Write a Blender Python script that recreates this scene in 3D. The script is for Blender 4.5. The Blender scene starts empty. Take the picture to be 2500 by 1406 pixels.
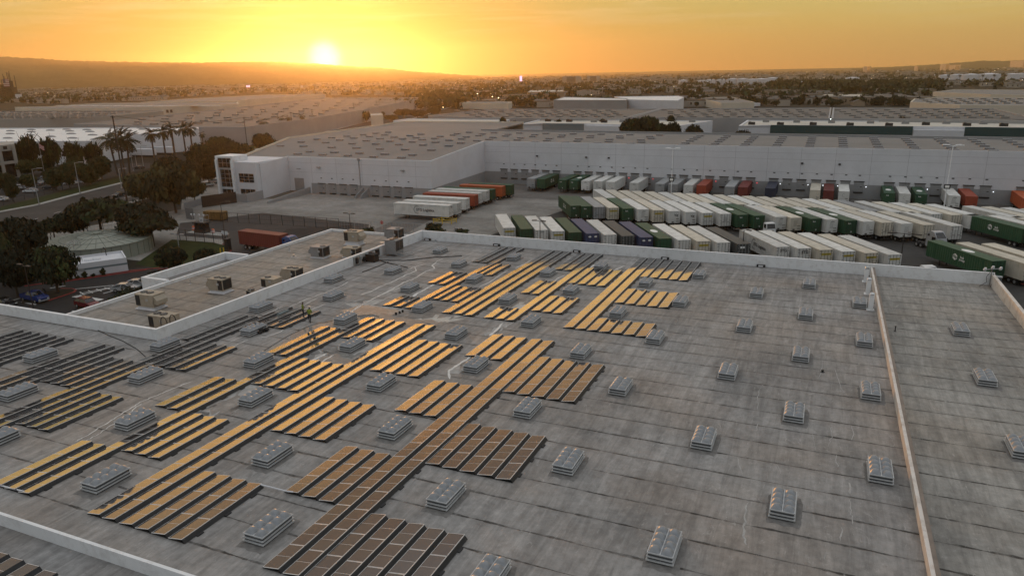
import bpy, math, random
import numpy as np
from mathutils import Vector, Matrix, Euler
R_ = math.radians
SC = bpy.context.scene
COL = SC.collection

# ------------------------------------------------------------------ camera
# camera solved from the photograph: focal 1768 px of 2500, 24 m above the roof plane at the origin
F, CX, CY, HC = 1768.0, 1250.0, 703.0, 24.0
_a, _b = .0195, 204.0
_g = np.array([_a, 1.0, (_a*CX + CY - _b)/F]); _g /= np.linalg.norm(_g)
_up = -_g
def _ray(px, py):
    v = np.array([(px-CX)/F, (py-CY)/F, 1.0]); return v/np.linalg.norm(v)
_va = _ray(2033.7, 205.7)
_Y = _va - _up*np.dot(_va, _up); _Y /= np.linalg.norm(_Y)
_X = np.cross(_Y, _up)
RW = np.stack([_X, _Y, _up])
SLOPE = 0.01986                      # the big roof falls away from the camera
TILT = -math.atan(SLOPE)
GZ = -12.0                           # street level
def roofz(y): return -SLOPE*y
def G(px, py, z=GZ):
    d = RW @ _ray(px, py); t = (z-HC)/d[2]; return Vector((t*d[0], t*d[1], z))
def RF(px, py, h=0.0):
    d = RW @ _ray(px, py); t = (HC-h)/(-(d[2]+SLOPE*d[1])); return Vector((t*d[0], t*d[1], HC+t*d[2]))
def AT(px, py, Y):
    d = RW @ _ray(px, py); t = Y/d[1]; return Vector((t*d[0], Y, HC+t*d[2]))
cam = bpy.data.cameras.new('camera'); cam.sensor_width = 36.0; cam.lens = F/2500*36.0
cam.clip_start = 0.5; cam.clip_end = 60000
co = bpy.data.objects.new('camera', cam); COL.objects.link(co)
c0, c1, c2 = RW @ np.array([1., 0, 0]), RW @ np.array([0, -1., 0]), RW @ np.array([0, 0, -1.])
co.matrix_world = Matrix(((c0[0], c1[0], c2[0], 0), (c0[1], c1[1], c2[1], 0), (c0[2], c1[2], c2[2], HC), (0, 0, 0, 1)))
SC.camera = co
SC.view_settings.view_transform = 'Standard'; SC.view_settings.look = 'None'
SC.view_settings.exposure = 0.0; SC.view_settings.gamma = 1.0

# ------------------------------------------------------------------ sky and sun
SUN = Vector(RW @ _ray(793, 143)).normalized()
sun_el = math.asin(SUN.z); sun_az = math.atan2(SUN.x, SUN.y)
w = bpy.data.worlds.new('World'); SC.world = w; w.use_nodes = True
nt = w.node_tree; nt.nodes.clear()
def N(t, kind, **kw):
    n = t.nodes.new(kind)
    for k, v in kw.items(): setattr(n, k, v)
    return n
def setin(n, **kw):
    for k, v in kw.items(): n.inputs[k.replace('_', ' ')].default_value = v
def math_(t, op, a, b=None, clamp=False):
    n = N(t, 'ShaderNodeMath', operation=op); n.use_clamp = clamp
    for i, v in enumerate((a, b)):
        if v is None: continue
        if isinstance(v, (int, float)): n.inputs[i].default_value = v
        else: t.links.new(v, n.inputs[i])
    return n.outputs[0]
def ramp(t, fac, stops, interp='LINEAR'):
    n = N(t, 'ShaderNodeValToRGB'); n.color_ramp.interpolation = interp
    el = n.color_ramp.elements
    while len(el) < len(stops): el.new(0.5)
    for e, (p, c) in zip(el, stops):
        e.position = p; e.color = (c[0], c[1], c[2], 1) if len(c) == 3 else c
    t.links.new(fac, n.inputs[0]); return n.outputs[0]
def mixc(t, fac, a, b, blend='MIX'):
    n = N(t, 'ShaderNodeMix', data_type='RGBA', blend_type=blend)
    for s, v in ((0, fac), (6, a), (7, b)):
        if isinstance(v, (int, float)): n.inputs[s].default_value = v
        elif isinstance(v, tuple): n.inputs[s].default_value = (v[0], v[1], v[2], 1)
        else: t.links.new(v, n.inputs[s])
    return n.outputs[2]
tc = N(nt, 'ShaderNodeTexCoord')
sky = N(nt, 'ShaderNodeTexSky'); sky.sky_type = 'NISHITA'; sky.sun_disc = False
sky.sun_elevation = sun_el; sky.sun_rotation = sun_az
sky.altitude = 0; sky.air_density = 1.5; sky.dust_density = 5.0; sky.ozone_density = 1.0
sx = N(nt, 'ShaderNodeSeparateXYZ'); nt.links.new(tc.outputs['Generated'], sx.inputs[0])
dt = N(nt, 'ShaderNodeVectorMath', operation='DOT_PRODUCT'); nt.links.new(tc.outputs['Generated'], dt.inputs[0])
dt.inputs[1].default_value = SUN
ang = math_(nt, 'DIVIDE', math_(nt, 'ARCCOSINE', dt.outputs['Value']), math.pi)       # 0 at the sun .. 1 opposite
zc = math_(nt, 'MAXIMUM', sx.outputs['Z'], 0.0)
# towards the sun and away from it: colour by height above the horizon, with an unseen gold band and dark dip added for panel reflections
warm = ramp(nt, zc, [(0.0, (.95, .38, .075)), (.035, (.68, .37, .07)), (.07, (.44, .38, .09)), (.112, (.37, .40, .16)), (.14, (2.3, 1.38, .40)), (.19, (2.15, 1.16, .35)), (.245, (.80, .44, .21)), (.295, (.15, .10, .085)), (.40, (.16, .13, .125)), (.55, (.66, .655, .655)), (.75, (.78, .785, .79)), (1.0, (.78, .795, .81))])
cool = ramp(nt, zc, [(0.0, (.72, .37, .115)), (.05, (.68, .49, .15)), (.112, (.60, .60, .25)), (.15, (1.1, .80, .36)), (.22, (.90, .64, .36)), (.32, (.42, .35, .30)), (.5, (.62, .62, .625)), (.7, (.74, .745, .76)), (1.0, (.76, .775, .79))])
far_side = ramp(nt, zc, [(0.0, (.20, .22, .25)), (.15, (.25, .275, .31)), (.4, (.40, .43, .465)), (.75, (.68, .705, .73)), (1.0, (.76, .775, .79))])
side = ramp(nt, ang, [(.02, (0, 0, 0)), (.24, (1, 1, 1))])
base = mixc(nt, side, warm, cool)
side2 = ramp(nt, ang, [(.26, (0, 0, 0)), (.55, (1, 1, 1))])
base = mixc(nt, side2, base, far_side)
# thin high cloud streaks
mp = N(nt, 'ShaderNodeMapping'); nt.links.new(tc.outputs['Generated'], mp.inputs[0])
mp.inputs['Scale'].default_value = (3.0, 3.0, 46.0); mp.inputs['Rotation'].default_value = (0, R_(1.2), 0)
nz = N(nt, 'ShaderNodeTexNoise'); setin(nz, Scale=2.6, Detail=6.0, Roughness=.62, Distortion=.5); nt.links.new(mp.outputs[0], nz.inputs[0])
st = ramp(nt, nz.outputs['Fac'], [(.47, (0, 0, 0)), (.64, (1, 1, 1))])
hi = ramp(nt, zc, [(.035, (0, 0, 0)), (.10, (1, 1, 1)), (.35, (.3, .3, .3)), (.6, (0, 0, 0))])
cl = mixc(nt, 1.0, st, hi, 'MULTIPLY')
bw = N(nt, 'ShaderNodeRGBToBW'); nt.links.new(cl, bw.inputs[0])
base = mixc(nt, math_(nt, 'MULTIPLY', bw.outputs[0], .6), base, (.74, .63, .33))
# aureole of the sun
ad = math_(nt, 'MULTIPLY', ang, 180.0)
def gauss(s, p=2.0):
    return math_(nt, 'EXPONENT', math_(nt, 'MULTIPLY', math_(nt, 'POWER', math_(nt, 'DIVIDE', ad, s), p), -1.0))
def addglow(b, gfac, col, k):
    c = mixc(nt, 1.0, mixc(nt, gfac, (0, 0, 0), (1, 1, 1)), (col[0]*k, col[1]*k, col[2]*k), 'MULTIPLY')
    return mixc(nt, 1.0, b, c, 'ADD')
base = addglow(base, gauss(1.05, 3.2), (1.0, .90, .65), 2.6)
base = addglow(base, gauss(3.1, 1.7), (1.0, .74, .0), .16)
base = addglow(base, gauss(8.0, 1.5), (1.0, .50, .0), .06)
ns = mixc(nt, 1.0, sky.outputs[0], (.05, .05, .05), 'MULTIPLY')
base = mixc(nt, 1.0, base, ns, 'ADD')
bg = N(nt, 'ShaderNodeBackground'); nt.links.new(base, bg.inputs[0]); bg.inputs[1].default_value = 0.94
wo = N(nt, 'ShaderNodeOutputWorld'); nt.links.new(bg.outputs[0], wo.inputs[0])
w.cycles.sampling_method = 'MANUAL'; w.cycles.sample_map_resolution = 1024
sl = bpy.data.lights.new('sun', 'SUN'); sl.energy = 2.0; sl.angle = R_(0.53); sl.color = (1.0, .46, .15)
so = bpy.data.objects.new('sun', sl); COL.objects.link(so)
so.rotation_euler = (-SUN).to_track_quat('-Z', 'Y').to_euler()
so.location = (0, 0, 60)
cy = SC.cycles
cy.use_denoising = True; cy.max_bounces = 5; cy.diffuse_bounces = 2; cy.glossy_bounces = 3; cy.transmission_bounces = 2; cy.volume_bounces = 1
cy.caustics_reflective = False; cy.caustics_refractive = False; cy.sample_clamp_indirect = 4.0

# ------------------------------------------------------------------ helpers
random.seed(7)
class MB:
    """collects vertices and faces (with a material slot each) and links them as ONE mesh object"""
    def __init__(s): s.v = []; s.f = []; s.m = []
    def quad(s, a, b, c, d, m=0):
        i = len(s.v); s.v += [tuple(a), tuple(b), tuple(c), tuple(d)]; s.f.append((i, i+1, i+2, i+3)); s.m.append(m)
    def poly(s, pts, m=0):
        i = len(s.v); s.v += [tuple(p) for p in pts]; s.f.append(tuple(range(i, i+len(pts)))); s.m.append(m)
    def box(s, x0, x1, y0, y1, z0, z1, m=0, M=None, top=None, skip=()):
        P = [(x0, y0, z0), (x1, y0, z0), (x1, y1, z0), (x0, y1, z0), (x0, y0, z1), (x1, y0, z1), (x1, y1, z1), (x0, y1, z1)]
        if M is not None: P = [tuple(M @ Vector(p)) for p in P]
        i = len(s.v); s.v += P
        for k, q in enumerate(((3, 2, 1, 0), (4, 5, 6, 7), (0, 1, 5, 4), (1, 2, 6, 5), (2, 3, 7, 6), (3, 0, 4, 7))):
            if k in skip: continue
            s.f.append(tuple(i+j for j in q)); s.m.append(top if (k == 1 and top is not None) else m)
        return s
    def prism(s, pts, z0, z1, m=0, top=None):
        n = len(pts)
        z0f = z0 if callable(z0) else (lambda x, y: z0)
        z1f = z1 if callable(z1) else (lambda x, y: z1)
        A = 0.0
        for k in range(n):
            A += pts[k][0]*pts[(k+1) % n][1] - pts[(k+1) % n][0]*pts[k][1]
        if A < 0: pts = pts[::-1]
        i = len(s.v)
        s.v += [(p[0], p[1], z0f(p[0], p[1])) for p in pts] + [(p[0], p[1], z1f(p[0], p[1])) for p in pts]
        for k in range(n):
            j = (k+1) % n; s.f.append((i+k, i+j, i+n+j, i+n+k)); s.m.append(m)
        s.f.append(tuple(i+n+k for k in range(n))); s.m.append(m if top is None else top)
        s.f.append(tuple(i+n-1-k for k in range(n))); s.m.append(m)
        return s
    def tube(s, a, b, r, r2=None, n=8, m=0, cap=True):
        a = Vector(a); b = Vector(b); d = (b-a)
        if d.length < 1e-6: return s
        q = d.to_track_quat('Z', 'Y'); r2 = r if r2 is None else r2
        i = len(s.v)
        for c, rr in ((a, r), (b, r2)):
            for k in range(n):
                t = 2*math.pi*k/n; s.v.append(tuple(c + q @ Vector((rr*math.cos(t), rr*math.sin(t), 0))))
        for k in range(n):
            j = (k+1) % n; s.f.append((i+k, i+j, i+n+j, i+n+k)); s.m.append(m)
        if cap:
            s.f.append(tuple(i+n-1-k for k in range(n))); s.m.append(m)
            s.f.append(tuple(i+n+k for k in range(n))); s.m.append(m)
        return s
    def path(s, pts, r, n=6, m=0):
        for a, b in zip(pts, pts[1:]): s.tube(a, b, r, n=n, m=m)
        return s
    def sphere(s, c, r, sz=1.0, n=10, k=6, m=0):
        i = len(s.v); c = Vector(c)
        for a in range(1, k):
            t = math.pi*a/k
            for b in range(n):
                p = 2*math.pi*b/n; s.v.append((c.x+r*math.sin(t)*math.cos(p), c.y+r*math.sin(t)*math.sin(p), c.z+r*sz*math.cos(t)))
        s.v += [(c.x, c.y, c.z+r*sz), (c.x, c.y, c.z-r*sz)]; T = len(s.v)-2
        for a in range(k-2):
            for b in range(n):
                d = (b+1) % n; s.f.append((i+a*n+b, i+(a+1)*n+b, i+(a+1)*n+d, i+a*n+d)); s.m.append(m)
        for b in range(n):
            d = (b+1) % n
            s.f.append((T, i+b, i+d)); s.m.append(m)
            s.f.append((T+1, i+(k-2)*n+d, i+(k-2)*n+b)); s.m.append(m)
        return s
    def mesh(s, name, mats, smooth=False):
        me = bpy.data.meshes.new(name); me.from_pydata(s.v, [], s.f)
        for mt in (mats if isinstance(mats, (list, tuple)) else [mats]): me.materials.append(mt)
        if any(s.m): me.polygons.foreach_set('material_index', s.m)
        if smooth: me.polygons.foreach_set('use_smooth', [True]*len(s.f))
        me.update(); return me
    def build(s, name, mats, parent=None, smooth=False):
        return link(name, s.mesh(name, mats, smooth), parent)
def build_w(mb, name, mats, parent, smooth=False):
    """a part whose vertices are already in world coordinates, under an unrotated thing"""
    o = mb.build(name, mats, parent, smooth); o.location = -parent.location; return o
def link(name, data, parent=None):
    o = bpy.data.objects.new(name, data); COL.objects.link(o)
    if parent is not None: o.parent = parent
    return o
def tag(o, label=None, cat=None, group=None, kind=None):
    if label: o['label'] = label
    if cat: o['category'] = cat
    if group: o['group'] = group
    if kind: o['kind'] = kind
    return o
def thing(name, label, cat, loc=(0, 0, 0), rot=(0, 0, 0), group=None):
    o = bpy.data.objects.new(name, None); o.empty_display_size = .2; COL.objects.link(o)
    o.location = loc; o.rotation_euler = rot
    return tag(o, label, cat, group)
def copy_tree(o, parent=None):
    c = o.copy(); COL.objects.link(c)
    if parent is not None: c.parent = parent
    for ch in list(o.children): copy_tree(ch, c)
    return c
ORD = ['', 'first', 'second', 'third', 'fourth', 'fifth', 'sixth', 'seventh', 'eighth', 'ninth', 'tenth', 'eleventh', 'twelfth', 'thirteenth', 'fourteenth', 'fifteenth', 'sixteenth', 'seventeenth', 'eighteenth', 'nineteenth', 'twentieth', 'twenty-first', 'twenty-second', 'twenty-third', 'twenty-fourth', 'twenty-fifth', 'twenty-sixth', 'twenty-seventh', 'twenty-eighth']

# ------------------------------------------------------------------ materials
MATS = {}
def mat(name, col, rough=.7, metal=0.0, var=.15, scale=2.0, bump=0.0, bscale=None, spec=.4, objrand=0.0, emit=None, dirt=None, coord='Object'):
    if name in MATS: return MATS[name]
    m = bpy.data.materials.new(name); m.use_nodes = True; t = m.node_tree
    b = t.nodes['Principled BSDF']; b.inputs['Roughness'].default_value = rough; b.inputs['Metallic'].default_value = metal
    b.inputs['Specular IOR Level'].default_value = spec
    tcn = N(t, 'ShaderNodeTexCoord')
    n = N(t, 'ShaderNodeTexNoise'); setin(n, Scale=scale, Detail=5.0, Roughness=.6); t.links.new(tcn.outputs[coord], n.inputs[0])
    lo = tuple(max(0, c*(1-var)) for c in col); hi_ = tuple(min(1, c*(1+var)) for c in col)
    c = ramp(t, n.outputs['Fac'], [(.3, lo), (.7, hi_)])
    if dirt:
        dcol, dscale, damt = dirt
        n2 = N(t, 'ShaderNodeTexNoise'); setin(n2, Scale=dscale, Detail=8.0, Roughness=.7); t.links.new(tcn.outputs[coord], n2.inputs[0])
        fac = ramp(t, n2.outputs['Fac'], [(.48, (0, 0, 0)), (.68, (damt,)*3)])
        c = mixc(t, fac, c, dcol)
    if objrand:
        oi = N(t, 'ShaderNodeObjectInfo')
        f = math_(t, 'ADD', math_(t, 'MULTIPLY', oi.outputs['Random'], 2*objrand), 1-objrand)
        v = N(t, 'ShaderNodeCombineColor'); [t.links.new(f, v.inputs[i]) for i in range(3)]
        c = mixc(t, 1.0, c, v.outputs[0], 'MULTIPLY')
    t.links.new(c, b.inputs['Base Color'])
    if bump:
        bn = N(t, 'ShaderNodeBump'); bn.inputs['Strength'].default_value = bump
        n3 = N(t, 'ShaderNodeTexNoise'); setin(n3, Scale=bscale or scale*4, Detail=4.0); t.links.new(tcn.outputs[coord], n3.inputs[0])
        t.links.new(n3.outputs['Fac'], bn.inputs['Height']); t.links.new(bn.outputs[0], b.inputs['Normal'])
    if emit:
        b.inputs['Emission Color'].default_value = (*emit[:3], 1); b.inputs['Emission Strength'].default_value = emit[3]
    MATS[name] = m; return m
WHITE = mat('parapet_white', (.74, .76, .78), .6, var=.05, scale=.6, dirt=((.42, .41, .40), 1.2, .5))
WALLW = mat('painted_concrete_white', (.60, .61, .64), .8, var=.04, scale=.15, dirt=((.5, .5, .52), .25, .4))
WALLG = mat('painted_concrete_grey', (.27, .275, .28), .8, var=.06, scale=.3)
CREAM = mat('cream_wall', (.58, .52, .43), .85, var=.06, scale=.1)
GREYW = mat('grey_wall', (.30, .30, .30), .85, var=.08, scale=.1)
TEALW = mat('teal_wall', (.022, .062, .066), .8, var=.1, scale=.2)
GBLUE = mat('blue_grey_wall', (.15, .19, .205), .8, var=.08, scale=.2)
FROOF = mat('far_roof_grey', (.19, .182, .174), .9, var=.12, scale=.05, dirt=((.20, .19, .18), .12, .6))
FROOFW = mat('far_roof_white', (.72, .71, .69), .8, var=.05, scale=.05, dirt=((.55, .53, .5), .2, .5))
FROOFC = mat('far_roof_cream', (.52, .49, .43), .85, var=.08, scale=.06, dirt=((.36, .33, .3), .15, .5))
DARK = mat('dark_metal', (.025, .026, .028), .55, .3, var=.2)
BLACK = mat('black_rubber', (.012, .012, .012), .8, var=.2)
GALV = mat('galvanised_steel', (.42, .44, .45), .42, .55, var=.12, scale=3)
ALU = mat('aluminium', (.62, .63, .64), .38, .75, var=.08)
TAN = mat('unit_tan_paint', (.34, .30, .24), .6, var=.12, scale=1.5, dirt=((.2, .16, .12), 1.4, .6))
GREYP = mat('unit_grey_paint', (.24, .245, .25), .6, var=.12, scale=1.5, dirt=((.14, .13, .12), 1.4, .6))
GLASS = mat('dark_glass', (.012, .012, .014), .06, var=.1, spec=.6)
WOOD = mat('pole_wood', (.045, .032, .024), .9, var=.25, scale=1.0)
BARK = mat('bark', (.07, .05, .035), .95, var=.3, scale=3)
STEELP = mat('lamp_pole_steel', (.33, .33, .33), .55, .3, var=.1)
DPOLE = mat('lamp_pole_bronze', (.035, .03, .028), .6, .2, var=.1)
YEL = mat('safety_yellow', (.55, .36, .02), .6, var=.12)
ORANGE = mat('safety_orange', (.70, .13, .02), .6, var=.1)
RED = mat('kerb_red', (.26, .035, .03), .8, var=.25, scale=1.5)
LINE = mat('road_marking', (.50, .50, .49), .8, var=.25, scale=2.0)
CONC = mat('kerb_concrete', (.30, .295, .28), .9, var=.15, scale=.8)
LAMPON = mat('lit_lamp', (1, .9, .7), .5, emit=(1.0, .80, .45, 14.0))
LAMPW = mat('lit_lamp_cool', (.9, 1, .95), .5, emit=(.85, 1.0, .9, 12.0))
SIGR = mat('lit_signal_red', (1, .1, .1), .5, emit=(1.0, .03, .05, 2.0))
SIGW = mat('lit_signal_white', (1, 1, 1), .5, emit=(.9, .95, 1.0, 2.5))
def leafmat(name, c, r=.3): return mat(name, c, .75, var=.45, scale=.35, spec=.2, objrand=r)
LEAF = leafmat('leaf_dark', (.014, .019, .009)); LEAF2 = leafmat('leaf_green', (.030, .042, .013)); LEAF3 = leafmat('leaf_olive', (.044, .044, .016)); PALM = leafmat('palm_frond', (.032, .035, .018))

def roof_material(name, base, seam_pitch=2.65, seam_off=32.45, white=True, warm=0.0):
    m = bpy.data.materials.new(name); m.use_nodes = True; t = m.node_tree; b = t.nodes['Principled BSDF']
    tcn = N(t, 'ShaderNodeTexCoord'); P = tcn.outputs['Object']
    def noise(scale, detail=6, rough=.6, vscale=None, dist=0.0):
        n = N(t, 'ShaderNodeTexNoise'); setin(n, Scale=scale, Detail=float(detail), Roughness=rough, Distortion=dist)
        if vscale:
            mpn = N(t, 'ShaderNodeMapping'); mpn.inputs['Scale'].default_value = vscale; t.links.new(P, mpn.inputs[0]); t.links.new(mpn.outputs[0], n.inputs[0])
        else: t.links.new(P, n.inputs[0])
        return n.outputs['Fac']
    big = noise(.09, 5, .65)
    c = ramp(t, big, [(.32, tuple(x*.70 for x in base)), (.5, base), (.68, tuple(x*1.2 for x in base))])
    brown = ramp(t, noise(.05, 4), [(.45, (0, 0, 0)), (.65, (.85, .85, .85))])
    c = mixc(t, brown, c, (base[0]*1.02, base[1]*.90, base[2]*.80))
    if warm:
        c = mixc(t, ramp(t, noise(.14, 6), [(.38, (0, 0, 0)), (.62, (warm,)*3)]), c, (base[0]*1.35, base[1]*1.12, base[2]*.9))
    # fine blotches and run marks that follow the fall of the roof (along Y)
    fine = ramp(t, noise(1.6, 8, .72), [(.35, (.80, .80, .80)), (.65, (1.16, 1.16, 1.16))])
    c = mixc(t, 1.0, c, fine, 'MULTIPLY')
    run = ramp(t, noise(1.0, 7, .7, (1.5, .14, 1), .6), [(.38, (.78, .78, .78)), (.64, (1.2, 1.2, 1.2))])
    c = mixc(t, 1.0, c, run, 'MULTIPLY')
    # membrane laps: dark, dirty, slightly wavy lines across the fall
    sp = N(t, 'ShaderNodeSeparateXYZ'); t.links.new(P, sp.inputs[0])
    wob = math_(t, 'MULTIPLY', math_(t, 'SUBTRACT', noise(.35, 3), .5), .22)
    yy = math_(t, 'ADD', math_(t, 'SUBTRACT', sp.outputs['Y'], seam_off), wob)
    fr = math_(t, 'ABSOLUTE', math_(t, 'SUBTRACT', math_(t, 'FRACT', math_(t, 'ADD', math_(t, 'DIVIDE', yy, seam_pitch), .5)), .5))
    dist = math_(t, 'MULTIPLY', fr, seam_pitch)
    thick = math_(t, 'MULTIPLY', ramp_val(t, noise(.55, 5, .7), .38, .70), .16)
    sm = math_(t, 'SUBTRACT', 1.0, math_(t, 'DIVIDE', dist, math_(t, 'ADD', thick, .03)), clamp=True)
    sm = math_(t, 'MULTIPLY', math_(t, 'MINIMUM', math_(t, 'MULTIPLY', sm, 2.2), 1.0), ramp_val(t, noise(.9, 6, .7), .28, .58))
    soft = math_(t, 'MULTIPLY', math_(t, 'SUBTRACT', 1.0, math_(t, 'DIVIDE', dist, .5), clamp=True), .22)
    c = mixc(t, soft, c, tuple(x*.6 for x in base))
    c = mixc(t, math_(t, 'MULTIPLY', sm, .95), c, (.028, .026, .024))
    # cross laps of the sheets along the fall, staggered
    xo = math_(t, 'MULTIPLY', math_(t, 'FLOOR', math_(t, 'DIVIDE', yy, seam_pitch)), 4.37)
    fx = math_(t, 'ABSOLUTE', math_(t, 'SUBTRACT', math_(t, 'FRACT', math_(t, 'DIVIDE', math_(t, 'ADD', sp.outputs['X'], xo), 11.0)), .5))
    cm = math_(t, 'MULTIPLY', math_(t, 'SUBTRACT', 1.0, math_(t, 'DIVIDE', math_(t, 'MULTIPLY', fx, 11.0), .04), clamp=True), .16)
    c = mixc(t, cm, c, (.06, .057, .052))
    # dark dirt spots
    dk = ramp(t, noise(.8, 9, .78), [(.60, (0, 0, 0)), (.72, (.8, .8, .8))])
    c = mixc(t, dk, c, (base[0]*.42, base[1]*.40, base[2]*.38))
    if white:
        wh = ramp(t, noise(1.4, 9, .8, (1.3, .5, 1), 1.6), [(.57, (0, 0, 0)), (.70, (.7, .7, .7))])
        c = mixc(t, wh, c, (base[0]*1.8, base[1]*1.8, base[2]*1.78))
    t.links.new(c, b.inputs['Base Color']); b.inputs['Specular IOR Level'].default_value = .25
    rr = ramp(t, noise(.25, 5), [(.35, (.55,)*3), (.65, (.85,)*3)]); t.links.new(rr, b.inputs['Roughness'])
    bn = N(t, 'ShaderNodeBump'); setin(bn, Strength=.35, Distance=.05)
    hh = math_(t, 'SUBTRACT', noise(3.0, 6, .7), sm); t.links.new(hh, bn.inputs['Height']); t.links.new(bn.outputs[0], b.inputs['Normal'])
    MATS[name] = m; return m
def ramp_val(t, fac, lo, hi):
    n = N(t, 'ShaderNodeMapRange'); n.inputs['From Min'].default_value = lo; n.inputs['From Max'].default_value = hi
    n.clamp = True; t.links.new(fac, n.inputs['Value']); return n.outputs[0]
ROOF = roof_material('roof_membrane', (.255, .250, .245))
ROOF_R = roof_material('roof_membrane_side', (.27, .262, .245), seam_pitch=2.6, seam_off=1.0)
ROOF_O = roof_material('roof_membrane_office', (.235, .225, .21), seam_pitch=3.1, seam_off=50.6, warm=.35)
ROOF_L = roof_material('roof_membrane_lower', (.24, .24, .24), seam_off=1.2)

# ------------------------------------------------------------------ the warehouse we hover over
YF, YS, XD, XR, XN, YN, XL = 101.4, 22.4, 6.75, 20.05, -59.8, 48.5, -104.0
OZ = -2.3                                                   # office roof level
def ptop(y): return roofz(y) + 1.15 + .0075*(y-YN)            # top of the parapets
wh = thing('solar_warehouse', 'white tilt-up warehouse whose big grey roof carries the solar panel rows', 'warehouse', (-30, 60, GZ))
T = .35
def sl_prism(mb, pts, thick, m=0, top=None):
    return mb.prism(pts, lambda x, y: roofz(y)-thick, lambda x, y: roofz(y), m, top)
build_w(sl_prism(MB(), [(XL, YS), (XD, YS), (XD, YF), (XN, YF), (XN, YN), (XL, YN)], .4), 'roof', [ROOF], wh)
build_w(sl_prism(MB(), [(XD+.45, -12), (XR, -12), (XR, YF), (XD+.45, YF)], .4), 'roof', [ROOF_R], wh)
build_w(MB().prism([(XL, -14), (XD, -14), (XD, YS-.2), (XL, YS-.2)], lambda x, y: -1.9-SLOPE*y, lambda x, y: -.75-SLOPE*y), 'roof', [ROOF_L], wh)
XO, YO = -79.4, 103.4
build_w(MB().prism([(XO, YN+T), (XN-T, YN+T), (XN-T, YO), (XO, YO)], OZ-.5, OZ), 'roof', [ROOF_O], wh)
# outer walls
wl = MB()
def wallbox(x0, x1, y0, y1, z1): wl.prism([(x0, y0), (x1, y0), (x1, y1), (x0, y1)], GZ, z1)
wallbox(XR-.1, XR+.25, -12, YF, lambda x, y: roofz(y)-.45); wallbox(XN, XR+.25, YF+.05, YF+.3, lambda x, y: roofz(y)-.41)
wallbox(XO-.3, XO+.05, YN+T, YO, OZ-.51); wallbox(XO-.3, XN-T-.01, YO+.02, YO+.3, OZ-.51); wallbox(XL, XO-.31, YN+.05, YN+.3, lambda x, y: roofz(y)-.41)
build_w(wl, 'wall', [WALLW], wh)
def par(name, x0, x1, y0, y1, zb, zt, m=WHITE):
    return build_w(MB().prism([(x0, y0), (x1, y0), (x1, y1), (x0, y1)], zb, zt), name, [m], wh)
zr = lambda x, y: roofz(y)+.004
par('parapet', XN-T, XR+.35, YF, YF+T, lambda x, y: roofz(y)-.5, lambda x, y: ptop(y))
par('parapet', XN-T, XN, YN+T+.003, YF-.003, lambda x, y: OZ-.3, lambda x, y: ptop(y))
par('parapet', XL, XN, YN, YN+T, lambda x, y: OZ-.3, lambda x, y: ptop(y))
PINK = mat('parapet_warm_white', (.64, .60, .56), .6, var=.06, scale=.6, dirt=((.34, .27, .21), .9, .6))
CAP = mat('parapet_cap_brown', (.20, .165, .14), .7, var=.2, scale=1.0)
dv = MB()
dv.prism([(XD, -12), (XD+.22, -12), (XD+.22, YF-.003), (XD, YF-.003)], lambda x, y: roofz(y)-.3, lambda x, y: ptop(y)-.45)
build_w(dv, 'dividing_wall', [PINK], wh)
build_w(MB().prism([(XD+.222, -12), (XD+.44, -12), (XD+.44, YF-.003), (XD+.222, YF-.003)], lambda x, y: roofz(y)-.3, lambda x, y: ptop(y)-.43), 'wall_flashing', [CAP], wh)
par('parapet', XR, XR+.35, -12, YF-.003, lambda x, y: roofz(y)-.5, lambda x, y: ptop(y)-.15, PINK)
par('roof_step', XL, XD, YS-.2, YS, lambda x, y: -2.3, lambda x, y: roofz(y)+.06)
# the office parapet, low, with its small square bay
par('parapet', XO-.35, XO, YN+T+.003, YO+.3, lambda x, y: OZ-.4, lambda x, y: OZ+.42)
par('parapet', XO+.002, XN-T-.003, YO, YO+.3, lambda x, y: OZ-.4, lambda x, y: OZ+.42)
a1, a2 = 67.5, 82.5
par('entry_bay', XO-4.5, XO-.352, a1, a1+.5, lambda x, y: GZ, lambda x, y: OZ+.6)
par('entry_bay', XO-4.5, XO-.352, a2, a2+.5, lambda x, y: GZ, lambda x, y: OZ+.6)
par('entry_bay', XO-5.0, XO-4.502, a1, a2+.5, lambda x, y: GZ, lambda x, y: OZ+.6)
par('bay_roof', XO-4.5, XO-.352, a1+.502, a2-.002, lambda x, y: OZ-1.2, lambda x, y: OZ-.5, FROOF)
# drain heads on the far parapet
for px, py in ((1216, 599), (1410, 615), (1624, 633), (1857, 653), (1045, 587)):
    p = RF(px, py); m_ = MB(); m_.box(p.x-.55, p.x+.55, YF-.35, YF-.02, roofz(YF)+.0, roofz(YF)+.35)
    m_.box(p.x-.3, p.x+.3, YF-.5, YF-.36, roofz(YF)+.12, roofz(YF)+.3, 1)
    build_w(m_, 'roof_drain', [DARK, WALLW], wh)
# white duct boxes standing along the dividing wall
for k, (px, py) in enumerate(((2119, 688), (2125, 718), (2132, 757))):
    p = RF(px, py); m_ = MB(); z = roofz(p.y)
    m_.box(-.24, .24, -.24, .24, .06, 1.7); m_.box(-.4, .4, -.4, .4, 0, .06); m_.tube((0, -.16, 1.7), (0, .05, 1.86), .24, n=10, m=1)
    o = m_.build('vent_duct', [WHITE, GALV if k == 0 else WHITE]); o.location = (min(p.x, XD-.62), p.y, z)
    tag(o, ['white rooftop duct box nearest the far corner of the dividing wall', 'middle white rooftop duct box along the dividing wall', 'white rooftop duct box closest to the camera at the dividing wall'][k], 'duct', 'white duct boxes')

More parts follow.
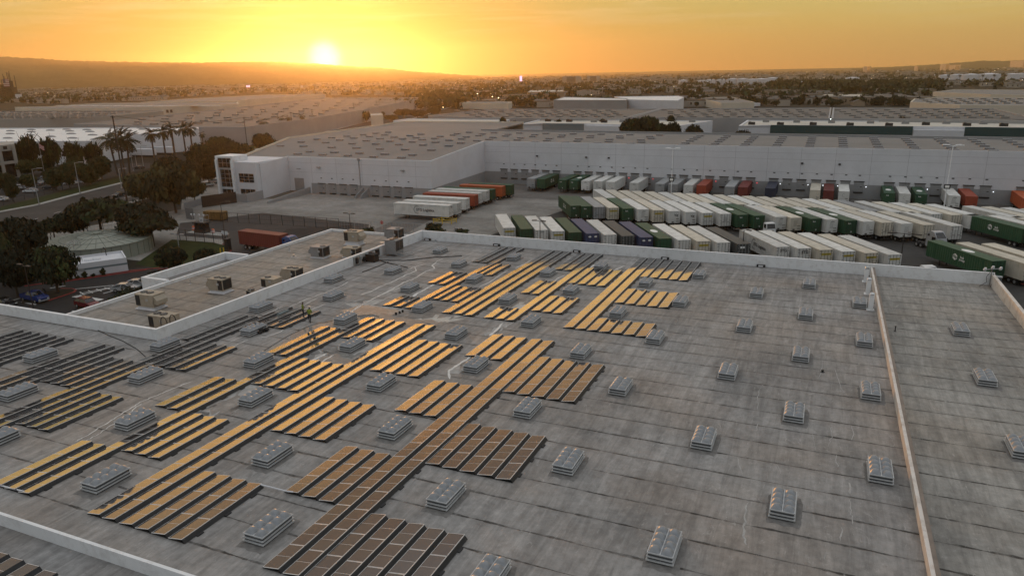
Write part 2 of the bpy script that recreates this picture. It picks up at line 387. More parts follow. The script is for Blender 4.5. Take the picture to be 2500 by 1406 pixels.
# ------------------------------------------------------------------ skylights
DOME = mat('skylight_acrylic', (.215, .23, .25), .36, var=.10, scale=2.5, spec=.6, dirt=((.34, .34, .34), 3.0, .3))
SKYF = mat('skylight_frame', (.46, .475, .485), .5, .1, var=.08)
CURB = mat('skylight_curb', (.075, .08, .085), .7, var=.15, scale=2)
def lid_mesh(x0, x1, y0, y1, z0, h, cells=4, n=8):
    mb = MB(); idx = {}
    NX, NY = n, n*cells
    for j in range(NY+1):
        for i in range(NX+1):
            u = 2*i/NX-1; v = 2*((j % n)/n)-1 if j < NY else 1
            if j % n == 0: v = 1
            zz = z0 + h*max(0, (1-abs(u)**2.4))*max(0, (1-abs(v)**2.4))
            idx[i, j] = len(mb.v); mb.v.append((x0+(x1-x0)*i/NX, y0+(y1-y0)*j/NY, zz))
    for j in range(NY):
        for i in range(NX):
            mb.f.append((idx[i, j], idx[i+1, j], idx[i+1, j+1], idx[i, j+1])); mb.m.append(0)
    return mb.mesh('skylight_dome', [DOME], True)
sk_c = MB().box(-.64, .64, -1.22, 1.22, .0, .30).box(-.73, .73, -1.31, 1.31, .10, .17, 1).box(-.71, .71, -1.29, 1.29, .30, .36, 1).mesh('skylight_curb', [CURB, SKYF])
sk_f = MB().box(-.63, .63, -1.21, 1.21, .36, .52).box(-.69, .69, -1.27, 1.27, .52, .58, 1).mesh('skylight_frame', [CURB, SKYF])
lidA = lid_mesh(-.64, -.03, -1.22, 1.22, .585, .25); lidB = lid_mesh(.03, .64, -1.22, 1.22, .585, .25)
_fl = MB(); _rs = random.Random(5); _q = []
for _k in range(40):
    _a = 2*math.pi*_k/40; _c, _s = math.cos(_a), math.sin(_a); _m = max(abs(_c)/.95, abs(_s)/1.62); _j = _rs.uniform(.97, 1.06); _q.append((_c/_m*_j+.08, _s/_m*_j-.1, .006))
_fl.poly(_q); SKIRT = _fl.mesh('dark_skirt', [mat('dark_skirt', (.165, .16, .155), .9, var=.3, scale=2.5)])  # flat dark patch round the curb, its outline shifted off centre
def make_skylight():
    t = thing('roof_skylight', '', 'skylight', group='domed skylights on the solar roof')
    link('dark_skirt', SKIRT, t); link('skylight_curb', sk_c, t); link('skylight_frame', sk_f, t); link('acrylic_dome', lidA, t); link('acrylic_dome', lidB, t)
    return t
cols = {5.08: (33.35, 46.6, 60.0, 73.0, 86.4), -.35: (40.2, 53.6, 66.7, 79.8, 93.0), -5.95: (33.6, 46.9, 60.1, 73.3, 86.5), -13.65: (27.8, 40.3, 53.6, 66.6, 79.8, 93.0),
        -19.2: (33.7, 46.9, 60.2, 73.3, 86.6), -26.85: (26.9, 40.2, 53.6, 66.9, 80.0, 92.9), -32.45: (33.7, 47.0, 60.6, 73.7, 87.1), -40.2: (27.2, 40.7, 53.9, 67.3, 80.7, 93.8),
        -45.8: (34.1, 47.3, 60.6, 74.0, 87.3), -52.45: (28.1, 40.8, 54.0, 67.4, 80.7, 94.0), -57.4: (47.3, 60.7, 74.2), -59.3: (34.2,), -65.9: (40.7,)}
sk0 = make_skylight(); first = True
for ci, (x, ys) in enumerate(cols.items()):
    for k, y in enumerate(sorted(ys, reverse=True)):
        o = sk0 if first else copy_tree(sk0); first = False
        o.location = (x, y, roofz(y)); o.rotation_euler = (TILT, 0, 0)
        col = {0: 'column beside the dividing wall', 11: 'column at the left parapet corner', 12: 'far left panel field'}.get(ci, f'{ORD[ci+1]} column from the dividing wall')
        o['label'] = f'skylight {ORD[k+1]} from the far parapet, {col}' if len(ys) > 1 else ('domed skylight between the long rows at the left frame edge' if ci == 11 else 'domed skylight leftmost among the grey reflecting panel rows')
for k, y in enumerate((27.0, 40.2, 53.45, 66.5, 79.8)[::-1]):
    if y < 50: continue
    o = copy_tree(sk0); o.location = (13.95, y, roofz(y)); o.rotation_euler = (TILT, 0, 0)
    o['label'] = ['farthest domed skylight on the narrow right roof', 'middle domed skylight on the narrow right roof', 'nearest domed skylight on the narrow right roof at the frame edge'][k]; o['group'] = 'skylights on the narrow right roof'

# ------------------------------------------------------------------ solar panel rows
def cell_mat():
    m = bpy.data.materials.new('solar_cells'); m.use_nodes = True; t = m.node_tree; b = t.nodes['Principled BSDF']
    tcn = N(t, 'ShaderNodeTexCoord'); sp = N(t, 'ShaderNodeSeparateXYZ'); t.links.new(tcn.outputs['Object'], sp.inputs[0])
    def lines(o, pitch, wd):
        f = math_(t, 'ABSOLUTE', math_(t, 'SUBTRACT', math_(t, 'FRACT', math_(t, 'DIVIDE', o, pitch)), .5))
        return math_(t, 'GREATER_THAN', f, .5-wd/pitch/2)
    l = math_(t, 'MAXIMUM', lines(sp.outputs['X'], .166, .006), lines(sp.outputs['Y'], .083, .004))
    oi = N(t, 'ShaderNodeObjectInfo')
    n = N(t, 'ShaderNodeTexNoise'); setin(n, Scale=1.4, Detail=4.0); t.links.new(tcn.outputs['Object'], n.inputs[0])
    c = mixc(t, oi.outputs['Random'], (.012, .010, .012), (.024, .017, .014))
    c = mixc(t, math_(t, 'MULTIPLY', l, .5), c, (.10, .095, .09))
    dust = ramp(t, n.outputs['Fac'], [(.4, (0, 0, 0)), (.75, (.06, .06, .06))])
    c = mixc(t, dust, c, (.16, .13, .10))
    t.links.new(c, b.inputs['Base Color'])
    rg = math_(t, 'ADD', .045, math_(t, 'MULTIPLY', oi.outputs['Random'], .05)); t.links.new(rg, b.inputs['Roughness'])
    b.inputs['IOR'].default_value = 2.5; b.inputs['Specular IOR Level'].default_value = .5
    b.inputs['Coat Weight'].default_value = .0
    # slight unevenness of every module, so that neighbours mirror slightly different patches of sky
    nm = N(t, 'ShaderNodeVectorMath', operation='ADD'); ge = N(t, 'ShaderNodeNewGeometry'); t.links.new(ge.outputs['Normal'], nm.inputs[0])
    wn = N(t, 'ShaderNodeTexWhiteNoise', noise_dimensions='1D'); t.links.new(oi.outputs['Random'], wn.inputs['W'])
    sc = N(t, 'ShaderNodeVectorMath', operation='MULTIPLY_ADD'); t.links.new(wn.outputs['Color'], sc.inputs[0]); sc.inputs[1].default_value = (.014, .014, 0); sc.inputs[2].default_value = (-.007, -.007, 0)
    t.links.new(sc.outputs[0], nm.inputs[1]); nn = N(t, 'ShaderNodeVectorMath', operation='NORMALIZE'); t.links.new(nm.outputs[0], nn.inputs[0]); t.links.new(nn.outputs[0], b.inputs['Normal'])
    return m
CELLS = cell_mat()
PF = mat('panel_frame', (.74, .73, .72), .45, .2, var=.05)
PITCH, MW, ML = 2.115, 1.04, 2.085
def module_mesh(L):
    mb = MB(); h = L/2; f = .026; g = .010
    mb.box(0, MW, -h, h, -.035, 0, 0)
    z = .0015
    mb.quad((f, -h+f, z), (MW-f, -h+f, z), (MW-f, -g, z), (f, -g, z), 1)
    mb.quad((f, g, z), (MW-f, g, z), (MW-f, h-f, z), (f, h-f, z), 1)
    return mb.mesh('solar_module', [PF, CELLS])
mod_me = {PITCH: module_mesh(ML), 2.1: module_mesh(2.07)}
PA = R_(9.0); ZL = .11; XH = MW*math.cos(PA); ZH = ZL + MW*math.sin(PA)
_defl, _rack = {}, {}
def defl_mesh(n, p):
    if (n, p) not in _defl:
        mb = MB(); L = n*p
        mb.quad((XH+.005, .03, ZH-.035), (XH+.005, L-.03, ZH-.035), (XH+.16, L-.03, .05), (XH+.16, .03, .05))
        mb.quad((XH+.157, L-.03, .052), (XH+.157, .03, .052), (XH+.19, .03, .03), (XH+.19, L-.03, .03))
        _defl[n, p] = mb.mesh('wind_deflector', [DARK])
        r = MB(); pts = [(XH+.06, .03), (XH+.12, .03)]
        for k in range(n):
            y = (k+.5)*p; pts += [(XH+.12, y-.22), (XH+.33, y-.22), (XH+.33, y+.22), (XH+.12, y+.22)]
        pts += [(XH+.12, L-.03), (XH+.06, L-.03)]
        for k in range(n, -1, -1):
            y = min(max(k*p, .1), L-.1); pts += [(XH+.06, y+.04), (-.06, y+.04), (-.06, y-.04), (XH+.06, y-.04)]
        r.prism(pts, .0, .06)
        _rack[n, p] = r.mesh('ballast_racking', [DARK])
    return _defl[n, p], _rack[n, p]
def panel_row(x, n0, n1, y0, p, label, group, dz=0.0, pa=None):
    n = n1-n0; k = .9958
    y = (y0 + n0*p)*k
    t = thing('solar_panel_row', label, 'solar panels', (x*k, y, roofz(y)+dz+.006), (TILT, 0, 0), group)
    d, r = defl_mesh(n, p); link('wind_deflector', d, t); link('ballast_racking', r, t)
    for i in range(n):
        o = link('solar_module', mod_me[p], t); o.location = (0, (i+.5)*p, ZL); o.rotation_euler = (0, -(pa or PA), 0)
    return t
LO, UP = (24.3, PITCH), (67.1, 2.1)
def block(xs, n0, n1, band, where):
    """neighbouring rows of equal length, counted from the right"""
    for i, x in enumerate(xs):
        if len(xs) == 1: lab = f'{where}'
        elif len(xs) == 2: lab = f"{['right', 'left'][i]} row, {where}"
        else: lab = f'{ORD[i+1]} row from right, {where}'
        panel_row(x, n0, n1, band[0], band[1], lab, 'tilted solar panel rows on the big roof')
A = lambda x0, n, p=1.28: [x0 - p*i for i in range(n)]
block(A(-17.45, 5), 0, 3, LO, 'the dark brown panel block cut by the bottom frame edge')
block(A(-17.45, 5), 6, 9, LO, 'the brown panel block just above the bottom dark block')
block(A(-17.45, 5), 12, 16, LO, 'the brown-gold five-row block nearest the bare right roof')
block([-23.75, -25.05], 0, 18, LO, 'the long pair running to the bottom middle edge')
block(A(-26.35, 3, 1.29), 3, 6, LO, 'the three-row brown block left of the bottom long pair')
block(A(-26.35, 3, 1.29), 9, 12, LO, 'the orange three-row block in the picture centre')
block(A(-26.6, 3, 1.29), 15, 18, LO, 'the orange three-row block atop the bottom long pair')
block(A(-31.75, 4), 0, 3, LO, 'the gold four-row block nearest the lower left step')
block(A(-31.75, 4), 6, 9, LO, 'the gold four-row block below the picture centre')
block(A(-31.6, 4), 12, 16, LO, 'the bright gold four-row block right of the wet patch')
block([-37.0, -38.25], 0, 18, LO, 'the long gold pair starting at the lower left step')
block(A(-39.3, 4), 9, 12, LO, 'the gold four-row block below the pale dry puddle stain')
block(A(-40.6, 3), 3, 6, LO, 'the gold three-row block beside the lower left skylights')
block(A(-40.55, 3), 15, 18, LO, 'the bright three-row block beside the puddle')
block([-44.45], 0, 18, LO, 'long gold row alone, running past the wet patch')
block(A(-45.75, 2, 1.3), 0, 3, LO, 'the two-row gold block at the lower left frame edge')
block(A(-45.85, 2, 1.3), 6, 9, LO, 'the two-row gold block with spare rails between')
block(A(-45.85, 2, 1.3), 12, 16, LO, 'the pair mirroring the standing worker')
block(A(-51.75, 3, 1.3), 3, 6, LO, 'the three-row dull gold block at the left frame edge')
block(A(-51.75, 3, 1.3), 9, 12, LO, 'the three-row gold block left of the wet patch')
block(A(-51.55, 3, 1.28), 15, 18, LO, 'the three-row block where the two workers stand')
block([-55.6], 0, 18, LO, 'long dull row passing behind the workers and left skylights')
block([-56.9], 0, 16, LO, 'long dark row furthest left of the long rows')
block(A(-58.15, 3), 6, 9, LO, 'the dull three-row block inside the left corner')
block([-58.15], 12, 16, LO, 'dark short row closest to the inner parapet corner')
block(A(-61.95, 3, 1.3), 0, 10, LO, 'the dark triple left of the parapet corner')
block(A(-69.1, 7, 1.27), 0, 10, LO, 'the dark grey rows leftmost on the roof')
block(A(-15.7, 5), 0, 2, UP, 'the pale two-panel block at the right end of the far field')
block(A(-15.7, 5), 5, 8, UP, 'the pale three-panel block at the right of the far field')
block(A(-15.8, 5), 11, 16, UP, 'the half dark block under the far parapet, right end')
block([-22.05, -23.35], 0, 16, UP, 'the long pale pair right in the far field')
block(A(-26.1, 3), 2, 5, UP, 'the gold three-row block left of the long pale pair')
block(A(-24.85, 4), 8, 12, UP, 'the gold four-row block left of the far long pair')
block([-30.0], 0, 16, UP, 'long gold row alone in the middle of the far field')
block([-31.2, -32.5], 0, 2, UP, 'the tiny two-panel pair in the middle of the far field')
block([-31.2, -32.5], 5, 8, UP, 'the three-panel gold pair in the middle of the far field')
block([-31.4, -32.7], 11, 16, UP, 'the dark pair under the far parapet in the middle')
block([-34.95, -36.25, -37.6], 0, 16, UP, 'the long gold triple of the far field')
block(A(-38.85, 3, 1.33), 2, 5, UP, 'the short gold block left of the long triple')
block(A(-40.3, 2, 1.33), 8, 11, UP, 'the small gold pair left of the long triple, farther up')
block([-42.6], 0, 16, UP, 'long gold row leftmost of the far field')
block([-44.0, -45.4], 0, 2, UP, 'the bright two-panel pair at the left tip of the far field')
block([-44.05, -45.45], 5, 8, UP, 'the orange three-panel pair at the left of the far field')
block([-44.0, -45.3], 11, 16, UP, 'the black looking pair under the far parapet, left')
for i, (x, y) in enumerate(((-35.3, 20.3), (-36.45, 20.33), (-37.85, 20.35), (-39.2, 20.37), (-40.5, 20.4), (-41.8, 20.4))):
    panel_row(x/.9958, 0, 4, (y-4*PITCH)/.9958, PITCH, f'{ORD[i+1]} row from the right on the lower roof at bottom left', 'panel rows on the lower roof', dz=-.75, pa=R_(5.0))

# ------------------------------------------------------------------ ground, yard, streets
def asphalt(name, base, streak=.0, sc=.12):
    m = bpy.data.materials.new(name); m.use_nodes = True; t = m.node_tree; b = t.nodes['Principled BSDF']; b.inputs['Roughness'].default_value = .88; b.inputs['Specular IOR Level'].default_value = .25
    tcn = N(t, 'ShaderNodeTexCoord')
    def noise(scale, d=6, r=.65, vs=None, rot=0):
        n = N(t, 'ShaderNodeTexNoise'); setin(n, Scale=scale, Detail=float(d), Roughness=r)
        mpn = N(t, 'ShaderNodeMapping'); mpn.inputs['Scale'].default_value = vs or (1, 1, 1); mpn.inputs['Rotation'].default_value = (0, 0, rot)
        t.links.new(tcn.outputs['Object'], mpn.inputs[0]); t.links.new(mpn.outputs[0], n.inputs[0]); return n.outputs['Fac']
    c = ramp(t, noise(sc), [(.33, tuple(x*.74 for x in base)), (.52, base), (.7, tuple(x*1.28 for x in base))])
    c = mixc(t, 1.0, c, ramp(t, noise(1.2, 8, .7), [(.35, (.85,)*3), (.65, (1.12,)*3)]), 'MULTIPLY')
    if streak:
        for rot, vs in ((R_(30), (.06, 1.1, 1)), (R_(-12), (.05, .8, 1))):
            f = ramp_val(t, noise(.9, 6, .7, vs, rot), .52, .72); c = mixc(t, math_(t, 'MULTIPLY', f, streak), c, tuple(x*.38 for x in base))
        f = ramp_val(t, noise(.9, 6, .7, (.05, .9, 1), R_(62)), .56, .74); c = mixc(t, math_(t, 'MULTIPLY', f, streak*.7), c, tuple(x*1.5 for x in base))
    t.links.new(c, b.inputs['Base Color']); MATS[name] = m; return m
ASPH = asphalt('asphalt_street', (.042, .040, .039)); LOT = asphalt('asphalt_lot', (.020, .0195, .020)); YARD = asphalt('yard_concrete', (.215, .207, .192), .45); LIGHTC = asphalt('concrete_apron', (.235, .226, .212), .25); DIRTC = asphalt('yard_asphalt', (.125, .119, .112), .4)
LAWN = mat('lawn', (.022, .031, .009), .95, var=.35, scale=.5, spec=.1); MULCH = mat('planting_bed', (.045, .038, .028), .95, var=.35, scale=.6, spec=.1)
CITY = bpy.data.materials.new('city_ground'); CITY.use_nodes = True
t = CITY.node_tree; b_ = t.nodes['Principled BSDF']; b_.inputs['Roughness'].default_value = .95; b_.inputs['Specular IOR Level'].default_value = .1
tcn = N(t, 'ShaderNodeTexCoord')
n1 = N(t, 'ShaderNodeTexNoise'); setin(n1, Scale=.012, Detail=8.0, Roughness=.75); t.links.new(tcn.outputs['Object'], n1.inputs[0])
vo = N(t, 'ShaderNodeTexVoronoi'); setin(vo, Scale=.03); t.links.new(tcn.outputs['Object'], vo.inputs[0])
cc = ramp(t, n1.outputs['Fac'], [(.36, (.016, .017, .011)), (.5, (.034, .030, .023)), (.62, (.065, .057, .046)), (.72, (.12, .108, .09))])
v2 = ramp(t, vo.outputs['Distance'], [(.0, (1.5, 1.5, 1.5)), (.5, (.7, .7, .7))]); cc = mixc(t, 1.0, cc, v2, 'MULTIPLY')
t.links.new(cc, b_.inputs['Base Color'])
_layer = [0]
def sheet(name, pts, m, kind='structure', z=None, layer=1):
    zz = GZ + .004*layer if z is None else z
    mb = MB(); P = [(p[0], p[1], zz) for p in pts]
    A_ = sum(P[k][0]*P[(k+1) % len(P)][1]-P[(k+1) % len(P)][0]*P[k][1] for k in range(len(P)))
    if A_ < 0: P = P[::-1]
    mb.poly(P, 0); o = mb.build(name, [m]); o['kind'] = kind; return o
def gp(*pts): return [G(*p) for p in pts]
mb = MB(); mb.poly([(-24000, -300, GZ), (16000, -300, GZ), (16000, 26000, GZ), (-24000, 26000, GZ)]); mb.build('ground', [CITY])['kind'] = 'structure'
sheet('yard', [(-178, 104), (70, 104), (70, 226.4), (-107.2, 226.4), (-107.2, 188.9), (-165, 188.9)], YARD, layer=1)
sheet('yard', [(-107, 200), (70, 200), (70, 226.3), (-107, 226.3)], DIRTC, layer=2)
sheet('yard', [(-60, 112), (70, 112), (70, 200), (-18, 200), (-64, 186), (-70, 150)], asphalt('yard_dark_asphalt', (.052, .050, .048), .35), layer=3)
sheet('yard', gp((880, 575), (1115, 470), (1160, 478), (1010, 560), (985, 575)), DIRTC, layer=2)
sheet('yard', [(-100, 104), (70, 104), (70, 122), (-97, 122)], DIRTC, layer=2)
sheet('apron', [(-160, 163.5), (-115, 163.5), (-113, 188.8), (-160, 188.8)], LIGHTC, layer=3)
# street on the left: kerb line read off the photograph
K1 = gp((0, 519), (96, 501), (197, 473.6), (315, 444)); K2 = gp((0, 592), (305, 497), (470, 452))
d1 = (K1[3]-K1[2]).normalized(); d2 = (K2[2]-K2[1]).normalized()
far1 = K1[3]+d1*900; far2 = K2[2]+d1*900; n1_ = K1[0]-d1*160; n2_ = K2[0]-d1*160
sheet('street', [n1_, K1[0], K1[1], K1[2], K1[3], far1, far2, K2[2], K2[1], K2[0], n2_], ASPH, layer=5)
def strip(name, line, wdt, m, h, kind='structure', side=1):
    mb = MB()
    for a, b in zip(line, line[1:]):
        d = (b-a); nn = Vector((-d.y, d.x, 0)).normalized()*wdt*side
        mb.prism([(a.x, a.y), (b.x, b.y), (b.x+nn.x, b.y+nn.y), (a.x+nn.x, a.y+nn.y)], GZ-.1, GZ+h)
    o = mb.build(name, [m]); o['kind'] = kind; return o
strip('pavement', [n1_, K1[0], K1[1], K1[2], K1[3], far1], 1.9, CONC, .13)
strip('pavement', [K2[0], K2[1], K2[2], far2], 1.9, CONC, .13, side=-1)
up = lambda p, k: p + Vector((-d1.y, d1.x, 0))*k
sheet('lawn', [up(n1_, 1.9), up(K1[0], 1.9), up(K1[1], 1.9), up(K1[2], 1.9), up(K1[3], 1.9), up(far1, 1.9), up(far1, 12), up(K1[3], 11), up(K1[1], 10), up(n1_, 8)], LAWN, 'structure', layer=6)
sheet('car_park', [up(n1_, 11), up(K1[1], 12), up(K1[3], 14), up(K1[3]+d1*60, 16), up(K1[3]+d1*60, 62), up(n1_, 62)], LOT, layer=4)
def lane(p, q, wd=.14, dash=None, name='lane_marking', layer=7, m=LINE):
    mb = MB(); d = q-p; L = d.length; u = d/L; nn = Vector((-u.y, u.x, 0))*wd/2; z = GZ+.004*layer
    s = 0.0
    while s < L:
        e = min(L, s+(dash[0] if dash else L)); a, b = p+u*s, p+u*e
        mb.quad((a.x-nn.x, a.y-nn.y, z), (b.x-nn.x, b.y-nn.y, z), (b.x+nn.x, b.y+nn.y, z), (a.x+nn.x, a.y+nn.y, z)); s = e+(dash[1] if dash else 1)
    o = mb.build(name, [m]); o['kind'] = 'structure'; return o
mid1, mid2 = G(110, 528), G(300, 470); uu = (mid2-mid1).normalized()
lane(mid1-uu*80, mid2+uu*300, .22, (3.5, 7)); lane(G(80, 552)-uu*60, G(250, 502)+uu*40, .22, (9, 4)); lane(G(20, 566), G(160, 530), .25)
sheet('driveway', gp((440, 530), (445, 480), (520, 452), (560, 440), (600, 460), (585, 480), (545, 490), (470, 515)), LIGHTC, layer=6)
# our own car park and service road below the office roof
sheet('car_park', gp((-160, 800), (0, 690), (120, 672), (330, 655), (470, 640), (640, 610), (700, 560), (860, 550), (860, 590), (500, 760), (200, 900)), LOT, layer=8)
sheet('service_road', gp((440, 545), (640, 520), (900, 548), (900, 600), (560, 690), (470, 650), (560, 610), (555, 585), (430, 575)), ASPH, layer=7)
sheet('lawn', gp((330, 645), (420, 585), (520, 592), (556, 602), (560, 610), (535, 628), (470, 645), (380, 655)), LAWN, layer=9)
strip('kerb', gp((385, 660), (470, 648), (535, 632), (566, 613), (563, 602), (545, 596)), .25, RED, .14)
strip('kerb', gp((60, 700), (190, 682), (320, 662), (392, 655)), .3, RED, .14)
isl = gp((50, 742), (75, 722), (150, 706), (180, 707), (186, 712), (160, 722), (120, 735))
sheet('planting_bed', isl, MULCH, z=GZ+.13)
strip('kerb', gp((120, 735), (160, 722), (183, 714), (188, 709), (180, 705.5), (150, 705)), .3, RED, .15); strip('kerb', gp((-20, 750), (50, 730)), .3, CONC, .15)
for a, b in (((52, 738), (88, 744)), ((176, 759), (200, 764)), ((137, 770), (165, 776)), ((246, 738), (270, 741)), ((38, 752), (54, 755)), ((252, 717), (288, 707)), ((122, 704), (160, 698)), ((182, 724), (350, 684)), ((182, 706), (350, 690)), ((195, 717), (330, 690))):
    lane(G(*a), G(*b), .3, name='parking_marking', layer=10)
for k in range(7):
    lane(G(195+k*20, 713-k*3.6), G(206+k*21, 720-k*4.4), .2, name='hatch_marking', layer=11)
lane(G(182, 723), G(247, 733), 1.1, name='parking_marking', layer=10)

# ------------------------------------------------------------------ the dock warehouse across the yard
dw = thing('dock_warehouse', 'long white L-shaped dock warehouse with grey base band beyond the trailer yard', 'warehouse', (-60, 235, GZ))
WY, RY, RX, RX0 = 226.5, 189.0, -107.3, -160.0
def droof(x, y): return 1.55 if y >= WY else 1.55-(WY-y)*.066
for nm, pts in (('wall', [(RX, WY), (75, WY), (75, WY+.4), (RX, WY+.4)]), ('wall', [(RX-.4, RY), (RX, RY), (RX, WY), (RX-.4, WY)]), ('wall', [(RX0, RY), (RX-.4, RY), (RX-.4, RY+.4), (RX0, RY+.4)]), ('wall', [(RX0-.4, 176.0), (RX0, 176.0), (RX0, RY+.4), (RX0-.4, RY+.4)])):
    mb = MB(); mb.prism(pts, GZ-.5, lambda x, y: droof(x, y)+.55); build_w(mb, nm, [WALLW], dw)
ZB = -8.0
mb = MB(); mb.box(RX+.01, 75, WY-.03, WY-.003, GZ, ZB); build_w(mb, 'base_band', [WALLG], dw)
mb = MB(); mb.box(RX0+8.5, RX-.0, RY-.03, RY-.003, GZ, ZB-.6); build_w(mb, 'base_band', [WALLG], dw)
mb = MB(); mb.prism([(RX+.003, RY), (RX+.03, RY), (RX+.03, WY-.04), (RX+.003, WY-.04)], GZ, lambda x, y: ZB-.6+(y-RY)*.012); build_w(mb, 'base_band', [WALLG], dw)
JT = mat('panel_joint', (.36, .36, .38), .9, var=.05)
mb = MB()
for k in range(19):
    x = RX+9.4+k*9.15
    if x < 70: mb.box(x-.04, x+.04, WY-.012, WY-.002, ZB, 2.0)
for z in (-5.1, -1.4, .4): mb.box(RX, 75, WY-.010, WY-.003, z-.03, z+.03)
build_w(mb, 'panel_joint', [JT], dw)
mb = MB()
for k in range(5): mb.box(RX0+9+k*9.6, RX0+9.08+k*9.6, RY-.012, RY-.002, ZB-.6, -.6)
for z in (-5.2, -2.2): mb.box(RX0, RX, RY-.010, RY-.003, z-.03, z+.03)
build_w(mb, 'panel_joint', [JT], dw)
build_w(MB().prism([(RX0-18, RY+.3), (RX-.3, RY+.3), (RX-.3, WY), (RX0-30, WY)], lambda x, y: droof(x, y)-.5, droof), 'roof', [FROOF], dw)
build_w(MB().prism([(RX0-30, WY+.003), (RX-.3, WY+.003), (RX-.3, WY+.35), (75, WY+.35), (75, 268), (-128, 276), (-132, 322), (-195, 322)], 1.05, 1.55), 'roof', [FROOF], dw)
build_w(MB().prism([(-196, 322), (-132, 322), (-132, 322.5), (-196, 322.5)], GZ, 2.1), 'parapet', [CREAM], dw)
build_w(MB().prism([(-132, 275.8), (75, 268), (75, 268.6), (-132, 276.4)], GZ, 2.2), 'parapet', [WALLG], dw)
build_w(MB().prism([(-190.6, WY), (-190, WY), (-195, 322), (-195.6, 322)], GZ, 2.15), 'parapet', [CREAM], dw)
build_w(MB().prism([(-178.6, RY+.4), (-178, RY+.4), (-190, WY-.05), (-190.6, WY-.05)], GZ, lambda x, y: droof(x, y)+.6), 'parapet', [CREAM], dw)
# office corner with glazing
ox0, ox1, oy0, oy1 = -175.6, RX0-.4, 174.5, RY+.4
ofz = .9
build_w(MB().prism([(ox0, oy0), (ox1, oy0), (ox1, oy1), (ox0, oy1)], GZ, -.7), 'office_block', [WALLW], dw)
build_w(MB().prism([(ox0-.4, oy0-.4), (ox0+6.8, oy0-.4), (ox0+6.8, oy0+6), (ox0-.4, oy0+6)], -.69, 1.0), 'corner_tower', [WHITE], dw)
MULL = mat('window_mullion', (.38, .38, .38), .5, .3, var=.05)
def window(x0, x1, z0, z1, y, nx, nz, par_, along='x'):
    mb = MB()
    if along == 'x': mb.box(x0, x1, y-.06, y-.004, z0, z1)
    else: mb.box(y-.06, y-.004, x0, x1, z0, z1)
    wo_ = build_w(mb, 'window', [GLASS], par_)
    mb = MB()
    for k in range(nx+1):
        x = x0+(x1-x0)*k/nx
        if along == 'x': mb.box(x-.05, x+.05, y-.10, y-.061, z0, z1)
        else: mb.box(y-.10, y-.061, x-.05, x+.05, z0, z1)
    for k in range(nz+1):
        z = z0+(z1-z0)*k/nz
        if along == 'x': mb.box(x0, x1, y-.095, y-.0615, z-.05, z+.05)
        else: mb.box(y-.095, y-.0615, x0, x1, z-.05, z+.05)
    f = mb.build('window_frame', [MULL], wo_)
    return wo_
for z0, z1, nz in ((-2.6, .4, 2), (-8.6, -3.2, 4), (-12, -9.3, 2)): window(ox0+.8, ox0+6.0, z0, z1, oy0-.42 if z0 > -3.2 else oy0, 3, nz, dw)
for z0, z1, nz in ((-6.9, -4.2, 3), (-11.9, -9.0, 2)): window(ox0+8.2, ox0+14.0, z0, z1, oy0, 3, nz, dw)
for k in range(4): window(oy0+1.2+k*3.6, oy0+4.2+k*3.6, -9.5 if k else -11.5, -1.2, ox0, 2, 5, dw, 'y')
mb = MB()
for x in (ox0-.2, ox0+6.0): mb.box(x, x+.8, oy0-.9, oy0-.003, GZ, -.1)
build_w(mb, 'pilaster', [WHITE], dw)
# doors: the frame, the leaf with a dark window slot, the bumper below and the number plate above
DOORM = mat('dock_door_grey', (.235, .24, .245), .6, var=.08, scale=1.0); FRM = mat('dock_shelter_black', (.03, .03, .03), .9, var=.2); 
def dock_door(x, y, zt, lit=None, wdt=2.5):
    mb = MB(); zb = zt-2.95
    mb.box(x-wdt/2, x+wdt/2, y-.10, y-.035, zb, zt-.12)
    for z in np.linspace(zb+.5, zt-.6, 4): mb.box(x-wdt/2, x+wdt/2, y-.112, y-.101, z-.015, z+.015, 1)
    d = build_w(mb, 'dock_door', [DOORM, JT], dw)
    mb = MB(); mb.prism([(x-wdt/2-.16, y-.25), (x+wdt/2+.16, y-.25), (x+wdt/2+.16, y-.03), (x-wdt/2-.16, y-.03)], zt-.118, zt+.07); mb.build('door_frame', [FRM], d)
    mb = MB(); mb.box(x+.35, x+.85, y-.125, y-.113, zt-1.65, zt-1.45); mb.build('door_window', [BLACK], d)
    mb = MB(); mb.box(x-1.2, x+1.2, y-.3, y-.035, zb-.3, zb-.05); mb.build('dock_bumper', [BLACK], d)
    mb = MB(); mb.box(x-.3, x+.3, y-.06, y-.02, zt+1.55, zt+1.8); mb.build('number_plate', [DARK], d)
    if lit:
        mb = MB(); mb.sphere((x+wdt/2+.65, y-.15, zt-1.5), .10); mb.build('signal_light', [SIGR if lit == 'r' else SIGW], d)
dx = [-100.15, -96.35, -92.55, -88.75, -85.0, -81.2] + [-73.9, -70.1, -66.3, -62.5, -58.7, -54.9, -51.0] + [-43.4, -39.6, -35.7, -31.8] + [-27.6, -23.7, -19.9] + [-13.4, -9.6, -5.8, -1.8, 2.1, 5.9, 9.4] + [17.0, 20.8, 24.6, 28.4, 32.2, 36.1, 40.0] + [48.2, 52.0]
lit = {-58.7: 'r', -51.0: 'r', -31.8: 'r', -27.6: 'w', -23.7: 'r', -19.9: 'r', -13.4: 'w', -5.8: 'w', -1.8: 'w', 2.1: 'w', 9.4: 'w', 24.6: 'w', 28.4: 'w', 40.0: 'w'}
for x in dx: dock_door(x, WY-.03, -7.05, lit.get(x))
for x in (-147.4, -143.3, -139.2, -135.2, -127.3, -123.2, -119.2, -115.2): dock_door(x, RY-.03, -8.55, wdt=2.6)
mb = MB(); mb.box(-158.1, -154.4, RY-.12, RY-.033, -11.4, -7.2); build_w(mb, 'ramp_door', [DOORM], dw)
